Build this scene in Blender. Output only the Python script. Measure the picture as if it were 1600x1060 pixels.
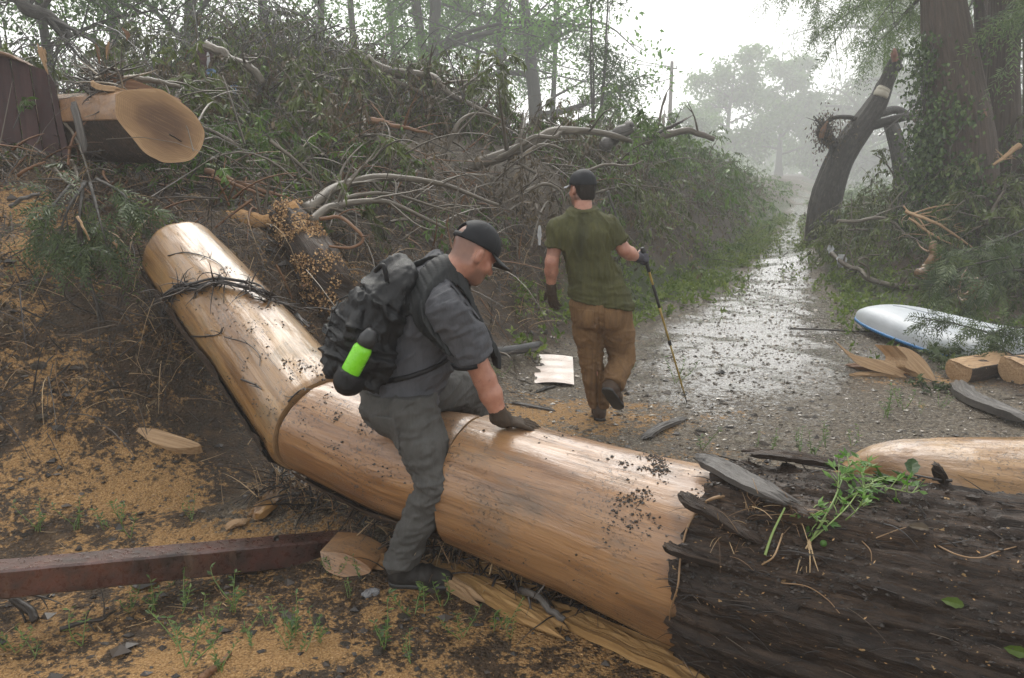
import bpy, math, random
import numpy as np
from mathutils import Vector, Matrix

S = bpy.context.scene
for o in list(bpy.data.objects):
    bpy.data.objects.remove(o)
COL = S.collection
RAD = math.radians

# ------------------------------------------------------------------ camera
PITCH, CAM_Z, LENS = 11.8, 1.8, 28.0
cam_data = bpy.data.cameras.new('camera')
cam_data.lens = LENS
cam_data.sensor_width = 36.0
cam_data.clip_start = 0.05
cam_data.clip_end = 3000
cam = bpy.data.objects.new('camera', cam_data)
cam.location = (0, 0, CAM_Z)
cam.rotation_euler = (RAD(90 - PITCH), 0, 0)
COL.objects.link(cam)
S.camera = cam

# ------------------------------------------------------------------ world
SUN_EL, SUN_AZ = 50.0, -9.0            # azimuth measured from +Y (ahead) towards +X (right)
world = bpy.data.worlds.new('World')
S.world = world
world.use_nodes = True
wn = world.node_tree.nodes
wl = world.node_tree.links
wn.clear()
sky = wn.new('ShaderNodeTexSky')
sky.sky_type = 'NISHITA'
sky.sun_disc = False
sky.sun_elevation = RAD(SUN_EL)
sky.sun_rotation = RAD(SUN_AZ)
sky.air_density = 3.0
sky.dust_density = 0.5
sky.ozone_density = 1.0
hs = wn.new('ShaderNodeHueSaturation')
hs.inputs['Saturation'].default_value = 0.04      # rain cloud: the sky's blue is gone
bg = wn.new('ShaderNodeBackground')
bg.inputs['Strength'].default_value = 0.15
wo = wn.new('ShaderNodeOutputWorld')
wl.new(sky.outputs[0], hs.inputs['Color'])
wl.new(hs.outputs[0], bg.inputs['Color'])
wl.new(bg.outputs[0], wo.inputs['Surface'])

# ------------------------------------------------------------------ sun (through rain cloud: weak and very soft)
sd = bpy.data.lights.new('sun', 'SUN')
sd.energy = 1.4
sd.angle = RAD(44)
sd.color = (1.0, 0.95, 0.87)
sun = bpy.data.objects.new('sun', sd)
_d = Vector((math.sin(RAD(SUN_AZ)) * math.cos(RAD(SUN_EL)), math.cos(RAD(SUN_AZ)) * math.cos(RAD(SUN_EL)), math.sin(RAD(SUN_EL))))
sun.rotation_euler = _d.to_track_quat('Z', 'Y').to_euler()
sun.location = (8, 20, 40)
COL.objects.link(sun)

# ------------------------------------------------------------------ exposure and render settings
S.view_settings.view_transform = 'Standard'
S.view_settings.look = 'None'
S.view_settings.exposure = 1.0
S.view_settings.gamma = 1.0
S.view_settings.use_curve_mapping = False
S.render.engine = 'CYCLES'
S.cycles.max_bounces = 6
S.cycles.diffuse_bounces = 3
S.cycles.glossy_bounces = 3
S.cycles.transmission_bounces = 4
S.cycles.volume_bounces = 2
S.cycles.transparent_max_bounces = 6
S.cycles.use_denoising = True
try:
    S.cycles.denoiser = 'OPENIMAGEDENOISE'
    S.cycles.denoising_prefilter = 'ACCURATE'
except Exception:
    pass
S.cycles.sample_clamp_indirect = 4.0
S.cycles.caustics_reflective = False
S.cycles.caustics_refractive = False

# ------------------------------------------------------------------ rays of the photograph -> places in the world
_F = 1600 * LENS / 36.0
_cp, _sp = math.cos(RAD(PITCH)), math.sin(RAD(PITCH))


def ray(u, v):
    cx, cy = (u - 800) / _F, (530 - v) / _F
    return np.array([cx, _cp + cy * _sp, -_sp + cy * _cp])


def P(u, v, d):                       # point at depth d along the view axis
    return np.array([0, 0, CAM_Z]) + ray(u, v) * d


def Y(u, v, y):                       # point in the vertical plane y
    r = ray(u, v)
    return np.array([0, 0, CAM_Z]) + r * (y / r[1])


def G(u, v, z=0.0):                   # point at height z
    r = ray(u, v)
    return np.array([0, 0, CAM_Z]) + r * ((z - CAM_Z) / r[2])


def onplane(u, v, p, n):
    r = ray(u, v)
    o = np.array([0, 0, CAM_Z])
    p, n = np.asarray(p, float), np.asarray(n, float)
    return o + r * (np.dot(p - o, n) / np.dot(r, n))


# ------------------------------------------------------------------ numpy helpers
def nz(a):
    a = np.asarray(a, float)
    return a / np.maximum(np.linalg.norm(a, axis=-1, keepdims=True), 1e-9)


def _hash(i, j, k, seed):
    h = (i * 374761393 + j * 668265263 + k * 2147483647 + seed * 974634711) & 0xFFFFFFFF
    h = ((h ^ (h >> 13)) * 1274126177) & 0xFFFFFFFF
    h = ((h ^ (h >> 16)) * 2246822519) & 0xFFFFFFFF
    return ((h ^ (h >> 15)) & 0xFFFF) / 65535.0


def vnoise(p, seed=0):
    """value noise in 0..1 of points (N,3)"""
    p = np.asarray(p, float)
    f = np.floor(p)
    i = f.astype(np.int64)
    t = p - f
    t = t * t * (3 - 2 * t)
    out = np.zeros(p.shape[:-1])
    for dx in (0, 1):
        for dy in (0, 1):
            for dz in (0, 1):
                w = (t[..., 0] if dx else 1 - t[..., 0]) * (t[..., 1] if dy else 1 - t[..., 1]) * (t[..., 2] if dz else 1 - t[..., 2])
                out += w * _hash(i[..., 0] + dx, i[..., 1] + dy, i[..., 2] + dz, seed)
    return out


def fbm(p, octaves=4, seed=0, gain=0.5):
    """-1..1"""
    p = np.asarray(p, float)
    s, a, n = 0.0, 1.0, 0.0
    for o in range(octaves):
        s = s + a * (vnoise(p * 2 ** o + o * 17.3, seed + o) * 2 - 1)
        n += a
        a *= gain
    return s / n


def smooth(a, b, x):
    t = np.clip((x - a) / (b - a), 0, 1)
    return t * t * (3 - 2 * t)


def spline(pts, n):
    """Catmull-Rom through pts (k,d), resampled to n points"""
    p = np.asarray(pts, float)
    if len(p) == 2:
        t = np.linspace(0, 1, n)[:, None]
        return p[0] * (1 - t) + p[1] * t
    q = np.vstack([2 * p[0] - p[1], p, 2 * p[-1] - p[-2]])
    u = np.linspace(0, len(p) - 1, n)
    i = np.minimum(u.astype(int), len(p) - 2)
    t = (u - i)[:, None]
    a, b, c, d = q[i], q[i + 1], q[i + 2], q[i + 3]
    return 0.5 * (2 * b + (c - a) * t + (2 * a - 5 * b + 4 * c - d) * t ** 2 + (3 * b - a - 3 * c + d) * t ** 3)


class MB:
    """collects vertices and faces, builds one mesh object"""

    def __init__(self):
        self.V, self.Q, self.T, self.A, self.g = [], [], [], [], []
        self.n = 0
        self.polys = []

    def add(self, V, Q=None, T=None, rnd=0.0, gv=None, polys=None):
        V = np.asarray(V, float).reshape(-1, 3)
        self.V.append(V)
        if Q is not None and len(Q):
            self.Q.append(np.asarray(Q, np.int64).reshape(-1, 4) + self.n)
        if T is not None and len(T):
            self.T.append(np.asarray(T, np.int64).reshape(-1, 3) + self.n)
        for p in polys or ():
            self.polys.append([int(k) + self.n for k in p])
        self.A.append(np.broadcast_to(np.asarray(rnd, float), (len(V),)).copy())
        self.g.append(np.zeros((len(V), 3)) if gv is None else np.asarray(gv, float).reshape(-1, 3))
        self.n += len(V)
        return self

    def box(self, lo, hi, rnd=0.0, M=None):
        lo, hi = np.asarray(lo, float), np.asarray(hi, float)
        v = np.array([[x, y, z] for x in (0, 1) for y in (0, 1) for z in (0, 1)], float) * (hi - lo) + lo
        gv = v.copy()
        if M is not None:
            v = v @ np.asarray(M, float)[:3, :3].T + np.asarray(M, float)[:3, 3]
        q = [[0, 1, 3, 2], [4, 6, 7, 5], [0, 4, 5, 1], [2, 3, 7, 6], [0, 2, 6, 4], [1, 5, 7, 3]]
        return self.add(v, q, rnd=rnd, gv=gv)

    def mesh(self, name, mat, smooth_shade=True):
        V = np.vstack(self.V) if self.V else np.zeros((0, 3))
        Q = np.vstack(self.Q) if self.Q else np.zeros((0, 4), np.int64)
        T = np.vstack(self.T) if self.T else np.zeros((0, 3), np.int64)
        pl = [np.asarray(p) for p in self.polys]
        loops = np.concatenate([Q.ravel(), T.ravel()] + pl) if (len(Q) or len(T) or pl) else np.zeros(0, np.int64)
        tot = np.concatenate([np.full(len(Q), 4), np.full(len(T), 3), np.array([len(p) for p in pl], np.int64)]).astype(np.int32)
        start = np.concatenate([[0], np.cumsum(tot)[:-1]]).astype(np.int32) if len(tot) else np.zeros(0, np.int32)
        me = bpy.data.meshes.new(name)
        me.vertices.add(len(V))
        me.vertices.foreach_set('co', V.astype(np.float32).ravel())
        me.loops.add(len(loops))
        me.loops.foreach_set('vertex_index', loops.astype(np.int32))
        me.polygons.add(len(tot))
        me.polygons.foreach_set('loop_start', start)
        me.polygons.foreach_set('use_smooth', np.full(len(tot), bool(smooth_shade)))
        me.update(calc_edges=True)
        a = me.attributes.new('rnd', 'FLOAT', 'POINT')
        a.data.foreach_set('value', np.concatenate(self.A).astype(np.float32))
        g = me.attributes.new('gv', 'FLOAT_VECTOR', 'POINT')
        g.data.foreach_set('vector', np.vstack(self.g).astype(np.float32).ravel())
        if mat is not None:
            me.materials.append(mat)
        return me

    def build(self, name, mat, parent=None, smooth_shade=True, label=None, cat=None, group=None, kind=None, origin=None):
        if not self.n:
            return None
        if parent is None and origin is None:
            V = np.vstack(self.V)
            origin = np.array([V[:, 0].mean(), V[:, 1].mean(), V[:, 2].min()])
        if parent is not None:
            origin = np.array(parent['_o'])
        self.V = [v - origin for v in self.V]
        o = bpy.data.objects.new(name, self.mesh(name, mat, smooth_shade))
        COL.objects.link(o)
        o['_o'] = [float(c) for c in origin]
        if parent is not None:
            o.parent = parent
        else:
            o.location = origin
        tag(o, label, cat, group, kind)
        return o


def tag(o, label=None, cat=None, group=None, kind=None):
    if label: o['label'] = label
    if cat: o['category'] = cat
    if group: o['group'] = group
    if kind: o['kind'] = kind
    return o


def thing(name, loc, label, cat, group=None):
    o = bpy.data.objects.new(name, None)
    o.empty_display_size = 0.2
    COL.objects.link(o)
    o.location = tuple(loc)
    o['_o'] = [float(c) for c in loc]
    return tag(o, label, cat, group)


def copy_tree(o, parent=None):
    c = o.copy()
    COL.objects.link(c)
    if parent is not None:
        c.parent = parent
    for ch in list(o.children):
        copy_tree(ch, c)
    return c


def tubes(Pt, R, n=5, cap=False):
    """Pt (N,K,3), R (N,K) -> V, Q, gv (tube coordinates)"""
    Pt = np.asarray(Pt, float)
    R = np.asarray(R, float)
    if Pt.ndim == 2:
        Pt, R = Pt[None], R[None]
    N, K, _ = Pt.shape
    t = np.gradient(Pt, axis=1)
    t = nz(t)
    mean = nz(Pt[:, -1] - Pt[:, 0] + 1e-6)
    ref = np.where(np.abs(mean[:, 2:3]) > 0.8, np.array([[1.0, 0.13, 0.0]]), np.array([[0.05, 0.02, 1.0]]))
    a = nz(np.cross(t, ref[:, None, :]))
    b = nz(np.cross(t, a))
    th = np.arange(n) / n * 2 * math.pi
    off = a[:, :, None, :] * np.cos(th)[None, None, :, None] + b[:, :, None, :] * np.sin(th)[None, None, :, None]
    V = Pt[:, :, None, :] + off * R[:, :, None, None]
    L = np.concatenate([np.zeros((N, 1)), np.cumsum(np.linalg.norm(np.diff(Pt, axis=1), axis=2), axis=1)], 1)
    gv = np.empty((N, K, n, 3))
    r0 = R.max(axis=1)[:, None, None]
    gv[..., 0] = np.cos(th)[None, None, :] * r0
    gv[..., 1] = np.sin(th)[None, None, :] * r0
    gv[..., 2] = L[:, :, None]
    idx = np.arange(N * K * n).reshape(N, K, n)
    nx = np.roll(idx, -1, axis=2)
    Q = np.stack([idx[:, :-1], nx[:, :-1], nx[:, 1:], idx[:, 1:]], -1).reshape(-1, 4)
    polys = []
    if cap:
        for i in range(N):
            polys.append(list(idx[i, 0][::-1]))
            polys.append(list(idx[i, -1]))
    return V.reshape(-1, 3), Q, gv.reshape(-1, 3), polys


def add_tubes(mb, Pt, R, n=5, cap=False, rnd=None, rng=None):
    Pt = np.asarray(Pt, float)
    N = 1 if Pt.ndim == 2 else len(Pt)
    V, Q, gv, polys = tubes(Pt, R, n, cap)
    per = len(V) // N
    if rnd is None:
        rnd = (rng or np.random.default_rng(N)).random(N)
    rr = np.repeat(np.broadcast_to(np.asarray(rnd, float), (N,)), per)
    gv = gv + np.repeat(np.arange(N), per)[:, None] * np.array([[3.1, 1.7, 0.9]])
    mb.add(V, Q, rnd=rr, gv=gv, polys=polys)


def add_leaves(mb, C, D, Nn, L, W, rnd, fold=0.15):
    """one folded four-cornered blade per row"""
    C, D, Nn = np.asarray(C, float), nz(D), nz(Nn)
    s = nz(np.cross(D, Nn))
    up = np.cross(s, D)
    L = np.broadcast_to(L, (len(C),))[:, None]
    W = np.broadcast_to(W, (len(C),))[:, None]
    v = np.stack([C, C + D * L * 0.45 + s * W * 0.5 + up * W * fold, C + D * L, C + D * L * 0.45 - s * W * 0.5 + up * W * fold], 1)
    n = len(C)
    q = np.arange(n * 4).reshape(n, 4)
    mb.add(v.reshape(-1, 3), q, rnd=np.repeat(np.broadcast_to(rnd, (n,)), 4), gv=v.reshape(-1, 3))


def randdir(rng, n, up=0.0):
    d = rng.normal(size=(n, 3))
    d[:, 2] += up
    return nz(d)


# ------------------------------------------------------------------ material helpers
class NT:
    def __init__(self, name):
        m = bpy.data.materials.new(name)
        m.use_nodes = True
        self.m, self.t = m, m.node_tree
        self.t.nodes.clear()
        self.out = self.t.nodes.new('ShaderNodeOutputMaterial')
        self.b = self.t.nodes.new('ShaderNodeBsdfPrincipled')
        self.t.links.new(self.b.outputs[0], self.out.inputs['Surface'])

    def n(self, typ, **kw):
        nd = self.t.nodes.new(typ)
        for k, v in kw.items():
            setattr(nd, k, v)
        return nd

    def link(self, a, b):
        self.t.links.new(a, b)

    def val(self, sock, v):
        if hasattr(v, 'is_output') or hasattr(v, 'links'):
            self.link(v, sock)
        else:
            sock.default_value = v

    def attr(self, name, vec=False):
        nd = self.n('ShaderNodeAttribute', attribute_name=name)
        return nd.outputs['Vector'] if vec else nd.outputs['Fac']

    def obj(self):
        return self.n('ShaderNodeTexCoord').outputs['Object']

    def mapping(self, vec, scale):
        mp = self.n('ShaderNodeMapping')
        self.link(vec, mp.inputs['Vector'])
        mp.inputs['Scale'].default_value = scale
        return mp.outputs[0]

    def noise(self, vec, scale, detail=4, rough=0.55, dist=0.0):
        nd = self.n('ShaderNodeTexNoise')
        if vec is not None:
            self.link(vec, nd.inputs['Vector'])
        nd.inputs['Scale'].default_value = scale
        nd.inputs['Detail'].default_value = detail
        nd.inputs['Roughness'].default_value = rough
        nd.inputs['Distortion'].default_value = dist
        return nd.outputs['Fac']

    def vor(self, vec, scale, feature='F1'):
        nd = self.n('ShaderNodeTexVoronoi', feature=feature)
        self.link(vec, nd.inputs['Vector'])
        nd.inputs['Scale'].default_value = scale
        return nd

    def ramp(self, fac, stops, interp='LINEAR'):
        nd = self.n('ShaderNodeValToRGB')
        nd.color_ramp.interpolation = interp
        e = nd.color_ramp.elements
        while len(e) < len(stops):
            e.new(0.5)
        for i, (p, c) in enumerate(stops):
            e[i].position = p
            e[i].color = (c, c, c, 1) if isinstance(c, (int, float)) else (*c, 1)
        self.link(fac, nd.inputs['Fac'])
        return nd.outputs['Color']

    def mix(self, f, a, b, mode='MIX'):
        nd = self.n('ShaderNodeMix', data_type='RGBA', blend_type=mode)
        self.val(nd.inputs['Factor'], f)
        for s, v in ((nd.inputs[6], a), (nd.inputs[7], b)):
            if isinstance(v, tuple):
                s.default_value = (*v, 1) if len(v) == 3 else v
            else:
                self.link(v, s)
        return nd.outputs[2]

    def math(self, op, a, b=0.0, clamp=False):
        nd = self.n('ShaderNodeMath', operation=op, use_clamp=clamp)
        self.val(nd.inputs[0], a)
        self.val(nd.inputs[1], b)
        return nd.outputs[0]

    def bump(self, h, strength=0.4, dist=0.01):
        nd = self.n('ShaderNodeBump')
        nd.inputs['Strength'].default_value = strength
        nd.inputs['Distance'].default_value = dist
        self.link(h, nd.inputs['Height'])
        self.link(nd.outputs[0], self.b.inputs['Normal'])

    def set(self, color=None, rough=None, spec=None, **kw):
        for k, v in (('Base Color', color), ('Roughness', rough), ('Specular IOR Level', spec)):
            if v is None:
                continue
            if isinstance(v, tuple):
                v = (*v, 1)
            self.val(self.b.inputs[k], v)
        for k, v in kw.items():
            self.val(self.b.inputs[k.replace('_', ' ')], v)
        return self.m
# ------------------------------------------------------------------ materials
M = {}


def m_ground():
    k = NT('ground_soil')
    p = k.obj()
    saw, grav, grass = k.attr('saw'), k.attr('grav'), k.attr('grass')
    n1 = k.noise(p, 1.6, 6, 0.62)
    n2 = k.noise(p, 14, 6, 0.68)
    n3 = k.noise(p, 90, 3, 0.6)
    nb = k.noise(p, 4.5, 5, 0.6)
    soil = k.ramp(n2, [(0.32, (0.012, 0.008, 0.005)), (0.48, (0.044, 0.027, 0.015)), (0.58, (0.085, 0.054, 0.031)), (0.72, (0.14, 0.095, 0.057))])
    soil = k.mix(k.ramp(nb, [(0.42, 0.0), (0.6, 0.65)]), soil, k.ramp(n3, [(0.35, (0.022, 0.016, 0.011)), (0.65, (0.085, 0.062, 0.042))]))
    chip = k.ramp(k.noise(p, 130, 3, 0.6), [(0.28, (0.17, 0.092, 0.036)), (0.46, (0.31, 0.177, 0.070)), (0.56, (0.39, 0.232, 0.098)), (0.72, (0.48, 0.315, 0.15))])
    big = k.noise(p, 3.2, 8, 0.78)
    fine = k.noise(p, 34, 4, 0.7)
    sm = k.math('ADD', saw, k.math('ADD', k.math('MULTIPLY', k.math('SUBTRACT', big, 0.5), 3.0), k.math('MULTIPLY', k.math('SUBTRACT', fine, 0.5), 2.0)))
    sm = k.ramp(sm, [(0.42, 0.0), (0.68, 1.0)])
    v1 = k.vor(p, 60)
    sep = k.n('ShaderNodeSeparateColor')
    k.link(v1.outputs['Color'], sep.inputs[0])
    stone = k.ramp(sep.outputs[0], [(0.0, (0.045, 0.036, 0.026)), (0.55, (0.14, 0.115, 0.085)), (0.88, (0.25, 0.215, 0.165)), (1.0, (0.42, 0.38, 0.31))])
    stone = k.mix(0.5, stone, k.ramp(n2, [(0.36, (0.04, 0.031, 0.022)), (0.64, (0.17, 0.138, 0.10))]))
    gm = k.ramp(k.math('ADD', grav, k.math('MULTIPLY', k.math('SUBTRACT', n1, 0.5), 0.8)), [(0.35, 0.0), (0.6, 1.0)])
    gr = k.ramp(k.math('ADD', grass, k.math('MULTIPLY', k.math('SUBTRACT', n2, 0.5), 1.0)), [(0.45, 0.0), (0.7, 1.0)])
    c = k.mix(gm, soil, stone)
    c = k.mix(gr, c, k.ramp(n2, [(0.3, (0.025, 0.035, 0.012)), (0.7, (0.07, 0.09, 0.03))]))
    c = k.mix(sm, c, chip)
    pud = k.ramp(k.math('ADD', k.attr('wet'), k.math('ADD', k.math('MULTIPLY', k.math('SUBTRACT', k.noise(p, 1.4, 4, 0.6), 0.5), 0.8), k.math('MULTIPLY', k.math('SUBTRACT', k.noise(p, 22, 5, 0.8), 0.5), 2.0))), [(0.30, 0.0), (0.60, 1.0)])
    wet = k.math('MULTIPLY', gm, pud)
    dry = k.mix(sm, k.ramp(n2, [(0.35, 0.45), (0.65, 0.75)]), (0.8, 0.8, 0.8))
    r = k.mix(wet, dry, (0.10, 0.10, 0.10))
    rel = k.math('ADD', k.math('MULTIPLY', n2, 0.8), k.math('ADD', k.math('MULTIPLY', n3, 0.5), k.math('MULTIPLY', v1.outputs['Distance'], -0.5)))
    k.bump(k.math('MULTIPLY', rel, k.math('SUBTRACT', 1.0, k.math('MULTIPLY', wet, 0.40))), 1.0, 0.04)
    return k.set(c, r, k.mix(wet, (0.25, 0.25, 0.25), (0.6, 0.6, 0.6)), Coat_Weight=wet, Coat_Roughness=0.13)


def m_peeled(name, tint=1.0, wet=1.0, dark=(0.15, 0.070, 0.030)):
    """wet peeled cypress wood: grain along the log (gv.z), darker patches, cracks, smeared and dried-on mud"""
    k = NT(name)
    g = k.attr('gv', True)
    n1 = k.noise(k.mapping(g, (11, 11, 0.8)), 1.0, 7, 0.66, 0.8)
    n2 = k.noise(k.mapping(g, (70, 70, 2.2)), 1.0, 5, 0.65, 0.4)
    n3 = k.noise(k.mapping(g, (3.0, 3.0, 1.3)), 1.0, 6, 0.65)
    n4 = k.noise(k.mapping(g, (260, 260, 5)), 1.0, 2, 0.5)
    c = k.ramp(n1, [(0.34, dark), (0.43, (0.165, 0.075, 0.027)), (0.52, (0.265, 0.132, 0.052)), (0.66, (0.335, 0.185, 0.080))])
    c = k.mix(k.ramp(n3, [(0.40, 0.0), (0.64, 0.65)]), c, (0.345, 0.20, 0.096))
    c = k.mix(k.ramp(n2, [(0.50, 0.0), (0.66, 0.5)]), c, (0.24, 0.125, 0.055))
    c = k.mix(k.ramp(n4, [(0.45, 0.0), (0.7, 0.25)]), c, (0.18, 0.095, 0.045))
    # stains round old knots and scars (rnd carries their places)
    st = k.math('MULTIPLY', k.attr('rnd'), k.ramp(k.noise(k.mapping(g, (26, 26, 6)), 1.0, 5, 0.7, 1.0), [(0.36, 0.1), (0.58, 1.0)]))
    c = k.mix(st, c, (0.085, 0.048, 0.028))
    # hairline checks along the grain
    cr = k.noise(k.mapping(g, (34, 34, 0.9)), 1.0, 3, 0.5)
    crack = k.ramp(k.math('ABSOLUTE', k.math('SUBTRACT', cr, 0.56)), [(0.0, 1.0), (0.006, 0.0)])
    c = k.mix(k.math('MULTIPLY', crack, 0.7), c, (0.07, 0.038, 0.02))
    # smeared mud and mud specks in clusters
    smear = k.math('MULTIPLY', k.ramp(k.noise(k.mapping(g, (3.4, 3.4, 2.0)), 1.0, 6, 0.72, 0.6), [(0.54, 0.0), (0.66, 0.75)]), k.ramp(n2, [(0.40, 0.45), (0.55, 1.0)]))
    c = k.mix(smear, c, (0.17, 0.125, 0.09))
    sp = k.noise(g, 75, 4, 0.7)
    cl = k.noise(g, 3.6, 4, 0.6)
    mud = k.math('MULTIPLY', k.ramp(sp, [(0.57, 0.0), (0.62, 1.0)]), k.ramp(cl, [(0.48, 0.0), (0.60, 1.0)]))
    c = k.mix(mud, c, (0.06, 0.043, 0.032))
    if tint != 1.0:
        c = k.mix(1.0, c, (tint * 1.02, tint * 1.05, tint * 0.85), 'MULTIPLY')
    r = k.ramp(n3, [(0.35, 0.30 + 0.2 * (1 - wet)), (0.65, 0.52 + 0.25 * (1 - wet))])
    k.bump(k.math('ADD', k.math('MULTIPLY', n2, 0.6), k.math('ADD', k.math('MULTIPLY', n1, 0.6), k.math('SUBTRACT', k.math('MULTIPLY', mud, 0.8), k.math('MULTIPLY', crack, 0.8)))), 0.6, 0.010)
    film = k.math('MULTIPLY', k.ramp(k.noise(k.mapping(g, (16, 16, 1.4)), 1.0, 6, 0.7, 0.5), [(0.40, 0.15), (0.54, 1.0)]), k.math('SUBTRACT', wet, k.math('MULTIPLY', smear, 0.8)))
    bm = k.n('ShaderNodeBump')
    bm.inputs['Strength'].default_value = 0.35
    bm.inputs['Distance'].default_value = 0.012
    k.link(k.math('ADD', k.noise(k.mapping(g, (38, 38, 3.0)), 1.0, 5, 0.65), k.math('MULTIPLY', k.noise(g, 30, 4, 0.65), 0.6)), bm.inputs['Height'])
    k.link(bm.outputs[0], k.b.inputs['Coat Normal'])
    return k.set(c, r, 0.5, Coat_Weight=film, Coat_Roughness=0.12)


def m_bark(name, a, b, c_, scale=(26, 26, 3.0), rough=(0.35, 0.7), strength=0.9, dist=0.012, speck=None, coat=0.0, shreds=False):
    k = NT(name)
    g = k.attr('gv', True)
    n1 = k.noise(k.mapping(g, scale), 1.0, 6, 0.65, 0.4)
    n2 = k.noise(k.mapping(g, tuple(s * 0.18 for s in scale)), 1.0, 5, 0.6)
    n3 = k.noise(g, 45, 3, 0.6)
    c = k.ramp(n1, [(0.28, a), (0.5, b), (0.75, c_)])
    c = k.mix(k.ramp(n2, [(0.35, 0.0), (0.7, 0.7)]), c, k.ramp(n3, [(0.3, a), (0.7, b)]))
    if speck:
        s = k.ramp(k.noise(k.mapping(g, (1, 1, 0.6)), 60, 2, 0.5), [(0.70, 0.0), (0.73, 1.0)])
        c = k.mix(s, c, speck)
    k.bump(k.math('ADD', n1, k.math('MULTIPLY', n3, 0.3)), strength, dist)
    if shreds:
        s2 = k.noise(k.mapping(g, (120, 120, 7)), 1.0, 4, 0.7, 0.3)
        big = k.noise(k.mapping(g, (3, 3, 1.2)), 1.0, 4, 0.6)
        c = k.mix(k.ramp(big, [(0.42, 0.0), (0.62, 0.75)]), c, k.ramp(s2, [(0.38, (0.018, 0.011, 0.007)), (0.55, (0.075, 0.044, 0.026)), (0.68, (0.17, 0.105, 0.06))]))
        k.bump(k.math('ADD', n1, k.math('ADD', k.math('MULTIPLY', s2, 1.1), k.math('MULTIPLY', n3, 0.4))), 1.0, 0.016)
    return k.set(c, k.ramp(n3, [(0.3, rough[0]), (0.7, rough[1])]), 0.3, Coat_Weight=coat, Coat_Roughness=0.15)


def m_plain(name, c1, c2, scale=8, rough=0.5, bump=0.2, dist=0.004, spec=0.5, stretch=(1, 1, 1), use='obj', **kw):
    k = NT(name)
    v = k.obj() if use == 'obj' else k.attr('gv', True)
    v = k.mapping(v, stretch)
    n = k.noise(v, scale, 5, 0.62)
    n2 = k.noise(v, scale * 9, 3, 0.6)
    c = k.ramp(n, [(0.3, c1), (0.7, c2)])
    c = k.mix(0.25, c, k.ramp(n2, [(0.3, c1), (0.7, c2)]))
    k.bump(k.math('ADD', n, k.math('MULTIPLY', n2, 0.4)), bump, dist)
    return k.set(c, k.ramp(n2, [(0.3, max(rough - 0.1, 0.03)), (0.7, min(rough + 0.1, 1))]), spec, **kw)


def m_leaf(name, stops, trans=0.35, rough=0.4):
    """leaf blades: colour differs from leaf to leaf, light passes through"""
    k = NT(name)
    c = k.ramp(k.attr('rnd'), stops)
    k.set(c, rough, 0.3)
    tr = k.n('ShaderNodeBsdfTranslucent')
    k.link(k.mix(1.0, c, (1.35, 1.5, 0.9), 'MULTIPLY'), tr.inputs['Color'])
    ms = k.n('ShaderNodeMixShader')
    ms.inputs[0].default_value = trans
    k.link(k.b.outputs[0], ms.inputs[1])
    k.link(tr.outputs[0], ms.inputs[2])
    k.link(ms.outputs[0], k.out.inputs['Surface'])
    return k.m


def m_twig(name, stops, rough=0.5):
    k = NT(name)
    k.bump(k.noise(k.mapping(k.attr('gv', True), (60, 60, 14)), 1.0, 3), 0.5, 0.003)
    return k.set(k.ramp(k.attr('rnd'), stops), rough, 0.5)


def m_cloth(name, c1, c2, rough=0.8, wet=(0, 0, 0), fold=0.35, scale=5, weave=900, spec=0.18, wetmix=0.0):
    k = NT(name)
    p = k.obj()
    n = k.noise(p, scale, 5, 0.6, 0.6)
    f = k.noise(k.mapping(p, (1, 1, 0.35)), 22, 4, 0.6, 0.8)
    w = k.noise(p, weave, 1, 0.5)
    c = k.ramp(n, [(0.32, c1), (0.68, c2)])
    c = k.mix(0.3, c, k.ramp(w, [(0.3, c1), (0.7, c2)]))
    if wetmix:
        # rain has run down the cloth in streaks and left it darker there
        s = k.noise(k.mapping(p, (26, 26, 1.6)), 1.0, 7, 0.75, 1.5)
        c = k.mix(k.ramp(s, [(0.42, 0.0), (0.70, wetmix)]), c, wet)
    c = k.mix(k.attr('rnd'), c, wet)                          # soaked patches
    k.bump(k.math('ADD', f, k.math('MULTIPLY', w, 0.15)), fold, 0.014)
    return k.set(c, rough, spec, Sheen_Weight=0.0)


def m_skin():
    k = NT('skin')
    p = k.obj()
    n = k.noise(p, 16, 4, 0.6)
    c = k.ramp(n, [(0.3, (0.29, 0.125, 0.085)), (0.7, (0.44, 0.225, 0.155))])
    d = k.math('MULTIPLY', k.ramp(k.noise(p, 60, 4, 0.7), [(0.60, 0.0), (0.68, 1.0)]), k.ramp(k.noise(p, 7, 2), [(0.5, 0.0), (0.62, 0.7)]))
    c = k.mix(d, c, (0.09, 0.055, 0.04))                     # splashed mud
    c = k.mix(k.ramp(k.attr('rnd'), [(0.0, 0.0), (1.0, 0.8)]), c, (0.07, 0.045, 0.035))   # cropped hair and stubble, ink on the forearm
    k.bump(k.noise(p, 140, 3), 0.15, 0.002)
    k.set(c, k.ramp(n, [(0.3, 0.32), (0.7, 0.5)]), 0.5)
    k.b.inputs['Subsurface Weight'].default_value = 0.08
    k.b.inputs['Subsurface Radius'].default_value = (0.01, 0.004, 0.002)
    return k.m


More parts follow.
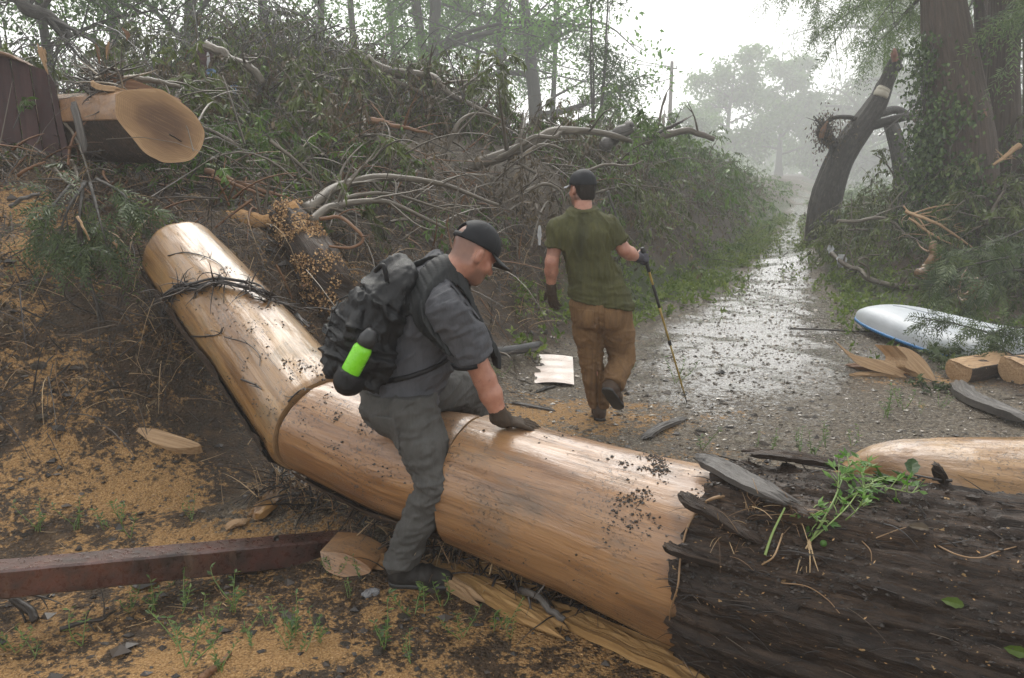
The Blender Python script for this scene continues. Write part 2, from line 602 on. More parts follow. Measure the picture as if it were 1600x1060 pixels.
def m_endgrain(name):
    """sawn face: rings round the pith (gv.xy are face coordinates, gv.z the ring radius 0..1)"""
    k = NT(name)
    g = k.attr('gv', True)
    sp = k.n('ShaderNodeSeparateXYZ')
    k.link(g, sp.inputs[0])
    n = k.noise(g, 4, 4, 0.6)
    rr = k.math('ADD', sp.outputs[2], k.math('MULTIPLY', k.math('SUBTRACT', n, 0.5), 0.10))
    ring = k.math('SINE', k.math('MULTIPLY', rr, 150.0))
    heart = k.ramp(k.math('ADD', rr, k.math('MULTIPLY', k.math('SUBTRACT', k.noise(k.mapping(g, (1.5, 5, 1)), 1.6, 4, 0.6), 0.5), 0.55)),
                   [(0.30, (0.085, 0.045, 0.023)), (0.52, (0.125, 0.068, 0.033)), (0.66, (0.20, 0.115, 0.055)), (0.92, (0.27, 0.165, 0.080)), (1.0, (0.36, 0.23, 0.12))])
    c = k.mix(k.ramp(ring, [(0.3, 0.0), (0.9, 0.35)]), heart, (0.13, 0.065, 0.028))
    sc = k.noise(k.mapping(g, (4, 70, 0)), 1.0, 3, 0.6)        # chainsaw marks
    c = k.mix(k.ramp(sc, [(0.5, 0.0), (0.75, 0.3)]), c, (0.40, 0.25, 0.12))
    k.bump(k.math('ADD', sc, k.math('MULTIPLY', ring, 0.1)), 0.35, 0.004)
    return k.set(c, 0.6, 0.3)


def m_beam():
    k = NT('rusty_red_beam')
    p = k.obj()
    n1, n2, n3 = k.noise(p, 3.5, 7, 0.7), k.noise(p, 40, 4, 0.7), k.noise(k.mapping(p, (9, 9, 1.2)), 1.0, 5, 0.65)
    c = k.ramp(n1, [(0.38, (0.018, 0.010, 0.008)), (0.50, (0.056, 0.021, 0.015)), (0.64, (0.095, 0.034, 0.024))])
    c = k.mix(k.ramp(n2, [(0.52, 0.0), (0.68, 0.7)]), c, (0.030, 0.015, 0.011))
    c = k.mix(k.ramp(n3, [(0.56, 0.0), (0.66, 0.65)]), c, (0.115, 0.072, 0.048))          # dried mud runs
    k.bump(k.math('ADD', n2, n1), 0.55, 0.006)
    return k.set(c, k.ramp(n2, [(0.4, 0.22), (0.6, 0.55)]), 0.5, Coat_Weight=k.ramp(n1, [(0.42, 0.1), (0.55, 0.8)]), Coat_Roughness=0.12)


M['ground'] = m_ground()
M['peeled'] = m_peeled('peeled_wood')
M['peeled_tan'] = m_peeled('peeled_wood_tan', 0.93)
M['bark_wet'] = m_bark('wet_dark_bark', (0.007, 0.005, 0.004), (0.034, 0.022, 0.015), (0.115, 0.074, 0.048), scale=(40, 40, 3.4), rough=(0.5, 0.8), speck=(0.42, 0.27, 0.12), dist=0.02, coat=0.16, shreds=True)
M['bark_tree'] = m_bark('rough_tree_bark', (0.012, 0.011, 0.010), (0.045, 0.040, 0.034), (0.11, 0.10, 0.085), scale=(22, 22, 9), dist=0.03)
M['bark_cypress'] = m_bark('cypress_bark', (0.020, 0.014, 0.010), (0.060, 0.042, 0.031), (0.115, 0.082, 0.060), scale=(30, 30, 0.9), dist=0.03, rough=(0.6, 0.9))
M['bark_far'] = m_bark('distant_tree_bark', (0.02, 0.018, 0.016), (0.05, 0.045, 0.038), (0.10, 0.09, 0.075), scale=(8, 8, 2))
M['dead_branch'] = m_bark('bare_grey_branch', (0.040, 0.033, 0.025), (0.105, 0.088, 0.066), (0.24, 0.21, 0.165), scale=(30, 30, 5), rough=(0.25, 0.5), dist=0.004)
M['dark_branch'] = m_bark('dark_wet_branch', (0.012, 0.010, 0.009), (0.035, 0.029, 0.024), (0.10, 0.085, 0.07), scale=(30, 30, 5), rough=(0.25, 0.5), dist=0.004)
M['weathered'] = m_bark('weathered_grey_wood', (0.03, 0.027, 0.025), (0.10, 0.092, 0.085), (0.24, 0.22, 0.20), scale=(50, 50, 2), rough=(0.3, 0.6), dist=0.006)
M['splinter'] = m_bark('fresh_split_wood', (0.15, 0.085, 0.042), (0.35, 0.225, 0.12), (0.52, 0.37, 0.225), scale=(60, 60, 2), rough=(0.4, 0.7), dist=0.006)
M['splinter_yellow'] = m_bark('yellow_split_wood', (0.16, 0.085, 0.03), (0.36, 0.215, 0.085), (0.50, 0.335, 0.155), scale=(60, 60, 2), rough=(0.4, 0.7), dist=0.006)
M['orange_fibre'] = m_bark('torn_orange_bark', (0.07, 0.032, 0.015), (0.17, 0.085, 0.042), (0.29, 0.165, 0.09), scale=(60, 60, 2), rough=(0.4, 0.7), dist=0.006)
M['endgrain'] = m_endgrain('sawn_end_grain')
M['sawdust'] = m_plain('sawdust', (0.26, 0.13, 0.045), (0.50, 0.295, 0.12), 60, 0.8, 0.8, 0.01)
M['beam'] = m_beam()
M['beam_dark'] = m_plain('beam_hole', (0.008, 0.006, 0.006), (0.02, 0.014, 0.012), 9, 0.5)
M['red_board'] = m_bark('worn_red_paint_board', (0.012, 0.007, 0.007), (0.040, 0.013, 0.013), (0.085, 0.042, 0.038), scale=(14, 14, 1.2), rough=(0.35, 0.7), dist=0.004)
M['roof_board'] = m_bark('split_shingle_board', (0.05, 0.03, 0.02), (0.17, 0.10, 0.06), (0.32, 0.20, 0.12), scale=(40, 40, 2), dist=0.006)
M['hull'] = m_plain('white_hull', (0.40, 0.43, 0.46), (0.52, 0.55, 0.58), 3.0, 0.42, 0.06, 0.004, 0.5)
M['hull_blue'] = m_plain('blue_gunwale', (0.02, 0.12, 0.30), (0.03, 0.18, 0.42), 6, 0.3, 0.1)
M['sheet'] = m_plain('white_corrugated_sheet', (0.52, 0.40, 0.34), (0.80, 0.75, 0.70), 7, 0.35, 0.2, 0.004)
M['black_pipe'] = m_plain('black_pipe', (0.012, 0.012, 0.013), (0.035, 0.033, 0.032), 10, 0.35)
M['stone'] = m_twig('gravel_stone', [(0.0, (0.045, 0.037, 0.028)), (0.6, (0.14, 0.115, 0.088)), (0.9, (0.26, 0.225, 0.175)), (1.0, (0.46, 0.42, 0.36))], 0.20)
M['rock'] = m_plain('wet_rock', (0.035, 0.028, 0.021), (0.13, 0.108, 0.08), 3, 0.4, 0.9, 0.12)
M['rock_pale'] = m_plain('pale_rock', (0.22, 0.185, 0.135), (0.42, 0.37, 0.29), 3, 0.4, 0.8, 0.1)
M['rock_blue'] = m_plain('grey_slab', (0.11, 0.11, 0.115), (0.20, 0.20, 0.205), 10, 0.35, 0.3, 0.01)
M['chip'] = m_twig('wood_chips', [(0.0, (0.10, 0.05, 0.02)), (0.5, (0.34, 0.195, 0.078)), (1.0, (0.56, 0.37, 0.185))], 0.7)
M['mud_crumb'] = m_twig('mud_crumbs', [(0.0, (0.012, 0.009, 0.007)), (1.0, (0.06, 0.045, 0.034))], 0.45)
M['straw'] = m_twig('straw_fibre', [(0.0, (0.07, 0.04, 0.022)), (0.5, (0.22, 0.13, 0.065)), (1.0, (0.46, 0.33, 0.18))], 0.5)
M['twig'] = m_twig('debris_twigs', [(0.0, (0.014, 0.011, 0.009)), (0.6, (0.06, 0.048, 0.036)), (0.9, (0.17, 0.14, 0.10)), (1.0, (0.32, 0.28, 0.22))], 0.4)
M['root'] = m_twig('dark_roots', [(0.0, (0.010, 0.008, 0.008)), (0.8, (0.035, 0.027, 0.023)), (1.0, (0.11, 0.08, 0.055))], 0.4)
M['debris_leaf'] = m_leaf('muddy_debris_leaf', [(0.0, (0.025, 0.029, 0.009)), (0.35, (0.063, 0.075, 0.022)), (0.7, (0.086, 0.117, 0.029)), (1.0, (0.149, 0.163, 0.055))], 0.22, 0.32)
M['debris_green'] = m_leaf('green_debris_leaf', [(0.0, (0.031, 0.055, 0.013)), (0.5, (0.069, 0.123, 0.025)), (1.0, (0.131, 0.210, 0.045))], 0.28, 0.32)
M['brown_leaf'] = m_leaf('dead_brown_leaf', [(0.0, (0.035, 0.026, 0.017)), (0.6, (0.085, 0.062, 0.038)), (1.0, (0.16, 0.115, 0.065))], 0.15, 0.4)
M['fresh_leaf'] = m_leaf('fresh_green_leaf', [(0.0, (0.06, 0.13, 0.03)), (0.5, (0.10, 0.20, 0.05)), (1.0, (0.18, 0.29, 0.09))], 0.35, 0.35)
M['weed'] = m_leaf('seedling_leaf', [(0.0, (0.03, 0.06, 0.02)), (0.5, (0.065, 0.12, 0.035)), (1.0, (0.14, 0.20, 0.05))], 0.3, 0.4)
M['grass'] = m_leaf('short_grass', [(0.0, (0.042, 0.072, 0.014)), (0.5, (0.090, 0.137, 0.026)), (1.0, (0.168, 0.208, 0.048))], 0.3, 0.4)
M['tree_leaf'] = m_leaf('tree_leaf', [(0.0, (0.037, 0.080, 0.016)), (0.5, (0.081, 0.167, 0.029)), (1.0, (0.138, 0.246, 0.045))], 0.45, 0.4)
M['tree_leaf_bright'] = m_leaf('bright_tree_leaf', [(0.0, (0.058, 0.138, 0.022)), (0.5, (0.111, 0.239, 0.034)), (1.0, (0.169, 0.334, 0.051))], 0.5, 0.4)
M['tree_leaf_dark'] = m_leaf('dark_tree_leaf', [(0.0, (0.018, 0.041, 0.012)), (0.5, (0.038, 0.077, 0.020)), (1.0, (0.075, 0.126, 0.032))], 0.35, 0.4)
M['needle'] = m_leaf('cypress_needles', [(0.0, (0.045, 0.070, 0.030)), (0.5, (0.085, 0.130, 0.052)), (1.0, (0.150, 0.205, 0.085))], 0.4, 0.45)
M['needle_dry'] = m_leaf('hanging_cypress_spray', [(0.0, (0.020, 0.036, 0.014)), (0.5, (0.050, 0.076, 0.028)), (1.0, (0.115, 0.145, 0.060))], 0.3, 0.4)
M['ivy'] = m_leaf('ivy_leaf', [(0.0, (0.024, 0.044, 0.013)), (0.6, (0.055, 0.094, 0.025)), (1.0, (0.110, 0.163, 0.050))], 0.2, 0.25)
M['stem_green'] = m_twig('green_stem', [(0.0, (0.10, 0.17, 0.04)), (1.0, (0.26, 0.34, 0.11))], 0.4)
M['skin'] = m_skin()
M['shirt_grey'] = m_cloth('grey_wet_shirt', (0.058, 0.060, 0.068), (0.098, 0.100, 0.110), 0.62, (0.036, 0.037, 0.043), 0.7, wetmix=0.6)
M['shirt_olive'] = m_cloth('olive_wet_shirt', (0.054, 0.054, 0.021), (0.088, 0.087, 0.033), 0.72, (0.022, 0.023, 0.014), 0.7, wetmix=0.6)
M['trousers_grey'] = m_cloth('grey_work_trousers', (0.064, 0.063, 0.060), (0.108, 0.106, 0.101), 0.8, (0.042, 0.040, 0.036), 0.7, wetmix=0.5)
M['trousers_brown'] = m_cloth('brown_work_trousers', (0.135, 0.075, 0.033), (0.215, 0.125, 0.058), 0.8, (0.060, 0.034, 0.018), 0.7, wetmix=0.7)
M['boot_black'] = m_cloth('muddy_black_boot', (0.012, 0.012, 0.012), (0.035, 0.033, 0.031), 0.55, (0.05, 0.04, 0.03), 0.4, wetmix=0.3)
M['boot_brown'] = m_cloth('muddy_brown_boot', (0.035, 0.022, 0.015), (0.085, 0.055, 0.036), 0.6, (0.03, 0.02, 0.015), 0.4, wetmix=0.5)
M['glove_brown'] = m_cloth('muddy_brown_glove', (0.030, 0.021, 0.015), (0.080, 0.058, 0.040), 0.65, (0.02, 0.015, 0.012), 0.4, scale=20, wetmix=0.5)
M['glove_grey'] = m_cloth('grey_work_glove', (0.022, 0.022, 0.030), (0.055, 0.055, 0.072), 0.6, (0.05, 0.035, 0.028), 0.4, scale=14, wetmix=0.5)
M['cap_black'] = m_cloth('black_cap', (0.008, 0.009, 0.011), (0.018, 0.020, 0.024), 0.55, (0.006, 0.006, 0.007), 0.12, wetmix=0.4)
M['cap_bill'] = m_cloth('charcoal_cap_bill', (0.022, 0.022, 0.023), (0.042, 0.042, 0.043), 0.55, (0.02, 0.02, 0.02), 0.12, wetmix=0.3)
M['bill_pale'] = m_cloth('pale_cap_bill', (0.28, 0.29, 0.31), (0.40, 0.41, 0.43), 0.5, (0.2, 0.2, 0.2), 0.1)
M['hair_dark'] = m_cloth('short_dark_hair', (0.009, 0.007, 0.006), (0.028, 0.021, 0.016), 0.6, (0.008, 0.007, 0.006), 0.5, scale=40, wetmix=0.3)
M['pack'] = m_cloth('black_pack_cloth', (0.004, 0.0045, 0.005), (0.011, 0.012, 0.014), 0.24, (0.003, 0.003, 0.0035), 0.6, scale=7, spec=0.28, wetmix=0.3)
M['pack_strap'] = m_cloth('grey_webbing', (0.016, 0.018, 0.019), (0.030, 0.032, 0.033), 0.5, (0.012, 0.012, 0.012), 0.15, wetmix=0.4)
M['pack_trim'] = m_cloth('black_webbing', (0.006, 0.006, 0.007), (0.014, 0.014, 0.016), 0.45, (0.006, 0.006, 0.006), 0.15)
M['bottle'] = m_plain('lime_green_bottle', (0.17, 0.55, 0.015), (0.21, 0.64, 0.022), 4, 0.30, 0.04, 0.002)
M['bottle_cap'] = m_plain('black_bottle_cap', (0.012, 0.013, 0.014), (0.028, 0.03, 0.032), 10, 0.4, 0.1)
M['pole_gold'] = m_plain('gold_pole_shaft', (0.22, 0.15, 0.03), (0.38, 0.27, 0.07), 20, 0.35, 0.05)
M['rubber'] = m_plain('black_rubber', (0.012, 0.012, 0.012), (0.03, 0.03, 0.03), 20, 0.5, 0.1)
M['eye'] = m_plain('eyeball', (0.5, 0.48, 0.45), (0.6, 0.58, 0.55), 4, 0.15, 0.02)
M['lip'] = m_plain('lips', (0.30, 0.11, 0.09), (0.38, 0.15, 0.12), 30, 0.45, 0.1)
M['wire'] = m_plain('power_cable', (0.02, 0.02, 0.02), (0.03, 0.03, 0.03), 5, 0.5)
M['pole_wood'] = m_bark('utility_pole_wood', (0.05, 0.04, 0.034), (0.10, 0.082, 0.07), (0.17, 0.14, 0.12), scale=(20, 20, 0.6))
M['insulator'] = m_plain('insulator', (0.25, 0.25, 0.25), (0.35, 0.35, 0.34), 10, 0.3)
M['rag_white'] = m_plain('pale_plastic_scrap', (0.30, 0.31, 0.32), (0.48, 0.49, 0.50), 12, 0.4, 0.5, 0.01)
M['cloth_blue'] = m_plain('blue_scrap', (0.06, 0.11, 0.20), (0.14, 0.24, 0.40), 10, 0.5, 0.4, 0.01)
M['torn_wood_red'] = m_plain('torn_red_heartwood', (0.13, 0.045, 0.03), (0.28, 0.12, 0.075), 14, 0.6, 0.6, 0.01)
M['sapwood_pale'] = m_plain('bare_pale_sapwood', (0.34, 0.31, 0.24), (0.50, 0.46, 0.38), 12, 0.5, 0.2, 0.006)
# ------------------------------------------------------------------ the land: flat gravel path, a flood bank on the left, debris rises on the right
FOOT = np.array([[-14, 1.6], [-5.5, 2.6], [-2.6, 3.35], [-1.35, 4.3], [-0.65, 5.2], [0.15, 6.6], [1.85, 10.7], [12.6, 38.0], [60, 158]], float)


def foot_dist(x, y):
    """signed distance to the bank's foot line, positive up the bank"""
    p = np.stack([x, y], -1)
    best = np.full(x.shape, 1e9)
    sgn = np.ones(x.shape)
    for a, b in zip(FOOT[:-1], FOOT[1:]):
        d = b - a
        t = np.clip(((p - a) @ d) / (d @ d), 0, 1)
        q = p - (a + t[..., None] * d)
        r = np.linalg.norm(q, axis=-1)
        s = d[0] * q[..., 1] - d[1] * q[..., 0]
        m = r < best
        best = np.where(m, r, best)
        sgn = np.where(m, np.where(s > 0, 1.0, -1.0), sgn)
    return best * sgn


def path_x(y):
    y = np.asarray(y, float)
    return -0.5 + 0.37 * y


def pile(x, y, s):
    """flood debris heaped on the bank beside the path, and the big root heap far left"""
    h = np.interp(s, [0, .5, 1.3, 3, 8], [0, .55, .85, .65, .2]) * smooth(9.8, 12.2, y) * (1 - 0.5 * smooth(26, 45, y))
    h = h * smooth(-1.8, 3.4, x)
    h += 0.9 * np.exp(-(((x + 3.8) / 2.0) ** 2 + ((y - 13.2) / 2.0) ** 2))
    return h


def land(x, y):
    x, y = np.asarray(x, float), np.asarray(y, float)
    s = foot_dist(x, y)
    z = np.interp(s, [-1, 0, .5, 1, 1.3, 1.8, 2.8, 4, 6, 9, 14, 40], [0, 0.03, .27, .66, .92, 1.30, 1.68, 1.85, 2.0, 2.2, 2.3, 2.4])
    z = z * (1 - 0.45 * smooth(15, 40, y))
    z += pile(x, y, s)
    z += 0.55 * np.exp(-(((x + 0.5) / 2.0) ** 2 + ((y - 11.2) / 1.6) ** 2))
    z += 0.55 * np.exp(-(((x + 5.0) / 3.0) ** 2 + ((y - 12.5) / 2.5) ** 2))
    # debris rises under the cypress on the right
    z += 1.35 * np.exp(-(((x - 9.6) / 2.3) ** 2 + ((y - 14.6) / 3.0) ** 2))
    z += 0.45 * np.exp(-(((x - 6.6) / 1.3) ** 2 + ((y - 14.5) / 2.2) ** 2))
    z += 0.16 * np.exp(-(((x + 0.2) / 1.3) ** 2 + ((y - 3.9) / 0.35) ** 2))       # dirt pushed under the log
    near = 1 - smooth(18, 45, y)
    p = np.stack([x, y, np.zeros_like(x)], -1)
    z += near * (0.030 + 0.05 * np.clip(s, 0, 1.5)) * fbm(p * 1.7, 4, 3)
    z += near * (0.012 + 0.036 * np.clip(s + 0.3, 0, 1)) * fbm(p * 6.0, 3, 9) + near * (0.006 + 0.014 * np.clip(s + .3, 0, 1)) * fbm(p * 17.0, 2, 19)
    z += 0.25 * smooth(30, 90, np.hypot(x, y)) * fbm(p * 0.08, 3, 5)
    return z


def hit(u, v, lift=0.0):
    """where the photograph's ray meets the land"""
    r = ray(u, v)
    t = np.concatenate([np.arange(1.5, 40, 0.03), np.arange(40, 200, 0.5)])
    q = np.array([0, 0, CAM_Z]) + r * t[:, None]
    below = q[:, 2] < land(q[:, 0], q[:, 1]) + lift
    i = int(np.argmax(below)) if below.any() else len(t) - 1
    return q[i]


def on(x, y, lift=0.0):
    return np.array([x, y, float(land(np.array([x]), np.array([y]))[0]) + lift])


def project(p):
    p = np.asarray(p, float) - np.array([0, 0, CAM_Z])
    d = p[..., 1] * _cp - p[..., 2] * _sp
    up = p[..., 1] * _sp + p[..., 2] * _cp
    return 800 + _F * p[..., 0] / d, 530 - _F * up / d


SAW = [(-4.2, 6.2, .9, .6, .6), (-3.3, 5.2, .9, .5, .5), (-2.6, 4.5, .7, .35, .42), (-1.6, 5.6, .6, .5, .45), (-2.2, 4.0, .7, .30, .85), (-1.6, 3.5, .7, .35, .9), (-1.15, 3.55, .4, .3, .7), (-1.0, 2.75, .6, .35, .9), (-.3, 2.5, .5, .35, .75), (.15, 2.9, .35, .3, .8), (-1.9, 2.5, .7, .5, .9),
       (-3.6, 5.7, .5, .45, .9), (-3.1, 4.9, .5, .25, .45), (.3, 5.7, 1.0, .55, .85), (.9, 4.6, .9, .5, .55), (-.8, 5.9, .5, .4, .6), (-1.0, 6.6, .6, .5, .55), (3.6, 6.9, .7, .35, .55), (3.0, 4.9, .5, .4, .3), (.0, 2.2, .9, .4, .75), (.6, 2.5, .4, .3, .6)]


def masks(x, y):
    s = foot_dist(x, y)
    saw = np.zeros_like(x)
    for cx, cy, rx, ry, a in SAW:
        saw = np.maximum(saw, a * np.exp(-((x - cx) / rx) ** 2 - ((y - cy) / ry) ** 2))
    saw = np.maximum(saw, 0.32 * (1 - smooth(3, 8, y)) * (1 - smooth(0.5, 1.6, x)) + 0.20 * (1 - smooth(2.6, 3.6, y)) * (1 - smooth(.2, 1.3, x)))
    saw *= (1 - smooth(9, 12, y))
    off = np.abs(x - path_x(y))
    w = np.interp(y, [3, 7, 10, 13, 18, 30, 60], [2.6, 2.2, 1.35, .85, .60, .5, 0.5])
    grav = (1 - smooth(w * 0.75, w * 1.25, off)) * smooth(2.5, 4.5, y)
    grav = np.maximum(grav, 0.8 * np.exp(-((x + 0.6) / 2.2) ** 2 - ((y - 11.0) / 1.5) ** 2))
    grav = np.maximum(grav, 0.75 * np.exp(-((x + 3.2) / 2.4) ** 2 - ((y - 12.0) / 1.3) ** 2))
    gl = np.exp(-((off - w - 0.45) / 0.55) ** 2) * smooth(7.5, 10, y) * np.where(s < 0.7, 1, 0)
    gl = np.maximum(gl, 0.9 * smooth(16, 24, y) * np.where(s < 0, 1, 0.3) * smooth(0.7, 1.3, off))
    wet = (.46 + .54 * smooth(5, 9.5, y)) * np.exp(-((x - path_x(y)) / (0.72 * w)) ** 2) * smooth(3.5, 7.5, y)
    return saw, grav, gl, wet


def graded(lo, hi, focus, fine, grow):
    out = [focus]
    st = fine
    while out[-1] < hi:
        out.append(out[-1] + st)
        st *= grow if abs(out[-1] - focus) > 3.6 else 1.0
    left = [focus]
    st = fine
    while left[-1] > lo:
        left.append(left[-1] - st)
        st *= grow if abs(left[-1] - focus) > 3.6 else 1.0
    return np.array(sorted(set(left[1:] + out)))


def sheet(xs, ys, name, mat, lift=0.0, keep=None, kind='structure'):
    X, Yg = np.meshgrid(xs, ys)
    Z = land(X, Yg) + lift
    n, m = X.shape
    V = np.stack([X, Yg, Z], -1).reshape(-1, 3)
    i = np.arange(n * m).reshape(n, m)
    Q = np.stack([i[:-1, :-1], i[:-1, 1:], i[1:, 1:], i[1:, :-1]], -1).reshape(-1, 4)
    if keep is not None:
        k = keep(X, Yg).reshape(-1)
        Q = Q[k[Q].all(axis=1)]
        used = np.unique(Q)
        re = np.full(len(V), -1)
        re[used] = np.arange(len(used))
        V, Q = V[used], re[Q]
    mb = MB().add(V, Q)
    o = mb.build(name, mat, kind=kind, origin=np.zeros(3))
    s, g, gr, wt = masks(V[:, 0], V[:, 1])
    for nm, a in (('saw', s), ('grav', g), ('grass', gr), ('wet', wt)):
        at = o.data.attributes.new(nm, 'FLOAT', 'POINT')
        at.data.foreach_set('value', a.astype(np.float32))
    return o


ground = sheet(graded(-290, 290, -0.3, 0.042, 1.08), graded(-40, 320, 4.4, 0.042, 1.06), 'ground', M['ground'])


def path_keep(X, Yg):
    w = np.interp(Yg, [3, 7, 11, 18, 30, 60], [2.0, 2.1, 1.5, .62, .5, 0.5])
    n = fbm(np.stack([X, Yg, 0 * X], -1) * 2.2, 4, 40)
    return (np.abs(X - path_x(Yg)) < w * (1 + 0.45 * n)) & (Yg > 4.4)


path = sheet(np.arange(-0.5, 18, 0.06), np.arange(4.4, 46, 0.10), 'path', M['ground'], 0.006, path_keep)
# ------------------------------------------------------------------ the felled tree: peeled log sections and the bark-covered butt
UP = np.array([0, 0, 1.0])


def sweep(axis, rad, ns, nt, t0=0.0, t1=2 * math.pi, g0=0.0):
    """loft round a polyline. rad(theta, s, frame-free coords)->radius arrays. theta 0 faces the right-hand side of travel, 90 deg is up"""
    A = spline(axis, ns)
    t = nz(np.gradient(A, axis=0))
    b = nz(UP[None] - t * (t @ UP)[:, None])
    a = np.cross(t, b)
    L = np.concatenate([[0], np.cumsum(np.linalg.norm(np.diff(A, axis=0), axis=1))])
    full = abs(t1 - t0 - 2 * math.pi) < 1e-6
    th = np.linspace(t0, t1, nt, endpoint=not full)
    TH, LL = np.meshgrid(th, L)
    R = rad(TH, LL)
    V = A[:, None, :] + (a[:, None, :] * np.cos(TH)[..., None] + b[:, None, :] * np.sin(TH)[..., None]) * R[..., None]
    gv = np.stack([R * np.cos(TH), R * np.sin(TH), LL + g0], -1)
    i = np.arange(ns * nt).reshape(ns, nt)
    if full:
        nx = np.roll(i, -1, axis=1)
        Q = np.stack([i[:-1], nx[:-1], nx[1:], i[1:]], -1).reshape(-1, 4)
    else:
        Q = np.stack([i[:-1, :-1], i[:-1, 1:], i[1:, 1:], i[1:, :-1]], -1).reshape(-1, 4)
    return V, Q, gv, i, A, t, a, b, L


def end_disc(mb, ring, centre):
    """sawn end: concentric rings from the rim to the pith; gv = face coordinates + ring radius"""
    ring = np.asarray(ring, float)
    n = len(ring)
    fr = [1.0, 0.8, 0.6, 0.4, 0.2, 0.03]
    V = np.concatenate([centre + (ring - centre) * f for f in fr])
    e1 = nz(ring[0] - centre)
    nn = nz(np.cross(ring[0] - centre, ring[n // 4] - centre))
    e2 = np.cross(nn, e1)
    gv = np.stack([(V - centre) @ e1, (V - centre) @ e2, np.repeat(fr, n)], -1)
    i = np.arange(len(fr) * n).reshape(len(fr), n)
    nx = np.roll(i, -1, axis=1)
    Q = np.stack([i[:-1], nx[:-1], nx[1:], i[1:]], -1).reshape(-1, 4)
    mb.add(V, Q, gv=gv, polys=[list(i[-1])])


def make_log(name, label, axis, radii, mat, lumps=0.03, facets=0, seed=0, g0=0.0, endmat='endgrain', nt=110, step=0.02, bevel=0.0, ends=(True, True), mitre=None, under=None):
    ax = np.array(axis)
    Lt = np.linalg.norm(np.diff(spline(ax, 400), axis=0), axis=1).sum()
    ns = max(int(Lt / step), 6)

    def rad(TH, LL):
        r = np.interp(LL / Lt, np.linspace(0, 1, len(radii)), radii)
        p = np.stack([np.cos(TH) * 1.6, np.sin(TH) * 1.6, LL * 0.9], -1) + seed * 5.7
        m = 1 + lumps * 1.4 * fbm(p, 4, seed) + 0.012 * fbm(np.stack([np.cos(TH) * 5, np.sin(TH) * 5, LL * 5], -1) + seed * 2, 3, seed + 3) + 0.006 * fbm(np.stack([np.cos(TH) * 14, np.sin(TH) * 14, LL * 1.4], -1) + seed, 2, seed + 5)
        if facets:
            m = m + 0.022 * np.abs(np.cos(facets * 0.5 * TH + 0.6)) - 0.014
        if bevel:
            m = m - bevel * np.exp(-np.maximum(np.minimum(LL, Lt - LL), 0) / 0.012)
        return r * m
    V, Q, gv, i, A, t, a, b, L = sweep(ax, rad, ns, nt, g0=g0)
    if mitre is not None:                       # the cut at the start is oblique: slide the fibres to the plane of the saw cut
        p_, n_, reach = mitre
        n_ = nz(n_)
        dl = ((p_ - V[0]) @ n_) / float(t[0] @ n_)
        V = V + t[:, None, :] * (dl[None, :] * np.clip(1 - L / reach, 0, 1)[:, None])[..., None]
    root = thing(name, (A[:, 0].mean(), A[:, 1].mean(), V[..., 2].min()), label, 'log')
    if under is not None:                       # a strip of bark left along the underside
        t0_, t1_ = under
        thb = np.linspace(t0_, t1_, 44)
        Lb = np.linspace(.03, Lt - .02, 90)
        TB, LB_ = np.meshgrid(thb, Lb)
        ed = .16 * fbm(np.stack([LB_ * 3.5, 0 * LB_, 0 * LB_ + seed], -1), 4, seed + 70)
        TB = TB + ed * np.where(TB > (t0_ + t1_) / 2, 1, -1) * np.abs(TB - (t0_ + t1_) / 2) / ((t1_ - t0_) / 2)
        rb = 1 - np.abs(fbm(np.stack([np.cos(TB) * 6, np.sin(TB) * 6, LB_ * 1.6], -1), 4, seed + 71))
        RB_ = rad(TB, LB_) + .006 + .022 * rb ** 2
        Ab, ab, bb = (np.stack([np.interp(LB_, L, q[:, c]) for c in range(3)], -1) for q in (A, a, b))
        VBk = Ab + (ab * np.cos(TB)[..., None] + bb * np.sin(TB)[..., None]) * RB_[..., None]
        ib = np.arange(90 * 44).reshape(90, 44)
        MB().add(VBk.reshape(-1, 3), np.stack([ib[:-1, :-1], ib[:-1, 1:], ib[1:, 1:], ib[1:, :-1]], -1).reshape(-1, 4), gv=np.stack([RB_ * np.cos(TB), RB_ * np.sin(TB), LB_], -1).reshape(-1, 3)).build('bark', M['bark_wet'], root)
    MB().add(V.reshape(-1, 3), Q, gv=gv.reshape(-1, 3)).build('peeled_wood', mat, root)
    for k, e in ((0, ends[0]), (-1, ends[1])):
        if e:
            m = MB()
            end_disc(m, V[k][::-1] if k == 0 else V[k], A[k])
            m.build('sawn_end', M[endmat], root)
    return root, V, A, (t, a, b, L)


JJ = P(498, 665, 3.965)                       # the two sections meet at a saw cut
JD = nz(nz(P(392, 530, 4.58) - JJ) + nz(JJ - P(620, 717, 3.78)))
log_up, LV1, LA1, LF1 = make_log('felled_log', 'pale peeled log lying up the bank with dark roots draped across it', [JJ, P(392, 530, 4.58), P(281, 398, 5.25)],
                                 [.266, .262, .258, .244], M['peeled_tan'], 0.035, 5, 2, bevel=0.05, mitre=(JJ + JD * .012, JD, .55), under=(RAD(190), RAD(318)))
log_mid, LV2, LA2, LF2 = make_log('felled_log', 'peeled log section between the two saw cuts, behind the man in grey', [JJ, P(620, 717, 3.78), P(731, 745, 3.628)],
                                  [.252, .256, .270, .284], M['peeled'], 0.03, 0, 5, g0=3.0, bevel=0.03, mitre=(JJ - JD * .016, JD, .45), under=(RAD(222), RAD(322)))

WAX = [P(742, 749.7, 3.606), P(910, 806, 3.34), P(1080, 866, 3.08), P(1290, 925, 2.86), P(1500, 978, 2.70), P(1800, 1046, 2.52), P(2300, 1150, 2.32)]
WL = np.linalg.norm(np.diff(np.array(WAX), axis=0), axis=1).sum()


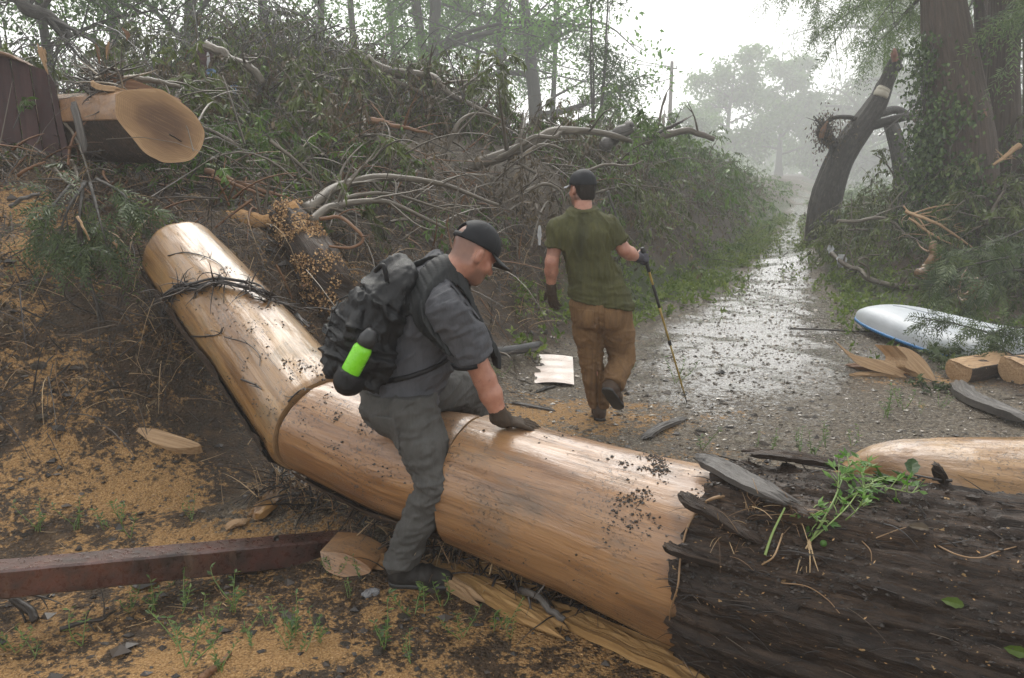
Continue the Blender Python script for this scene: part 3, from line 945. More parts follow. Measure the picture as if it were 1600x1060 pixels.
def wood_r(TH, LL):
    r = np.interp(LL, [0, .62, 1.12, 1.5, 2.0, 2.5, 3.6], [.302, .320, .352, .388, .43, .48, .52])
    p = np.stack([np.cos(TH) * 1.6, np.sin(TH) * 1.6, LL * 0.9], -1)
    m = 1 + 0.04 * fbm(p, 4, 11) + 0.012 * fbm(np.stack([np.cos(TH) * 5, np.sin(TH) * 5, LL * 4], -1), 3, 13) + 0.006 * fbm(np.stack([np.cos(TH) * 14, np.sin(TH) * 14, LL * 1.3], -1), 2, 8)
    return r * m


V3, Q3, G3, I3, A3, T3, a3, b3, L3 = sweep(WAX, wood_r, 150, 130, g0=6.0)
log_butt = thing('felled_log', (A3[:, 0].mean(), A3[:, 1].mean(), 0), 'thick wet log, peeled orange at one end and covered in dark bark at the other', 'log')


def stains(V, spots):
    """0..1 mask of scars on peeled wood, at the places seen at these pixels"""
    out = np.zeros(len(V))
    u_, v_ = project(V)
    for (u, v, su, sv, a) in spots:
        out = np.maximum(out, a * np.exp(-((u_ - u) / su) ** 2 - ((v_ - v) / sv) ** 2))
    return out


MB().add(V3.reshape(-1, 3), Q3, gv=G3.reshape(-1, 3), rnd=stains(V3.reshape(-1, 3), [(818, 777, 22, 9, 1.0), (835, 790, 10, 12, .8), (760, 762, 16, 5, .7), (960, 715, 30, 5, .5), (900, 740, 12, 8, .5), (1050, 740, 18, 18, .7), (700, 860, 60, 20, .4), (1010, 960, 70, 18, .4), (1060, 800, 10, 60, .6)])).build('peeled_wood', M['peeled'], log_butt)
_m = MB()
end_disc(_m, V3[0][::-1], A3[0])
_m.build('sawn_end', M['endgrain'], log_butt)
_m = MB()
end_disc(_m, V3[-1], A3[-1])
_m.build('sawn_end', M['endgrain'], log_butt)

# bark: starts along a ragged edge where the peeling stopped
LB0 = float(np.interp(1080, project(A3)[0], L3))


def bark_start(TH):
    p = np.stack([np.cos(TH) * 2.4, np.sin(TH) * 2.4, 0 * TH], -1)
    return LB0 + 0.10 * fbm(p, 4, 21) + 0.10 * np.exp(-((TH - 2.3) / 0.5) ** 2) + 0.02 * fbm(p * 7, 2, 23) + 0.02


NS_B, NT_B = 215, 260
th = np.linspace(0, 2 * math.pi, NT_B, endpoint=False)
U = np.linspace(0, 1, NS_B) ** 1.15
Ls = bark_start(th)[None, :] + (WL - bark_start(th)[None, :]) * U[:, None]
TH = np.broadcast_to(th[None, :], Ls.shape)


def lerp_axis(arr, LL):
    return np.stack([np.interp(LL, L3, arr[:, k]) for k in range(3)], -1)


pc = np.stack([np.cos(TH) * 0.42, np.sin(TH) * 0.42, Ls], -1)
# fibres run along the log with a slight wander
wander = 0.05 * fbm(pc * np.array([1.5, 1.5, 1.2]), 3, 31)
pf = pc + wander[..., None]
rid = 1 - np.abs(fbm(pf * np.array([24, 24, 1.9]), 4, 33))
rid2 = 1 - np.abs(fbm(pf * np.array([70, 70, 6.0]), 3, 37))
plate = fbm(pf * np.array([6, 6, 1.1]), 3, 35)
edge = smooth(0, 0.06, (Ls - bark_start(TH)))
loose = smooth(0.02, 0.30, Ls - bark_start(TH))
bare = smooth(0.10, 0.32, fbm(pc * np.array([9, 9, 2.6]), 3, 39)) * np.exp(-((Ls - LB0 - 0.10) / 0.16) ** 2) * smooth(0.9, 0.3, np.abs(((TH + 0.35 + math.pi) % (2 * math.pi)) - math.pi))
crack = np.minimum(0, np.abs(fbm(pf * np.array([10, 10, 1.0]) + 7, 3, 43)) - .10) * .28
thick = 0.028 + 0.012 * edge + 0.020 * (rid ** 2 - 0.55) + 0.016 * (rid2 ** 2 - 0.5) + 0.018 * plate + crack + .006 * fbm(pc * np.array([30, 30, 30]), 2, 47)
sid = np.floor((TH * .42 + wander * 1.2) / .027).astype(np.int64)
lid = np.floor(Ls / .24 + _hash(sid, sid * 0, sid * 0 + 3, 51) * 7).astype(np.int64)
hstep = _hash(sid, lid, sid * 0, 53)
lid2 = np.floor(Ls / .09 + _hash(sid, sid * 0, sid * 0 + 5, 57) * 7).astype(np.int64)
thick = thick * .75 + .026 * (hstep - .5) + .010 * (_hash(sid, lid2, sid * 0, 59) - .5)
thick = np.maximum(thick, 0.006) * (1 - bare) - 0.02 * bare
RB = wood_r(TH, Ls) + thick
Ac, ac, bc = lerp_axis(A3, Ls), lerp_axis(a3, Ls), lerp_axis(b3, Ls)
VB = Ac + (ac * np.cos(TH)[..., None] + bc * np.sin(TH)[..., None]) * RB[..., None]
i = np.arange(NS_B * NT_B).reshape(NS_B, NT_B)
nx = np.roll(i, -1, axis=1)
QB = np.stack([i[:-1], nx[:-1], nx[1:], i[1:]], -1).reshape(-1, 4)
gB = np.stack([RB * np.cos(TH), RB * np.sin(TH), Ls], -1)
MB().add(VB.reshape(-1, 3), QB, gv=gB.reshape(-1, 3)).build('bark', M['bark_wet'], log_butt)


def on_butt(u, v, lift=0.0):
    """point of the bark / wood surface seen at a pixel (nearest projected vertex)"""
    pts = np.vstack([VB.reshape(-1, 3), V3.reshape(-1, 3)])
    nrm = np.vstack([(VB - Ac).reshape(-1, 3), (V3 - A3[:, None]).reshape(-1, 3)])
    r = ray(u, v)
    q = pts - np.array([0, 0, CAM_Z])
    ok = (nrm * q).sum(1) < 0
    d = np.linalg.norm(np.cross(q, r), axis=1) / np.linalg.norm(q, axis=1) + (~ok) * 9
    k = int(np.argmin(d))
    return pts[k] + nz(nrm[k]) * lift


def on_log(VV, AA, u, v, lift=0.0):
    pts = VV.reshape(-1, 3)
    nrm = (VV - AA[:, None]).reshape(-1, 3)
    r = ray(u, v)
    q = pts - np.array([0, 0, CAM_Z])
    ok = (nrm * q).sum(1) < 0
    d = np.linalg.norm(np.cross(q, r), axis=1) / np.linalg.norm(q, axis=1) + (~ok) * 9
    k = int(np.argmin(d))
    return pts[k] + nz(nrm[k]) * lift


def strip_plate(pts, width, thick_, mat, name, parent=None, seed=0, up=UP, ncol=9, jag=.16, **kw):
    """split slab of wood or bark along a polyline: fibres of unequal length and height, ragged ends"""
    r = np.random.default_rng(1000 + seed)
    ns = 30
    A = spline(pts, 120)
    t = nz(np.gradient(A, axis=0))
    w = nz(np.cross(t, np.broadcast_to(up, A.shape)))
    n = np.cross(w, t)
    s = np.linspace(0, 1, ns)
    rows = []
    hcol = r.random(ncol) * .55 + .45
    wob = .10 * width * fbm(np.stack([s * 5, s * 0, s * 0], -1) + seed, 2, seed)
    for side in (0, 1):
        cols = range(ncol) if side == 0 else range(ncol - 1, -1, -1)
        for c in cols:
            e = (c / (ncol - 1) - .5) * width * (1 if side == 0 else .94)
            rs_ = np.random.default_rng(seed * 100 + c)
            a0, a1 = jag * rs_.random() * .8, 1 - jag * rs_.random()
            if c in (0, ncol - 1):
                a0, a1 = a0 + jag * .5, a1 - jag * .7
            sc = (a0 + (a1 - a0) * s) * 119
            i0 = np.minimum(sc.astype(int), 118)
            f = (sc - i0)[:, None]
            base = A[i0] * (1 - f) + A[i0 + 1] * f
            h = thick_ * (.5 * hcol[c] + .16 * fbm(np.stack([s * 11, s * 0 + c * 1.3, s * 0], -1) + seed * 3.1, 3, seed + 2)) if side == 0 else np.full(ns, -thick_ * .35)
            tap = np.minimum(1, np.minimum(s, 1 - s) * 7 + .25)
            rows.append(base + w[i0] * (e + wob)[:, None] + n[i0] * (h * tap)[:, None])
    ring = np.stack(rows, 1)
    m = ring.shape[1]
    i = np.arange(ns * m).reshape(ns, m)
    nx = np.roll(i, -1, axis=1)
    Q = np.stack([i[:-1], nx[:-1], nx[1:], i[1:]], -1).reshape(-1, 4)
    Lr = np.linalg.norm(np.diff(A, axis=0), axis=1).sum()
    gv = np.stack([np.broadcast_to(np.arange(m) * .021 + seed, (ns, m)), np.zeros((ns, m)) + seed, np.broadcast_to(s[:, None] * Lr, (ns, m))], -1)
    return MB().add(ring.reshape(-1, 3), Q, gv=gv.reshape(-1, 3), polys=[list(i[0][::-1]), list(i[-1])]).build(name, mat, parent, smooth_shade=False, **kw)


# loose strips of bark at the peeled edge
strip_plate([on_butt(1250, 800, .03), on_butt(1170, 768, .04), on_butt(1110, 742, .045), on_butt(1078, 733, .07)], .085, .035, M['weathered'], 'bark_strip', log_butt, 3)
strip_plate([on_butt(1190, 850, .02), on_butt(1130, 815, .02), on_butt(1085, 800, .05), on_butt(1066, 783, .08)], .06, .03, M['bark_wet'], 'bark_strip', log_butt, 5)
strip_plate([on_butt(1180, 895, .01), on_butt(1120, 880, .02), on_butt(1060, 862, .04), on_butt(1046, 852, .05)], .05, .03, M['bark_wet'], 'bark_strip', log_butt, 7)
strip_plate([on_butt(1330, 733, .02), on_butt(1250, 722, .03), on_butt(1150, 716, .03)], .07, .03, M['bark_wet'], 'bark_strip', log_butt, 9)
strip_plate([on_butt(1530, 790, .02), on_butt(1480, 780, .03), on_butt(1460, 745, .05), on_butt(1450, 732, .06)], .05, .03, M['bark_wet'], 'bark_strip', log_butt, 10)

# the peeled log behind the bark-covered butt
flare = [P(1300, 752, 3.62), P(1370, 735, 3.55), P(1450, 752, 3.42), P(1540, 775, 3.30), P(1640, 790, 3.2), P(1760, 800, 3.1), P(2250, 850, 2.75)]
make_log('felled_log', 'smooth pale peeled log with a tapered tip lying behind the bark-covered log', flare, [.03, .15, .235, .28, .29, .29, .30, .30], M['peeled_tan'], 0.05, 0, 13, g0=11, ends=(False, True))


# ------------------------------------------------------------------ the rusted beam
def beam():
    a0, a1 = P(-110, 916, 3.0), P(606, 846, 3.98)
    t = nz(a1 - a0)
    s = nz(np.cross(t, UP))
    n = np.cross(s, t)
    L = np.linalg.norm(a1 - a0)
    root = thing('steel_beam', on(*((a0 + a1) / 2)[:2]), 'rusty dark red square beam jutting in under the peeled log', 'beam')
    h = .060
    prof = [(-h, -h + .008), (-h, h - .008), (-h + .008, h), (h - .008, h), (h, h - .008), (h, -h + .008), (h - .008, -h), (-h + .008, -h)]
    ns = 40
    V = []
    for k in range(ns):
        c = a0 + t * (L * k / (ns - 1))
        for (x, y) in prof:
            V.append(c + s * (x + .002 * math.sin(k * 1.3)) + n * y)
    V = np.array(V)
    i = np.arange(ns * 8).reshape(ns, 8)
    nx = np.roll(i, -1, axis=1)
    Q = np.stack([i[:-1], i[1:], nx[1:], nx[:-1]], -1).reshape(-1, 4)
    MB().add(V, Q, polys=[list(i[0]), list(i[-1][::-1])]).build('shaft', M['beam'], root, smooth_shade=False)
    c = onplane(432, 842, a0 + s * (h + .0015), s)
    th_ = np.arange(14) / 14 * 2 * math.pi
    ringo = c + (np.cos(th_)[:, None] * t + np.sin(th_)[:, None] * n) * .013
    ringb = ringo - s * .012
    MB().add(np.vstack([ringo, ringb]), [[k, (k + 1) % 14, 14 + (k + 1) % 14, 14 + k] for k in range(14)], polys=[list(range(14))]).build('bolt_hole', M['beam_dark'], root)
    return root


beam()


# ------------------------------------------------------------------ pieces of wood with a traced outline, a real distance and thickness
def extrude_outline(px, p0, n, vec, name, mat, parent=None, endmat=None, bulge=0.0, **kw):
    """outline pixels lie on the plane (p0, n); the slab is extruded by vec"""
    base = np.array([onplane(u, v, p0, n) for u, v in px])
    base = spline(np.vstack([base, base[:1]]), len(px) * 4 + 1)[:-1]
    m = len(base)
    c = base.mean(0)
    vec = np.asarray(vec, float)
    lay = [base, base + vec * .3 + (base - c) * bulge, base + vec * .7 + (base - c) * bulge, base + vec]
    V = np.vstack(lay)
    i = np.arange(4 * m).reshape(4, m)
    nx = np.roll(i, -1, axis=1)
    Q = np.stack([i[:-1], nx[:-1], nx[1:], i[1:]], -1).reshape(-1, 4)
    e1 = nz(base[m // 2] - base[0])
    gv = np.stack([(V - c) @ nz(np.cross(n, e1)), (V - c) @ nz(n), (V - c) @ e1], -1)
    mb = MB()
    if endmat is None:
        mb.add(V, Q, gv=gv, polys=[list(i[0]), list(i[-1][::-1])])
        return mb.build(name, mat, parent, smooth_shade=False, **kw)
    mb.add(V, Q, gv=gv)
    o = mb.build(name, mat, parent, smooth_shade=False, **kw)
    mf = MB()
    end_disc(mf, base, c)
    mf.build('sawn_face', endmat, parent)
    return o


# sawn log high on the bank, upper left
fc = P(240, 195, 6.1)
fn = nz(np.array([.40, -.90, .12]))
face_px = [(180, 148), (190, 143), (204, 141), (244, 139), (266, 148), (283, 160), (299, 173), (310, 187), (319, 205), (317, 225), (308, 241), (294, 252), (260, 255), (243, 249), (226, 239), (208, 218), (190, 196), (181, 178)]
high = thing('sawn_log', fc - np.array([.3, -.3, .45]), 'large sawn log with brown oval cut face, high on the bank', 'log')
hv = np.array([-1.0, .66, .02])
up_px = [(180, 148), (204, 141), (244, 139), (266, 148), (283, 160), (240, 174), (190, 188), (181, 178)]
lo_px = [(186, 186), (240, 172), (283, 160), (310, 187), (319, 205), (317, 225), (294, 252), (260, 255), (243, 249), (226, 239), (208, 218), (192, 197)]
extrude_outline(up_px, fc, fn, hv, 'peeled_wood', M['peeled'], high)
extrude_outline(lo_px, fc, fn, hv, 'bark', M['bark_wet'], high)
_m = MB()
_b = np.array([onplane(u, v, fc + fn * .004, fn) for u, v in face_px])
_b = spline(np.vstack([_b, _b[:1]]), 90)[:-1]
_b = _b + (_b - _b.mean(0)) * (.02 * fbm(_b * 9, 3, 5))[:, None]
end_disc(_m, _b, _b.mean(0) + (onplane(262, 186, fc + fn * .004, fn) - _b.mean(0)) * .6)
_m.build('sawn_face', M['endgrain'], high)
extrude_outline([(150, 128), (165, 115), (200, 122), (242, 138), (262, 146), (236, 140), (200, 141)], P(210, 128, 6.35), fn, np.array([-.35, .6, .05]), 'bark_slab', M['orange_fibre'], high)
strip_plate([P(113, 158, 6.0), P(122, 190, 6.0), P(136, 246, 6.05)], .055, .03, M['weathered'], 'loose_bark_strip', high, 15, up=np.array([0, -1, 0.0]))
strip_plate([P(142, 128, 6.1), P(160, 138, 6.1), P(196, 141, 6.1)], .07, .05, M['splinter'], 'torn_sapwood', high, 16)
_r = np.random.default_rng(17)
_m = MB()
_c = np.stack([P(165 + 60 * (_r.random() - .5), 132 + 50 * (_r.random() - .5), 6.15 + .35 * _r.random()) for _ in range(170)])
for _q in _c:
    _d = nz(_r.normal(size=3) * [1, .6, .7] + [-.4, -.2, .1])
    _L = .08 + .22 * _r.random()
    _t = np.linspace(0, 1, 7)[:, None]
    add_tubes(_m, _q + _d * _L * _t + _r.normal(size=3) * .06 * _t ** 2, np.linspace(.010, .002, 7) * (.4 + _r.random()), 4, rnd=_r.random())
_m.build('torn_roots', M['twig'], high, kind='stuff')

# slabs, wedges, chunks
p = hit(258, 690)
extrude_outline([(204, 668), (240, 670), (275, 680), (314, 696), (270, 700), (235, 690)], p + np.array([0, 0, .05]), np.array([.15, -.55, .82]), np.array([0, .02, -.05]), 'wood_slab', M['splinter'],
                label='thin curved wood slab lying on the muddy bank below the long peeled log', cat='wood slab')
p = hit(560, 898)
wedge = thing('wood_wedge', p, 'brown sawn wood wedge propping the rusty beam beside the boot', 'wood wedge')
extrude_outline([(500, 862), (540, 866), (576, 886), (574, 897), (540, 902), (508, 890)], p + np.array([-.05, -.02, .03]), np.array([-.1, -.95, .3]), np.array([.05, .16, .02]), 'block', M['peeled'], wedge)
extrude_outline([(545, 862), (612, 868), (606, 895), (578, 894), (574, 884)], p + np.array([.02, .05, .05]), np.array([.1, -.5, .85]), np.array([0, .03, -.05]), 'slab_face', M['peeled_tan'], wedge)

for k, (pts, w, lab) in enumerate([
    ([(668, 886), (740, 920), (820, 965), (905, 1010)], .13, 'long yellow split board lying in the sawdust beside the black boot'),
    ([(722, 874), (775, 892), (830, 915), (872, 936)], .10, 'short yellow split board tucked against the underside of the log'),
    ([(850, 955), (930, 995), (1030, 1040), (1120, 1085)], .12, 'yellow split board running out of the bottom of the picture'),
    ([(620, 880), (690, 915), (760, 958)], .06, 'narrow dirty split board under the toe of the boot')]):
    strip_plate([hit(u, v) + np.array([0, 0, .03]) for u, v in pts], w, .05, M['splinter_yellow'] if k < 3 else M['splinter'], 'split_board', None, 30 + k, label=lab, cat='split board', group='split boards beside the log')

# wedge slabs and short logs on the right of the path
p = hit(1400, 590)
extrude_outline([(1302, 530), (1330, 552), (1360, 560), (1405, 567), (1420, 570), (1418, 588), (1380, 583), (1345, 572), (1325, 555)], p + np.array([0, 0, .1]), np.array([-.1, -.9, .4]), np.array([.05, .14, -.03]), 'split_wedge', M['splinter'],
                label='pale split wood wedge with a pointed tip curling up from the gravel', cat='wood wedge')
extrude_outline([(1400, 541), (1420, 545), (1442, 560), (1456, 580), (1462, 597), (1448, 600), (1434, 584), (1415, 574), (1418, 560)], p + np.array([.2, -.1, .12]), np.array([-.2, -.9, .38]), np.array([-.12, .16, -.02]), 'wood_slice', M['splinter'],
                label='thick curved slice of orange wood leaning between the wedge and the short logs', cat='wood slice')
strip_plate([hit(1318, 575) + [0, 0, .03], hit(1370, 584) + [0, 0, .04], hit(1425, 592) + [0, 0, .04]], .10, .05, M['orange_fibre'], 'torn_plank', None, 50, label='torn fibrous orange plank lying under the split wood wedge', cat='plank')
strip_plate([hit(1420, 594) + [0, 0, .02], hit(1380, 590) + [0, 0, .03], hit(1326, 590) + [0, 0, .02]], .07, .04, M['splinter'], 'torn_plank', None, 51, label='narrow pale torn plank in front of the orange torn plank', cat='plank')


def short_log(px0, px1, r, label, seed):
    a0, a1 = np.array(px0), np.array(px1)
    root = thing('short_log', (a0 + a1) / 2 - [0, 0, r], label, 'log')
    rf = lambda TH, LL: r * (1 + .10 * fbm(np.stack([np.cos(TH), np.sin(TH), LL], -1) + seed, 3, seed) + 0.03 * (1 - np.abs(fbm(np.stack([np.cos(TH) * 6, np.sin(TH) * 6, LL * 3], -1), 3, seed))))
    V, Q, gv, i, A, t, a, b, L = sweep([a0, a1], rf, 24, 60)
    # half of the round was split off: flatten the top
    n = nz(np.array([-.1, -.25, .96]))
    d = (V - A[:, None]) @ n
    cutm = d > r * .45
    V = V - n * np.where(cutm, d - r * .45, 0)[..., None]
    fl = cutm.all
    MB().add(V.reshape(-1, 3), Q, gv=gv.reshape(-1, 3)).build('bark', M['bark_wet'], root)
    m = MB()
    end_disc(m, V[0][::-1], A[0])
    m.build('sawn_end', M['splinter'], root)
    top = MB()
    w = nz(np.cross(t[0], n))
    hw = r * .86
    c0, c1 = A[0] + n * (r * .455), A[-1] + n * (r * .455)
    g = [[c0 - w * hw, c0 + w * hw], [c1 - w * hw, c1 + w * hw]]
    V2 = []
    for f in np.linspace(0.01, .99, 12):
        for e in np.linspace(-1, 1, 8):
            c = c0 * (1 - f) + c1 * f
            V2.append(c + w * hw * e + n * (.006 + .010 * float(fbm(np.array([[f * 9, e * 3, seed]]), 3, seed)[0])))
    i = np.arange(96).reshape(12, 8)
    top.add(np.array(V2), np.stack([i[:-1, :-1], i[:-1, 1:], i[1:, 1:], i[1:, :-1]], -1).reshape(-1, 4), gv=(np.array(V2) - c0) @ np.stack([w, n, t[0]], 1))
    top.build('split_face', M['splinter'], root)
    return root


q = hit(1500, 600)
short_log(hit(1496, 596) + [0, 0, .10], hit(1580, 584) + [.05, .1, .10], .125, 'short dark-barked log with a pale split top, beside the orange wood slice', 3)
short_log(hit(1582, 598) + [0, 0, .12], hit(1680, 590) + [.1, .1, .12], .145, 'short round log with a pale cut end at the edge of the picture', 6)
# ------------------------------------------------------------------ trees: tapered trunk, limbs, and a crown of leaf blades
def limb_curve(p, d, L, rng, K=7, rise=0.0, wob=0.10):
    t = np.linspace(0, 1, K)[:, None]
    side = nz(np.cross(d, rng.normal(size=3)))
    side2 = np.cross(d, side)
    w1, w2 = rng.normal(size=2) * wob
    ph = rng.random() * 6
    return p + d * L * t + np.array([0, 0, 1.0]) * rise * L * t ** 2 + side * (w1 * L * np.sin(t * 3 + ph) - w1 * L * math.sin(ph)) + side2 * (w2 * L * t * t)


def make_tree(name, label, base, height, r0, seed, lean=(0, 0), first=0.3, n1=11, n2=5, spread=0.42, leaves=7000, leaf=(.11, .06), mat='tree_leaf', bark='bark_far',
              forks=1, group=None, cat='tree', clump=.38, droop=.15, up=0.55, trunk_pts=None, hang=False, crown=True, far_leaf_bias=0.5):
    rng = np.random.default_rng(seed)
    base = np.asarray(base, float)
    root = thing(name, base, label, cat, group)
    tr, br = MB(), MB()
    trunks = []
    for f in range(forks):
        ln = np.array([lean[0], lean[1], 0]) * height
        if forks > 1:
            a = f / forks * 6.28 + rng.random()
            ln = ln + np.array([math.cos(a), math.sin(a), 0]) * height * .11
        K = 12
        t = np.linspace(0, 1, K)[:, None]
        c = base + np.array([0, 0, -.3]) * (1 - t) + np.array([0, 0, height]) * t + ln * t ** 1.3
        c[:, 0] += .02 * height * np.sin(t[:, 0] * (3 + 2 * rng.random()) + rng.random() * 6) * t[:, 0] ** .5
        c[:, 1] += .02 * height * np.sin(t[:, 0] * (3 + 2 * rng.random()) + rng.random() * 6) * t[:, 0] ** .5
        if trunk_pts is not None and f == 0:
            c = spline(trunk_pts, K)
        r = r0 * (1 - f * .2) * (1 - .86 * t[:, 0] ** .9) * (1 + .5 * np.exp(-t[:, 0] * 16))
        c2 = spline(c, 26)
        r2 = np.interp(np.linspace(0, 1, 26), t[:, 0], r)
        add_tubes(tr, c2, r2, 12, rnd=rng.random())
        trunks.append((c2, r2))
    P1, R1, P2, R2, P3, R3 = [], [], [], [], [], []
    tips = []
    for (c2, r2) in trunks:
        for j in range(max(3, n1 // forks)):
            f = first + (0.97 - first) * (j + rng.random() * .8) / (n1 / forks)
            f = min(f, .98)
            k = f * 25
            i0 = int(k)
            p = c2[i0] * (1 - (k - i0)) + c2[min(i0 + 1, 25)] * (k - i0)
            rr = r2[i0] * .55
            az = j * 2.4 + rng.normal() * .5
            el = up * (.5 + f * .8) + rng.normal() * .15
            d = np.array([math.cos(az) * math.cos(el), math.sin(az) * math.cos(el), math.sin(el)])
            L = height * spread * (1.15 - .6 * abs(f - .55) - .45 * f) * (.7 + .5 * rng.random())
            c = limb_curve(p, d, L, rng, 8, -droop + .1 * rng.normal())
            P1.append(c)
            R1.append(np.linspace(rr, rr * .2, 8))
            for m in range(n2):
                g = .25 + .75 * (m + rng.random()) / n2
                kk = min(int(g * 7), 6)
                d2 = nz(nz(c[kk + 1] - c[kk]) + rng.normal(size=3) * .75 + [0, 0, .12])
                L2 = L * (.55 - .25 * g) * (.7 + .6 * rng.random())
                cc = limb_curve(c[kk], d2, L2, rng, 6, -droop * .8)
                P2.append(cc)
                R2.append(np.linspace(rr * .38, rr * .08, 6))
                tips.append(cc)
                for w in range(2):
                    d3 = nz(nz(cc[4] - cc[2]) + rng.normal(size=3) * .9)
                    c3 = limb_curve(cc[2 + w * 2], d3, L2 * .5, rng, 5, -droop)
                    P3.append(c3)
                    R3.append(np.linspace(rr * .14, rr * .04, 5))
                    tips.append(c3)
    add_tubes(br, P1, R1, 6, rng=rng)
    add_tubes(br, P2, R2, 4, rng=rng)
    add_tubes(br, P3, R3, 3, rng=rng)
    tr.build('trunk', M[bark], root)
    br.build('limbs', M[bark], root, kind='stuff' if forks > 1 else None)
    if crown and leaves:
        n = len(tips)
        which = rng.integers(0, n, leaves)
        T5 = np.stack([spline(c, 6) for c in tips])
        ff = np.clip(rng.random(leaves) ** far_leaf_bias, 0, .999) * 5
        i0 = ff.astype(int)
        base_p = T5[which, i0] * (1 - (ff - i0))[:, None] + T5[which, i0 + 1] * (ff - i0)[:, None]
        dens = vnoise(base_p / (clump * 3.2), seed)
        C = base_p + rng.normal(size=(leaves, 3)) * clump * np.array([1, 1, .7])
        if hang:
            C[:, 2] -= np.abs(rng.normal(size=leaves)) * clump * .8
            D = nz(rng.normal(size=(leaves, 3)) * .45 + [0, 0, -1.0] + nz(T5[which, 5] - T5[which, 0]) * .6)
        else:
            D = nz(rng.normal(size=(leaves, 3)) + [0, 0, -.45])
        keep = dens + .25 * rng.random(leaves) > .42
        C, D = C[keep], D[keep]
        tint = np.clip(.5 + .35 * (vnoise(C / (clump * 2.2), seed + 3) * 2 - 1) + rng.normal(size=len(C)) * .17, 0, 1)
        cm = MB()
        add_leaves(cm, C, D, rng.normal(size=(len(C), 3)) + [0, 0, .8], leaf[0] * (.6 + .8 * rng.random(len(C))), leaf[1] * (.7 + .6 * rng.random(len(C))), tint)
        cm.build('crown', M[mat], root, smooth_shade=False)
    return root


def base_at(u, d, sink=0.1):
    """a trunk base on the land at picture column u and distance d"""
    x = (u - 800) / _F * d * 1.0
    return on(x, d, -sink)


# belt of trees behind the flood bank -------------------------------------------------
BELT = 'trees behind the flood bank'
make_tree('tree', 'slim leafy tree with a straight thin trunk above the torn root mass', base_at(569, 39), 22.4, 0.22, 101, (.0, .05), .4, 12, 5, .30, 8475, (0.23, 0.11), 'tree_leaf_bright', group=BELT, clump=0.59)
make_tree('tree', 'big forked tree with dark trunks leaning left, bright green crown', base_at(685, 42), 25.2, 0.42, 102, (-.10, .0), .2, 15, 6, .34, 14832, (0.25, 0.13), 'tree_leaf_bright', forks=2, group=BELT, clump=0.63)
make_tree('tree', 'leaning tree with vine-draped trunk in front of the bright sky edge', base_at(838, 46), 25.2, 0.45, 103, (-.12, .0), .15, 15, 6, .25, 12713, (0.25, 0.11), 'tree_leaf', group=BELT, clump=0.59)
make_tree('tree', 'tall tree with a dark upright stem right of the forked tree', base_at(795, 50), 29.4, 0.42, 104, (-.04, 0), .2, 14, 6, .24, 11653, (0.27, 0.13), 'tree_leaf_bright', group=BELT, clump=0.63)
make_tree('tree', 'slender pale hazy tree at the right end of the tree belt', base_at(858, 55), 18.2, 0.25, 105, (.0, 0), .3, 12, 5, .22, 6356, (0.26, 0.11), 'tree_leaf', group=BELT, clump=0.56)
make_tree('tree', 'low dense tree filling the gap left of the forked tree', base_at(622, 49), 16.8, 0.31, 106, (.0, .0), .12, 14, 6, .38, 11653, (0.27, 0.13), 'tree_leaf', group=BELT, clump=0.70)
make_tree('tree', 'low shaggy tree at the foot of the belt beneath the leaning tree', base_at(745, 53), 14.0, 0.28, 107, (.05, .0), .1, 13, 6, .42, 9534, (0.27, 0.13), 'tree_leaf', group=BELT, clump=0.70)
make_tree('bare_tree', 'thin multi-stemmed tree, nearly bare, standing alone against the white sky', base_at(926, 24), 6.0, .070, 108, (.02, 0), .35, 18, 4, .14, 2600, (.10, .045), 'tree_leaf_dark', 'bark_tree', forks=4, clump=.20, droop=-.05, up=.9)
make_tree('tree', 'small leafy tree behind the debris to the right of the nearly bare tree', base_at(958, 27), 3.2, .06, 109, (.02, 0), .2, 10, 5, .26, 2400, (.11, .05), 'tree_leaf_dark', 'bark_tree', clump=.28)
# dark trees on the left -----------------------------------------------------------
make_tree('tree', 'tree with dark trunk and lacy open branches in the top left corner', base_at(34, 14), 7.5, .13, 121, (.02, 0), .3, 10, 5, .34, 3116, (.12, .055), 'tree_leaf_dark', 'bark_tree', group=BELT, clump=.32)
make_tree('tree', 'thin-trunked dark tree just right of the gap of sky at top left', base_at(105, 16), 8, .12, 122, (-.02, .0), .25, 12, 5, .34, 5330, (.13, .06), 'tree_leaf_dark', 'bark_tree', group=BELT, clump=.34)
make_tree('tree', 'dense dark evergreen tree above the sawn log on the bank', base_at(205, 26), 12.2, 0.28, 123, (.0, .0), .08, 17, 7, .42, 19069, (0.14, 0.07), 'tree_leaf', 'bark_tree', group=BELT, clump=0.55)
make_tree('tree', 'broad dark tree behind the root heap, left half', base_at(320, 28), 13.5, 0.31, 124, (.02, .0), .08, 17, 7, .44, 19069, (0.15, 0.07), 'tree_leaf', 'bark_tree', group=BELT, clump=0.60)
make_tree('tree', 'broad mid-green tree behind the root heap, right half', base_at(440, 30), 13.5, 0.28, 125, (.0, .0), .1, 16, 7, .42, 17948, (0.16, 0.07), 'tree_leaf', 'bark_tree', group=BELT, clump=0.60)
make_tree('tree', 'bushy tree showing between the root heap and the slim straight tree', base_at(512, 33), 13.5, 0.25, 126, (.0, .0), .1, 15, 6, .42, 15704, (0.17, 0.08), 'tree_leaf', group=BELT, clump=0.60)
make_tree('tree', 'dark leaning tree at the left edge of the picture behind the red boards', base_at(-60, 15), 9, .2, 127, (.10, .0), .1, 14, 6, .40, 7380, (.13, .06), 'tree_leaf_dark', 'bark_tree', group=BELT, clump=.36)
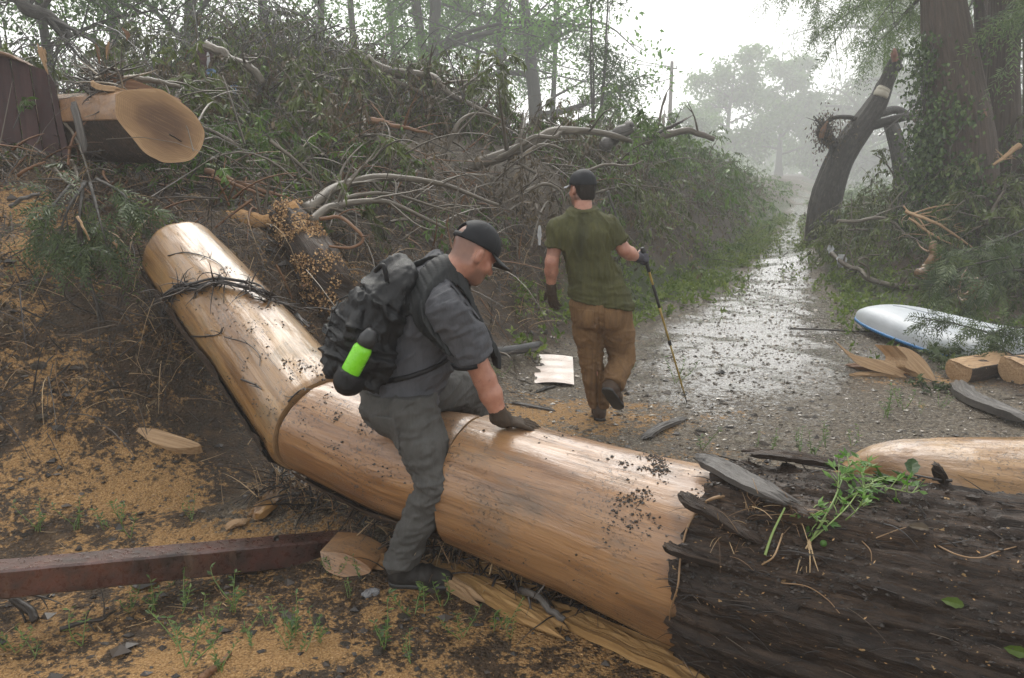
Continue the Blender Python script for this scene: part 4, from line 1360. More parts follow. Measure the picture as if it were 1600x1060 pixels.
# hazy trees far down the path ------------------------------------------------------
make_tree('hazy_tree', 'rounded hazy tree behind the utility pole', base_at(1128, 133), 17.7, 0.58, 131, (.0, 0), .18, 14, 7, .48, 9000, (0.84, 0.42), 'tree_leaf', clump=0.80)
make_tree('hazy_tree', 'pale hazy spreading tree left of the path end', base_at(1208, 142), 18.8, 0.61, 132, (.0, 0), .18, 14, 7, .42, 9000, (0.84, 0.42), 'tree_leaf', clump=0.80)
make_tree('hazy_tree', 'small hazy tree low beside the utility pole', base_at(1072, 116), 8.7, 0.35, 133, (.0, 0), .15, 11, 6, .5, 4500, (0.67, 0.33), 'tree_leaf', clump=0.65)
make_tree('hazy_tree', 'dim low tree closing the end of the path', base_at(1262, 152), 11.6, 0.49, 134, (.0, 0), .1, 13, 6, .55, 6000, (0.84, 0.42), 'tree_leaf', clump=0.87)
make_tree('hazy_cypress', 'huge hazy cypress with drooping pale sprays behind the broken tree', base_at(1455, 124), 42.5, 1.60, 135, (-.02, 0), .05, 34, 9, .46, 32000, (0.94, 0.19), 'needle', clump=0.94, droop=.22, up=.25, hang=True)
make_tree('hazy_cypress', 'farther pale cypress, its edge against the white sky', base_at(1400, 147), 45.0, 1.24, 136, (-.0, 0), .06, 30, 8, .36, 20000, (1.35, 0.27), 'needle', clump=1.15, droop=.22, up=.25, hang=True)
make_tree('hazy_cypress', 'cypress behind the twin trunks at the right edge', base_at(1660, 34), 20, .5, 137, (.0, 0), .05, 24, 8, .30, 13120, (.42, .09), 'needle', clump=.6, droop=.22, up=.25, hang=True)
make_tree('hazy_tree', 'dim trunk standing in the mist between the broken trees', base_at(1432, 88), 40.8, 1.10, 138, (.0, 0), .55, 8, 4, .15, 3000, (0.81, 0.19), 'needle', clump=0.81, hang=True)

# far wood closing the horizon: one mass
rng = np.random.default_rng(77)
fw = MB()
n = 18000
az = rng.uniform(-1.0, 1.0, n)
dist = rng.uniform(200, 285, n)
xx, yy = np.sin(az) * dist, np.cos(az) * dist
hh = 6.0 + 7.0 * vnoise(np.stack([xx / 9, yy / 40, 0 * xx], -1), 4)
zz = land(xx, yy) + rng.random(n) ** .8 * hh
add_leaves(fw, np.stack([xx, yy, zz], -1), randdir(rng, n, -.3), randdir(rng, n, .6), 2.8, 1.8, rng.random(n))
fw.build('far_wood', M['tree_leaf'], kind='stuff', smooth_shade=False)


# ------------------------------------------------------------------ cypress trunks at the right, broken trees, pole
def big_trunk(name, label, pts, radii, seed, flutes=9, nt=90, ns=90, mat='bark_cypress', bare_top=False):
    A = np.array(pts)
    cum = np.concatenate([[0], np.cumsum(np.linalg.norm(np.diff(A, axis=0), axis=1))])
    Lt = cum[-1]
    cum = cum / Lt

    def rad(TH, LL):
        f = LL / Lt
        r = np.interp(f, cum, radii)
        fl = .10 * np.exp(-f * 5) * np.abs(np.cos(TH * flutes / 2 + seed))
        rid = 1 - np.abs(fbm(np.stack([np.cos(TH) * 7, np.sin(TH) * 7, LL * .45], -1) + seed, 4, seed))
        return r * (1 + fl + .05 * fbm(np.stack([np.cos(TH), np.sin(TH), LL * .6], -1), 3, seed)) + (.035 if mat == 'bark_cypress' else .075) * (rid ** 2 - .5) * min(1, radii[0] / .4)
    V, Q, gv, i, A2, t, a, b, L = sweep(A, rad, ns, nt)
    root = thing(name, A[0], label, 'tree')
    MB().add(V.reshape(-1, 3), Q, gv=gv.reshape(-1, 3), polys=[list(i[-1])]).build('trunk', M[mat], root)
    return root, V, A2


def sweep_up(pts):
    return [np.asarray(p, float) for p in pts]


# UP-vector trouble for vertical trunks is avoided by using the tube builder's reference in sweep()
_old_sweep = sweep


def sweep(axis, rad, ns, nt, t0=0.0, t1=2 * math.pi, g0=0.0):
    A = spline(axis, ns)
    d = nz(A[-1] - A[0])
    if abs(d[2]) < .8:
        return _old_sweep(axis, rad, ns, nt, t0, t1, g0)
    t = nz(np.gradient(A, axis=0))
    ref = np.array([0, -1.0, 0])
    b = nz(ref[None] - t * (t @ ref)[:, None])
    a = np.cross(t, b)
    L = np.concatenate([[0], np.cumsum(np.linalg.norm(np.diff(A, axis=0), axis=1))])
    th = np.linspace(t0, t1, nt, endpoint=False)
    TH, LL = np.meshgrid(th, L)
    R = rad(TH, LL)
    V = A[:, None, :] + (a[:, None, :] * np.cos(TH)[..., None] + b[:, None, :] * np.sin(TH)[..., None]) * R[..., None]
    gv = np.stack([R * np.cos(TH), R * np.sin(TH), LL + g0], -1)
    i = np.arange(ns * nt).reshape(ns, nt)
    nx = np.roll(i, -1, axis=1)
    Q = np.stack([i[:-1], nx[:-1], nx[1:], i[1:]], -1).reshape(-1, 4)
    return V, Q, gv, i, A, t, a, b, L


ca, cb = Y(1500, 330, 13.6), Y(1568, 330, 14.2)
cyA, CV1, CA1 = big_trunk('cypress_tree', 'thick cypress trunk wrapped in ivy, left of the twin trunks', [ca + [0, 0, -1.5], Y(1498, 250, 13.6), Y(1489, 120, 13.6), Y(1474, 0, 13.7), Y(1458, -260, 13.9), Y(1442, -520, 14.0)], [.66, .55, .43, .32, .27, .23], 3)
cyB, CV2, CA2 = big_trunk('cypress_tree', 'narrower straight cypress trunk at the right edge, right of the ivy-wrapped one', [cb + [0, 0, -1.5], Y(1562, 250, 14.2), Y(1566, 120, 14.2), Y(1570, 0, 14.2), Y(1572, -260, 14.2), Y(1576, -520, 14.2)], [.42, .33, .25, .225, .20, .18], 5)
cyC, CV3, CA3 = big_trunk('cypress_tree', 'slim dark cypress stem standing between the two thick trunks', [Y(1540, 330, 15.2) + [0, 0, -1.0], Y(1538, 160, 15.2), Y(1532, 0, 15.2), Y(1528, -300, 15.2)], [.16, .13, .11, .09], 8, ns=50, nt=40)
cyD, CV4, CA4 = big_trunk('cypress_tree', 'dark trunk leaning at the extreme right edge behind the debris', [Y(1622, 330, 15.5) + [0, 0, -1.0], Y(1616, 160, 15.5), Y(1612, 0, 15.5), Y(1608, -300, 15.5)], [.22, .18, .15, .12], 9, ns=50, nt=40)


def needle_sprays(mb, paths, rng, per=170, L=(.16, .30), W=.02, droop=.5, spread=.10, hang=.3):
    """feathery cypress fronds: leaflets in two rows along thin drooping twigs that leave every limb"""
    for c in paths:
        ntw = max(4, per // 16)
        f = (rng.random(ntw) ** .8) * (len(c) - 1.001)
        i0 = f.astype(int)
        p = c[i0] * (1 - (f - i0))[:, None] + c[i0 + 1] * (f - i0)[:, None]
        t = nz(c[i0 + 1] - c[i0])
        D = nz(t * .8 + rng.normal(size=(ntw, 3)) * .55 + np.array([0, 0, -droop * .8]))
        TL = hang * (.5 + .9 * rng.random(ntw)) * .9
        K = 16
        g = (np.arange(K) // 2 + .5) / (K / 2)
        sgn = np.where(np.arange(K) % 2, 1.0, -1.0)
        C = p[:, None, :] + D[:, None, :] * (TL[:, None] * g[None])[..., None]
        C[..., 2] -= (droop * .5 * TL)[:, None] * g[None] ** 2
        sd = nz(np.cross(D, rng.normal(size=(ntw, 3)) * .5 + np.array([0, -.6, .6])))
        DD = D[:, None, :] * .75 + sd[:, None, :] * sgn[None, :, None] * .8 + rng.normal(size=(ntw, K, 3)) * .14 + np.array([0, 0, -.25])
        LL = (rng.uniform(*L, (ntw, 1)) * (1.15 - .75 * g[None])) * (.8 + .4 * rng.random((ntw, K)))
        r = np.clip(.5 + .25 * rng.normal(size=(ntw, 1)) + .10 * rng.normal(size=(ntw, K)), 0, 1)
        add_leaves(mb, C.reshape(-1, 3), DD.reshape(-1, 3), (np.cross(D, sd)[:, None, :] + rng.normal(size=(ntw, K, 3)) * .25).reshape(-1, 3), LL.ravel(), W * (.7 + .6 * rng.random(ntw * K)), r.ravel(), .1)


def spray_branch(parent, pts, r, seed, n_side=14, side_len=.9, mat='needle_dry', per=120, L=(.10, .22), W=.016, name='branch', hang=.3, bark='bark_tree', up=0.0):
    rng = np.random.default_rng(seed)
    c = spline(pts, 14)
    m = MB()
    add_tubes(m, c, np.linspace(r, r * .25, 14), 6, rnd=.5)
    sides = []
    for j in range(n_side):
        f = .2 + .8 * (j + rng.random()) / n_side
        k = min(int(f * 13), 12)
        t = nz(c[k + 1] - c[k])
        d = nz(t * .7 + rng.normal(size=3) * .7 + [0, 0, up])
        sides.append(limb_curve(c[k], d, side_len * (1.1 - .6 * f) * (.6 + .8 * rng.random()), rng, 6, -.25))
    add_tubes(m, sides, np.tile(np.linspace(r * .3, r * .06, 6), (len(sides), 1)), 4, rng=rng)
    b = m.build(name, M[bark], parent)
    lm = MB()
    needle_sprays(lm, sides + [c[7:]], rng, per, L, W, hang=hang)
    lm.build('sprays', M[mat], b, smooth_shade=False)
    return b


# overhanging limbs of the left cypress (top right corner of the picture)
for k, (pts, r, sl) in enumerate([
    ([Y(1470, -200, 13.8), Y(1400, -110, 15.0), Y(1310, -45, 19.5), Y(1215, -8, 21)], .06, 1.5),
    ([Y(1470, -80, 13.8), Y(1420, -30, 15.2), Y(1350, 5, 19.5), Y(1285, 50, 21)], .055, 1.3),
    ([Y(1480, -260, 13.8), Y(1390, -150, 15.4), Y(1320, -70, 19), Y(1265, -20, 20.5)], .06, 1.6),
    ([Y(1455, -20, 13.9), Y(1425, 10, 15.5), Y(1395, 45, 20), Y(1360, 75, 21.5)], .045, 1.2),
    ([Y(1580, -150, 14.2), Y(1620, -60, 13.2), Y(1650, 20, 12.6)], .04, 1.2)]):
    spray_branch(cyA if k < 4 else cyB, pts, r, 300 + k, 15, sl, 'needle', 220, (.10, .20), .020, name='limb', hang=.7)

# ivy and creeper on the trunks
rng = np.random.default_rng(55)


def ivy_on(parent, V, A, n, zlo, zhi, seed, out=.10, size=(.10, .075), side=0.0):
    r_ = np.random.default_rng(seed)
    pts = V.reshape(-1, 3)
    nr = nz((V - A[:, None]).reshape(-1, 3))
    w = (pts[:, 2] > zlo) & (pts[:, 2] < zhi) & (nr[:, 1] < .4)
    idx = np.flatnonzero(w)
    dens = vnoise(pts[idx] * 2.2, seed) + .6 * (zhi - pts[idx, 2]) / (zhi - zlo) + side * -nr[idx, 0]
    idx = r_.choice(idx, n, p=np.maximum(dens - .55, .01) ** 2 / (np.maximum(dens - .55, .01) ** 2).sum())
    C = pts[idx] + nr[idx] * (np.abs(r_.normal(size=(n, 1))) * out) + r_.normal(size=(n, 3)) * .05
    D = nz(r_.normal(size=(n, 3)) * .6 + [0, 0, -1])
    m = MB()
    add_leaves(m, C, D, nr[idx] + r_.normal(size=(n, 3)) * .5, size[0] * (.6 + .8 * r_.random(n)), size[1], r_.random(n))
    m.build('ivy', M['ivy'], parent, smooth_shade=False)
    st = MB()
    q = [spline([pts[k] + nr[k] * .03 + [0, 0, 0], pts[k] + nr[k] * .06 + [r_.normal() * .15, 0, -.6], pts[k] + nr[k] * .10 + [r_.normal() * .25, 0, -1.4]], 8) for k in idx[:40]]
    add_tubes(st, q, np.full((len(q), 8), .010), 4, rng=r_)
    st.build('vine_stems', M['twig'], parent)


ivy_on(cyA, CV1, CA1, 5200, .6, 4.0, 1, .17, size=(.075, .055), side=.5)
ivy_on(cyB, CV2, CA2, 900, .8, 3.0, 2, .10, size=(.075, .055))
ivy_on(cyC, CV3, CA3, 900, 1.0, 6.0, 3, .14, size=(.08, .06))

# broken leaning tree beside the path --------------------------------------------
DB = 18.0
bt = [Y(1288, 345, DB) + [0, 0, -.6], Y(1288, 325, DB), Y(1304, 268, DB), Y(1326, 225, DB), Y(1352, 190, DB), Y(1372, 158, DB), Y(1385, 128, DB), Y(1397, 100, DB), Y(1406, 78, DB)]
broken, BV, BA = big_trunk('broken_tree', 'dark leaning tree with snapped top standing right beside the path', bt, [.37, .32, .28, .26, .24, .19, .14, .125, .06], 21, flutes=3, nt=48, ns=90, mat='bark_tree')


def limb_part(parent, pts, radii, mat, name='limb', seed=1, n=10):
    c = spline(pts, 22)
    r = np.interp(np.linspace(0, 1, 22), np.linspace(0, 1, len(radii)), radii)
    r = r * (1 + .10 * fbm(np.stack([np.linspace(0, 6, 22), np.full(22, seed), np.zeros(22)], -1), 2, seed))
    m = MB()
    add_tubes(m, c, r, n, cap=True, rnd=.5)
    return m.build(name, M[mat], parent)


limb_part(broken, [Y(1318, 236, DB), Y(1303, 228, DB), Y(1292, 215, DB - .1), Y(1287, 205, DB - .15), Y(1288, 190, DB - .2)], [.12, .12, .15, .17, .09], 'bark_tree', 'limb', 2)
limb_part(broken, [Y(1345, 200, DB), Y(1380, 192, DB - .2), Y(1410, 184, DB - .4), Y(1446, 183, DB - .5)], [.115, .105, .09, .04], 'bark_tree', 'limb', 3)
limb_part(broken, [Y(1370, 178, DB), Y(1400, 172, DB + .3), Y(1422, 180, DB + .5)], [.10, .09, .05], 'bark_tree', 'limb', 4)
limb_part(broken, [Y(1345, 190, DB), Y(1330, 184, DB - .1), Y(1305, 184, DB - .2), Y(1290, 192, DB - .2)], [.05, .055, .05, .04], 'bark_tree', 'limb', 5)
limb_part(broken, [Y(1375, 152, DB - .12), Y(1379, 143, DB - .12), Y(1382, 138, DB - .12)], [.16, .155, .135], 'sapwood_pale', 'bare_patch', 6)
limb_part(broken, [Y(1394, 108, DB), Y(1401, 106, DB - .05), Y(1410, 104, DB - .08)], [.10, .115, .05], 'bark_tree', 'knob', 7)
limb_part(broken, [Y(1399, 96, DB - .1), Y(1397, 84, DB - .12), Y(1398, 76, DB - .1)], [.07, .07, .03], 'torn_wood_red', 'torn_heartwood', 8)
limb_part(broken, [Y(1283, 216, DB - .35), Y(1286, 204, DB - .36), Y(1293, 190, DB - .36)], [.05, .06, .02], 'orange_fibre', 'torn_heartwood', 9)
_r = np.random.default_rng(12)
_m = MB()
for _k in range(26):
    _q = Y(1287 + 10 * (_r.random() - .5), 200 + 26 * (_r.random() - .5), DB - .25)
    _d = nz(_r.normal(size=3) * [1, .5, .8] + [-.5, -.3, .2])
    _L = .10 + .28 * _r.random()
    _t = np.linspace(0, 1, 6)[:, None]
    add_tubes(_m, _q + _d * _L * _t, np.linspace(.03, .004, 6) * (.5 + _r.random()), 5, rnd=_r.random())
_m.build('torn_splinters', M['bark_tree'], broken, kind='stuff')
# debris caught on the limbs
lm = MB()
rng = np.random.default_rng(8)
C = np.vstack([Y(1290, 205, DB - .25) + rng.normal(size=(500, 3)) * [.14, .10, .22], Y(1435, 186, DB - .5) + rng.normal(size=(220, 3)) * [.14, .12, .16],
               np.array([Y(u, 186 + 8 * k, DB - .2) for u in np.linspace(1295, 1340, 20) for k in range(5)]) + rng.normal(size=(100, 3)) * .06, BA[8] + rng.normal(size=(160, 3)) * [.3, .3, .2]])
add_leaves(lm, C, rng.normal(size=(len(C), 3)) * .6 + [0, 0, -1], rng.normal(size=(len(C), 3)), .085, .03, rng.random(len(C)))
lm.build('caught_debris', M['brown_leaf'], broken, smooth_shade=False)
lt = MB()
q = [spline([Y(u, v, DB - .2), Y(u + 2, v + 12, DB - .2), Y(u + rng.normal() * 3, v + L, DB - .2)], 6) for u, v, L in [(1283, 205, 34), (1297, 225, 40), (1280, 190, 30), (1312, 186, 26), (1330, 186, 16), (1296, 200, 50)]]
add_tubes(lt, q, np.full((len(q), 6), .013), 4, rng=rng)
lt.build('hanging_strands', M['twig'], broken, kind='stuff')

DS = 20.5
second, SV, SA = big_trunk('broken_tree', 'dark snapped trunk leaning left behind the broken tree', [Y(1412, 300, DS) + [0, 0, -.5], Y(1412, 285, DS), Y(1406, 245, DS), Y(1397, 210, DS), Y(1390, 190, DS)], [.24, .22, .19, .17, .15], 25, flutes=3, nt=40, ns=50, mat='bark_tree')
limb_part(second, [Y(1412, 252, DS), Y(1425, 246, DS), Y(1440, 236, DS)], [.05, .04, .015], 'bark_tree', 'limb', 2)

# utility pole -----------------------------------------------------------------
DP = 78.0
pb = Y(1050, 96, DP)
z0 = float(land(np.array([pb[0]]), np.array([DP]))[0])
pole = thing('utility_pole', (pb[0], DP, z0), 'wooden utility pole with a short crossarm in the mist', 'utility pole')
m = MB()
add_tubes(m, np.array([[pb[0], DP, z0 - .5], [pb[0], DP, (z0 + pb[2]) / 2], [pb[0], DP, pb[2]]]), np.array([.22, .19, .15]), 10, cap=True, rnd=.5)
m.build('post', M['pole_wood'], pole)
MB().box((pb[0] - .50, DP - .14, pb[2] - .72), (pb[0] + .50, DP - .03 - .0, pb[2] - .60)).build('crossarm', M['pole_wood'], pole, smooth_shade=False)
for s in (-.42, .42):
    m = MB()
    add_tubes(m, np.array([[pb[0] + s, DP - .085, pb[2] - .60], [pb[0] + s, DP - .085, pb[2] - .50], [pb[0] + s, DP - .085, pb[2] - .42]]), np.array([.03, .06, .03]), 8, cap=True, rnd=.5)
    m.build('insulator', M['insulator'], pole)
for k, (zo, xo, end, lab) in enumerate([
    (-.42, -.42, Y(600, -140, 30), 'highest thin power line running left from the crossarm'),
    (-.42, .42, Y(640, -60, 30), 'second thin power line running left from the crossarm'),
    (-1.0, 0, Y(640, 20, 30), 'faint third power line below the crossarm'),
    (-1.55, -.1, Y(700, 60, 32), 'thick low cable sagging left from the pole')]):
    a = np.array([pb[0] + xo, DP - .1, pb[2] + zo])
    t = np.linspace(0, 1, 30)[:, None]
    c = a * (1 - t) + end * t
    c[:, 2] -= 1.1 * (4 * t[:, 0] * (1 - t[:, 0]))
    m = MB()
    add_tubes(m, c, np.full(30, .03 if k < 3 else .05), 5, rnd=.5)
    m.build('power_line', M['wire'], label=lab, cat='power line', group='power lines from the pole')
# ------------------------------------------------------------------ flood debris: heaps of torn leafy twigs nobody could count
def sprays(mbl, mbt, base, dirs, length, rng, K=26, leaf=(.075, .024), droop=.55, twig_r=.005, hangleaf=.8, seg=5, tint=0.0):
    N = len(base)
    base = np.asarray(base, float)
    dirs = nz(dirs)
    length = np.broadcast_to(length, (N,))
    t = np.linspace(0, 1, seg)
    side = nz(np.cross(dirs, rng.normal(size=(N, 3)))) * rng.normal(size=(N, 1)) * .25
    curve = base[:, None, :] + dirs[:, None, :] * (length[:, None] * t[None])[..., None] + side[:, None, :] * (length[:, None] * t[None] ** 2)[..., None]
    curve[..., 2] -= (droop * length)[:, None] * t[None] ** 2
    if mbt is not None:
        add_tubes(mbt, curve, np.broadcast_to((twig_r * (1 - .75 * t))[None], (N, seg)) * (.6 + .8 * rng.random((N, 1))), 3, rng=rng)
    if mbl is not None and K:
        f = (.12 + .88 * rng.random((N, K))) * (seg - 1.001)
        i0 = f.astype(int)
        w = (f - i0)[..., None]
        rows = np.arange(N)[:, None]
        p = curve[rows, i0] * (1 - w) + curve[rows, i0 + 1] * w
        tg = nz(curve[rows, i0 + 1] - curve[rows, i0])
        D = nz(tg * .5 + rng.normal(size=(N, K, 3)) * .55 + np.array([0, 0, -hangleaf]))
        p = p + rng.normal(size=p.shape) * .012
        r = np.clip(rng.random((N, 1)) * .6 + rng.random((N, K)) * .5 - .05 + tint, 0, 1)
        s = (.55 + .8 * rng.random((N, K))) * (.75 + .5 * rng.random((N, 1)))
        add_leaves(mbl, p.reshape(-1, 3), D.reshape(-1, 3), (rng.normal(size=(N, K, 3)) + [0, -.2, .8]).reshape(-1, 3), (leaf[0] * s).ravel(), (leaf[1] * s).ravel(), r.ravel())


def sample(n, xr, yr, wfun, rng):
    x = rng.uniform(*xr, n * 12)
    y = rng.uniform(*yr, n * 12)
    w = np.maximum(wfun(x, y), 0)
    keep = rng.random(n * 12) < w
    x, y = x[keep][:n], y[keep][:n]
    return x, y


def clumpy(x, y, sc=1.1, seed=3):
    return smooth(.30, .62, vnoise(np.stack([x / sc, y / sc, 0 * x], -1), seed))


rng = np.random.default_rng(2024)
# (name, n, x range, y range, weight, leaf mat, leaves per spray, length, height above land)
bush = MB(); btw = MB()
# 1. wall of brush beside the path
x, y = sample(1800, (-1.5, 16), (9.6, 36), lambda x, y: np.where((foot_dist(x, y) > .30) & (foot_dist(x, y) < 3.2), 1, 0) * (.25 + .75 * clumpy(x, y)) * np.interp(y, [9.6, 11, 16, 36], [.1, .9, .9, .35]) * np.where((np.abs(x + .4) < 1.7) & (y < 11.6), .05, 1), rng)
z = land(x, y) + rng.random(len(x)) ** 1.5 * .55 + .55 * smooth(.5, .8, vnoise(np.stack([x / .8, y / .8, 0 * x], -1), 91)) * rng.random(len(x))
dd, ll = randdir(rng, len(x), .7), rng.uniform(.3, 1.05, len(x))
br_ = vnoise(np.stack([x / .9, y / .9, 0 * x], -1), 93) + .25 * rng.normal(size=len(x)) > .60
B = np.stack([x, y, z], -1)
sprays(bush, btw, B[~br_], dd[~br_], ll[~br_], rng, 27, (.095, .030), .7)
bush.build('brush_heap', M['debris_leaf'], kind='stuff', label='muddy olive wall of flood brush beside the path', smooth_shade=False)
bd = MB()
sprays(bd, btw, B[br_], dd[br_] + [0, 0, -.4], ll[br_], rng, 24, (.085, .024), 1.0)
bd.build('dead_brush', M['brown_leaf'], kind='stuff', label='drooping dead brown leaves in the brush wall', smooth_shade=False)
# 2. left bank: greener torn foliage
b2 = MB()
x, y = sample(1700, (-7.5, 0.6), (6.2, 15), lambda x, y: smooth(.8, 1.9, foot_dist(x, y)) * (.15 + .85 * clumpy(x, y, .9, 8)) * np.where(np.exp(-((x + .9) / 1.7) ** 2 - ((y - 10.5) / .9) ** 2) > .45, .12, 1) * np.where(y < 7.2, .5, 1), rng)
z = land(x, y) + rng.random(len(x)) ** 2 * .45
sprays(b2, btw, np.stack([x, y, z], -1), randdir(rng, len(x), .5), rng.uniform(.3, .9, len(x)), rng, 26, (.070, .027), .6)
b2.build('brush_heap', M['debris_green'], kind='stuff', label='green torn foliage strewn over the left bank', smooth_shade=False)
# 3. the root heap far left: hanging dark roots and brown leaves
b3, r3 = MB(), MB()
x, y = sample(1300, (-8, -.2), (10.4, 16), lambda x, y: np.exp(-((x + 3.8) / 2.6) ** 2 - ((y - 13.0) / 1.9) ** 2) * (.3 + .7 * clumpy(x, y, .8, 12)), rng)
z = land(x, y) + rng.random(len(x)) ** 1.3 * 1.0
sprays(b3, r3, np.stack([x, y, z], -1), randdir(rng, len(x), .0), rng.uniform(.4, 1.1, len(x)), rng, 17, (.09, .026), 1.0, .007)
sprays(None, r3, np.stack([x, y, z + .3], -1)[:700], randdir(rng, 700, -.6) + [0, -.4, 0], rng.uniform(.5, 1.5, 700), rng, 0, droop=.8, twig_r=.009)
b3.build('root_heap_leaves', M['debris_leaf'], kind='stuff', label='brown leaves caught in the hanging root heap', smooth_shade=False)
r3.build('root_heap', M['root'], kind='stuff', label='tangle of hanging dark roots at the top of the bank')
# 4. right side: debris under the cypress and the dark low brush beside the boat
b4, t4 = MB(), MB()
x, y = sample(1700, (5.0, 15), (9.4, 21), lambda x, y: (np.exp(-((x - 9.4) / 2.5) ** 2 - ((y - 14.0) / 3.0) ** 2) + .8 * np.exp(-((x - 7.0) / 1.6) ** 2 - ((y - 14.6) / 1.6) ** 2)) * (.3 + .7 * clumpy(x, y, .8, 15)) * np.where(x - path_x(y) > .75, 1, 0), rng)
z = land(x, y) + rng.random(len(x)) ** 1.4 * .75
sprays(b4, t4, np.stack([x, y, z], -1), randdir(rng, len(x), .5), rng.uniform(.35, 1.0, len(x)), rng, 28, (.095, .028), .75)
b4.build('brush_heap', M['debris_leaf'], kind='stuff', label='dark wet brush heaped under the cypress trunks', smooth_shade=False)
b5 = MB()
x, y = sample(900, (5.5, 9.5), (8.6, 13.5), lambda x, y: np.exp(-((x - 8.0) / 1.3) ** 2 - ((y - 11.3) / 1.5) ** 2), rng)
z = land(x, y) + rng.random(len(x)) ** 1.2 * .85
sprays(b5, t4, np.stack([x, y, z], -1), randdir(rng, len(x), .3), rng.uniform(.3, .8, len(x)), rng, 34, (.085, .020), .8)
b5.build('cypress_slash', M['needle_dry'], kind='stuff', label='green cypress slash piled behind the white boat', smooth_shade=False)
# 5. beyond: pale rough growth down the path
b6 = MB()
x, y = sample(1600, (2, 34), (16, 62), lambda x, y: smooth(.55, 1.6, np.abs(x - path_x(y))) * (.35 + .65 * clumpy(x, y, 2.2, 19)) * np.interp(y, [16, 30, 62], [.5, 1, .8]) * np.where(np.abs(x - path_x(y)) < 9, 1, 0), rng)
hb = .25 + 1.0 * smooth(1.5, 5, np.abs(x - path_x(y)))
z = land(x, y) + rng.random(len(x)) * hb
sprays(b6, None, np.stack([x, y, z], -1), randdir(rng, len(x), .9), rng.uniform(.6, 1.5, len(x)), rng, 15, (.20, .065), .6)
b6.build('rough_growth', M['debris_green'], kind='stuff', label='hazy rough growth beside the far path', smooth_shade=False)
# loose twigs everywhere
x, y = sample(1500, (-7, 14), (5.5, 20), lambda x, y: (smooth(.2, 1.2, foot_dist(x, y)) + np.exp(-((x - 9.0) / 3) ** 2 - ((y - 13.8) / 3.2) ** 2)) * .8, rng)
z = land(x, y) + rng.random(len(x)) ** 2 * .7
sprays(None, btw, np.stack([x, y, z], -1), randdir(rng, len(x), .3), rng.uniform(.3, 1.3, len(x)), rng, 0, droop=.3, twig_r=.006)
btw.build('brush_twigs', M['twig'], kind='stuff', label='loose twigs tangled through the left debris')
t4.build('brush_twigs', M['twig'], kind='stuff', label='loose twigs tangled through the right debris')
# near left bank: roots, straw fibres and dark clods between the logs
rt, st, lf = MB(), MB(), MB()
x, y = sample(4200, (-4.6, 1.3), (3.9, 10.2), lambda x, y: smooth(.25, .8, foot_dist(x, y)) * (.15 + .85 * clumpy(x, y, .45, 23)), rng)
z = land(x, y) + rng.random(len(x)) ** 2 * .22
n = len(x)
B = np.stack([x, y, z], -1)
sprays(None, rt, B[: n // 2], randdir(rng, n // 2, -.15) + [0.1, -.5, 0], rng.uniform(.15, .55, n // 2), rng, 0, droop=.35, twig_r=.0045)
sprays(lf, st, B[n // 2:], randdir(rng, n - n // 2, .1) + [.1, -.3, 0], rng.uniform(.10, .45, n - n // 2), rng, 7, (.045, .013), .4, .0032)
# under the log, on the near side
x, y = sample(1300, (-1.35, 1.3), (2.2, 4.2), lambda x, y: np.exp(-((y - (3.42 - .56 * (x + .2))) / .14) ** 2), rng)
B = np.stack([x, y, land(x, y) + rng.random(len(x)) * .10], -1)
n = len(B)
sprays(None, rt, B[: n // 2], randdir(rng, n // 2, .1), rng.uniform(.12, .4, n // 2), rng, 0, droop=.3, twig_r=.005)
sprays(None, st, B[n // 2:], randdir(rng, n - n // 2, .15), rng.uniform(.1, .35, n - n // 2), rng, 0, droop=.25, twig_r=.0035)
rt.build('root_litter', M['root'], kind='stuff', label='dark broken roots strewn over the near bank')
st.build('straw_litter', M['straw'], kind='stuff', label='torn straw-coloured fibres on the near bank')
lf.build('leaf_litter', M['brown_leaf'], kind='stuff', label='small dead leaves on the near bank', smooth_shade=False)

# low green plants along the path
gm = MB()
x, y = sample(5200, (0, 16), (7, 34), lambda x, y: 2.2 * np.interp(y, [7, 12, 34], [1, 1, .5]) * np.exp(-((np.abs(x - path_x(y)) - np.interp(y, [7, 10, 13, 18, 34], [2.6, 1.75, 1.25, 1.0, .9])) / .55) ** 2) * (.15 + .85 * clumpy(x, y, .6, 31)) * np.where(foot_dist(x, y) < .9, 1, 0), rng)
z = land(x, y)
sprays(gm, None, np.stack([x, y, z], -1), randdir(rng, len(x), 1.6), rng.uniform(.07, .22, len(x)), rng, 8, (.065, .032), .3, hangleaf=-.1, tint=.15)
gm.build('ground_plants', M['grass'], kind='stuff', label='low green plants along both sides of the wet path', smooth_shade=False)

# dead sticks and hanging brown strands thrown over the left bank
sk, sk2, hb_ = MB(), MB(), MB()
x, y = sample(1050, (-7.5, 10), (6.6, 26), lambda x, y: smooth(.6, 1.3, foot_dist(x, y)) * np.where(foot_dist(x, y) < 5, 1, .3) * (.3 + .7 * clumpy(x, y, 1.0, 41)) * np.interp(y, [12, 26], [1, .25]), rng)
n = len(x)
d = randdir(rng, n, .12)
sprays(None, sk, np.stack([x, y, land(x, y) + .05 + rng.random(n) * .5], -1), d, rng.uniform(.5, 1.7, n), rng, 0, droop=.45, twig_r=.011, seg=8)
sk.build('dead_sticks', M['dead_branch'], kind='stuff', label='pale dead sticks lying across the left bank')
x, y = sample(420, (-6.5, 1.5), (5.6, 12), lambda x, y: smooth(.6, 1.3, foot_dist(x, y)) * (.2 + .8 * clumpy(x, y, .8, 43)), rng)
n = len(x)
sprays(None, sk2, np.stack([x, y, land(x, y) + .03 + rng.random(n) * .25], -1), randdir(rng, n, .15) + [.5, -.2, 0], rng.uniform(.25, .8, n), rng, 0, droop=.25, twig_r=.012, seg=6)
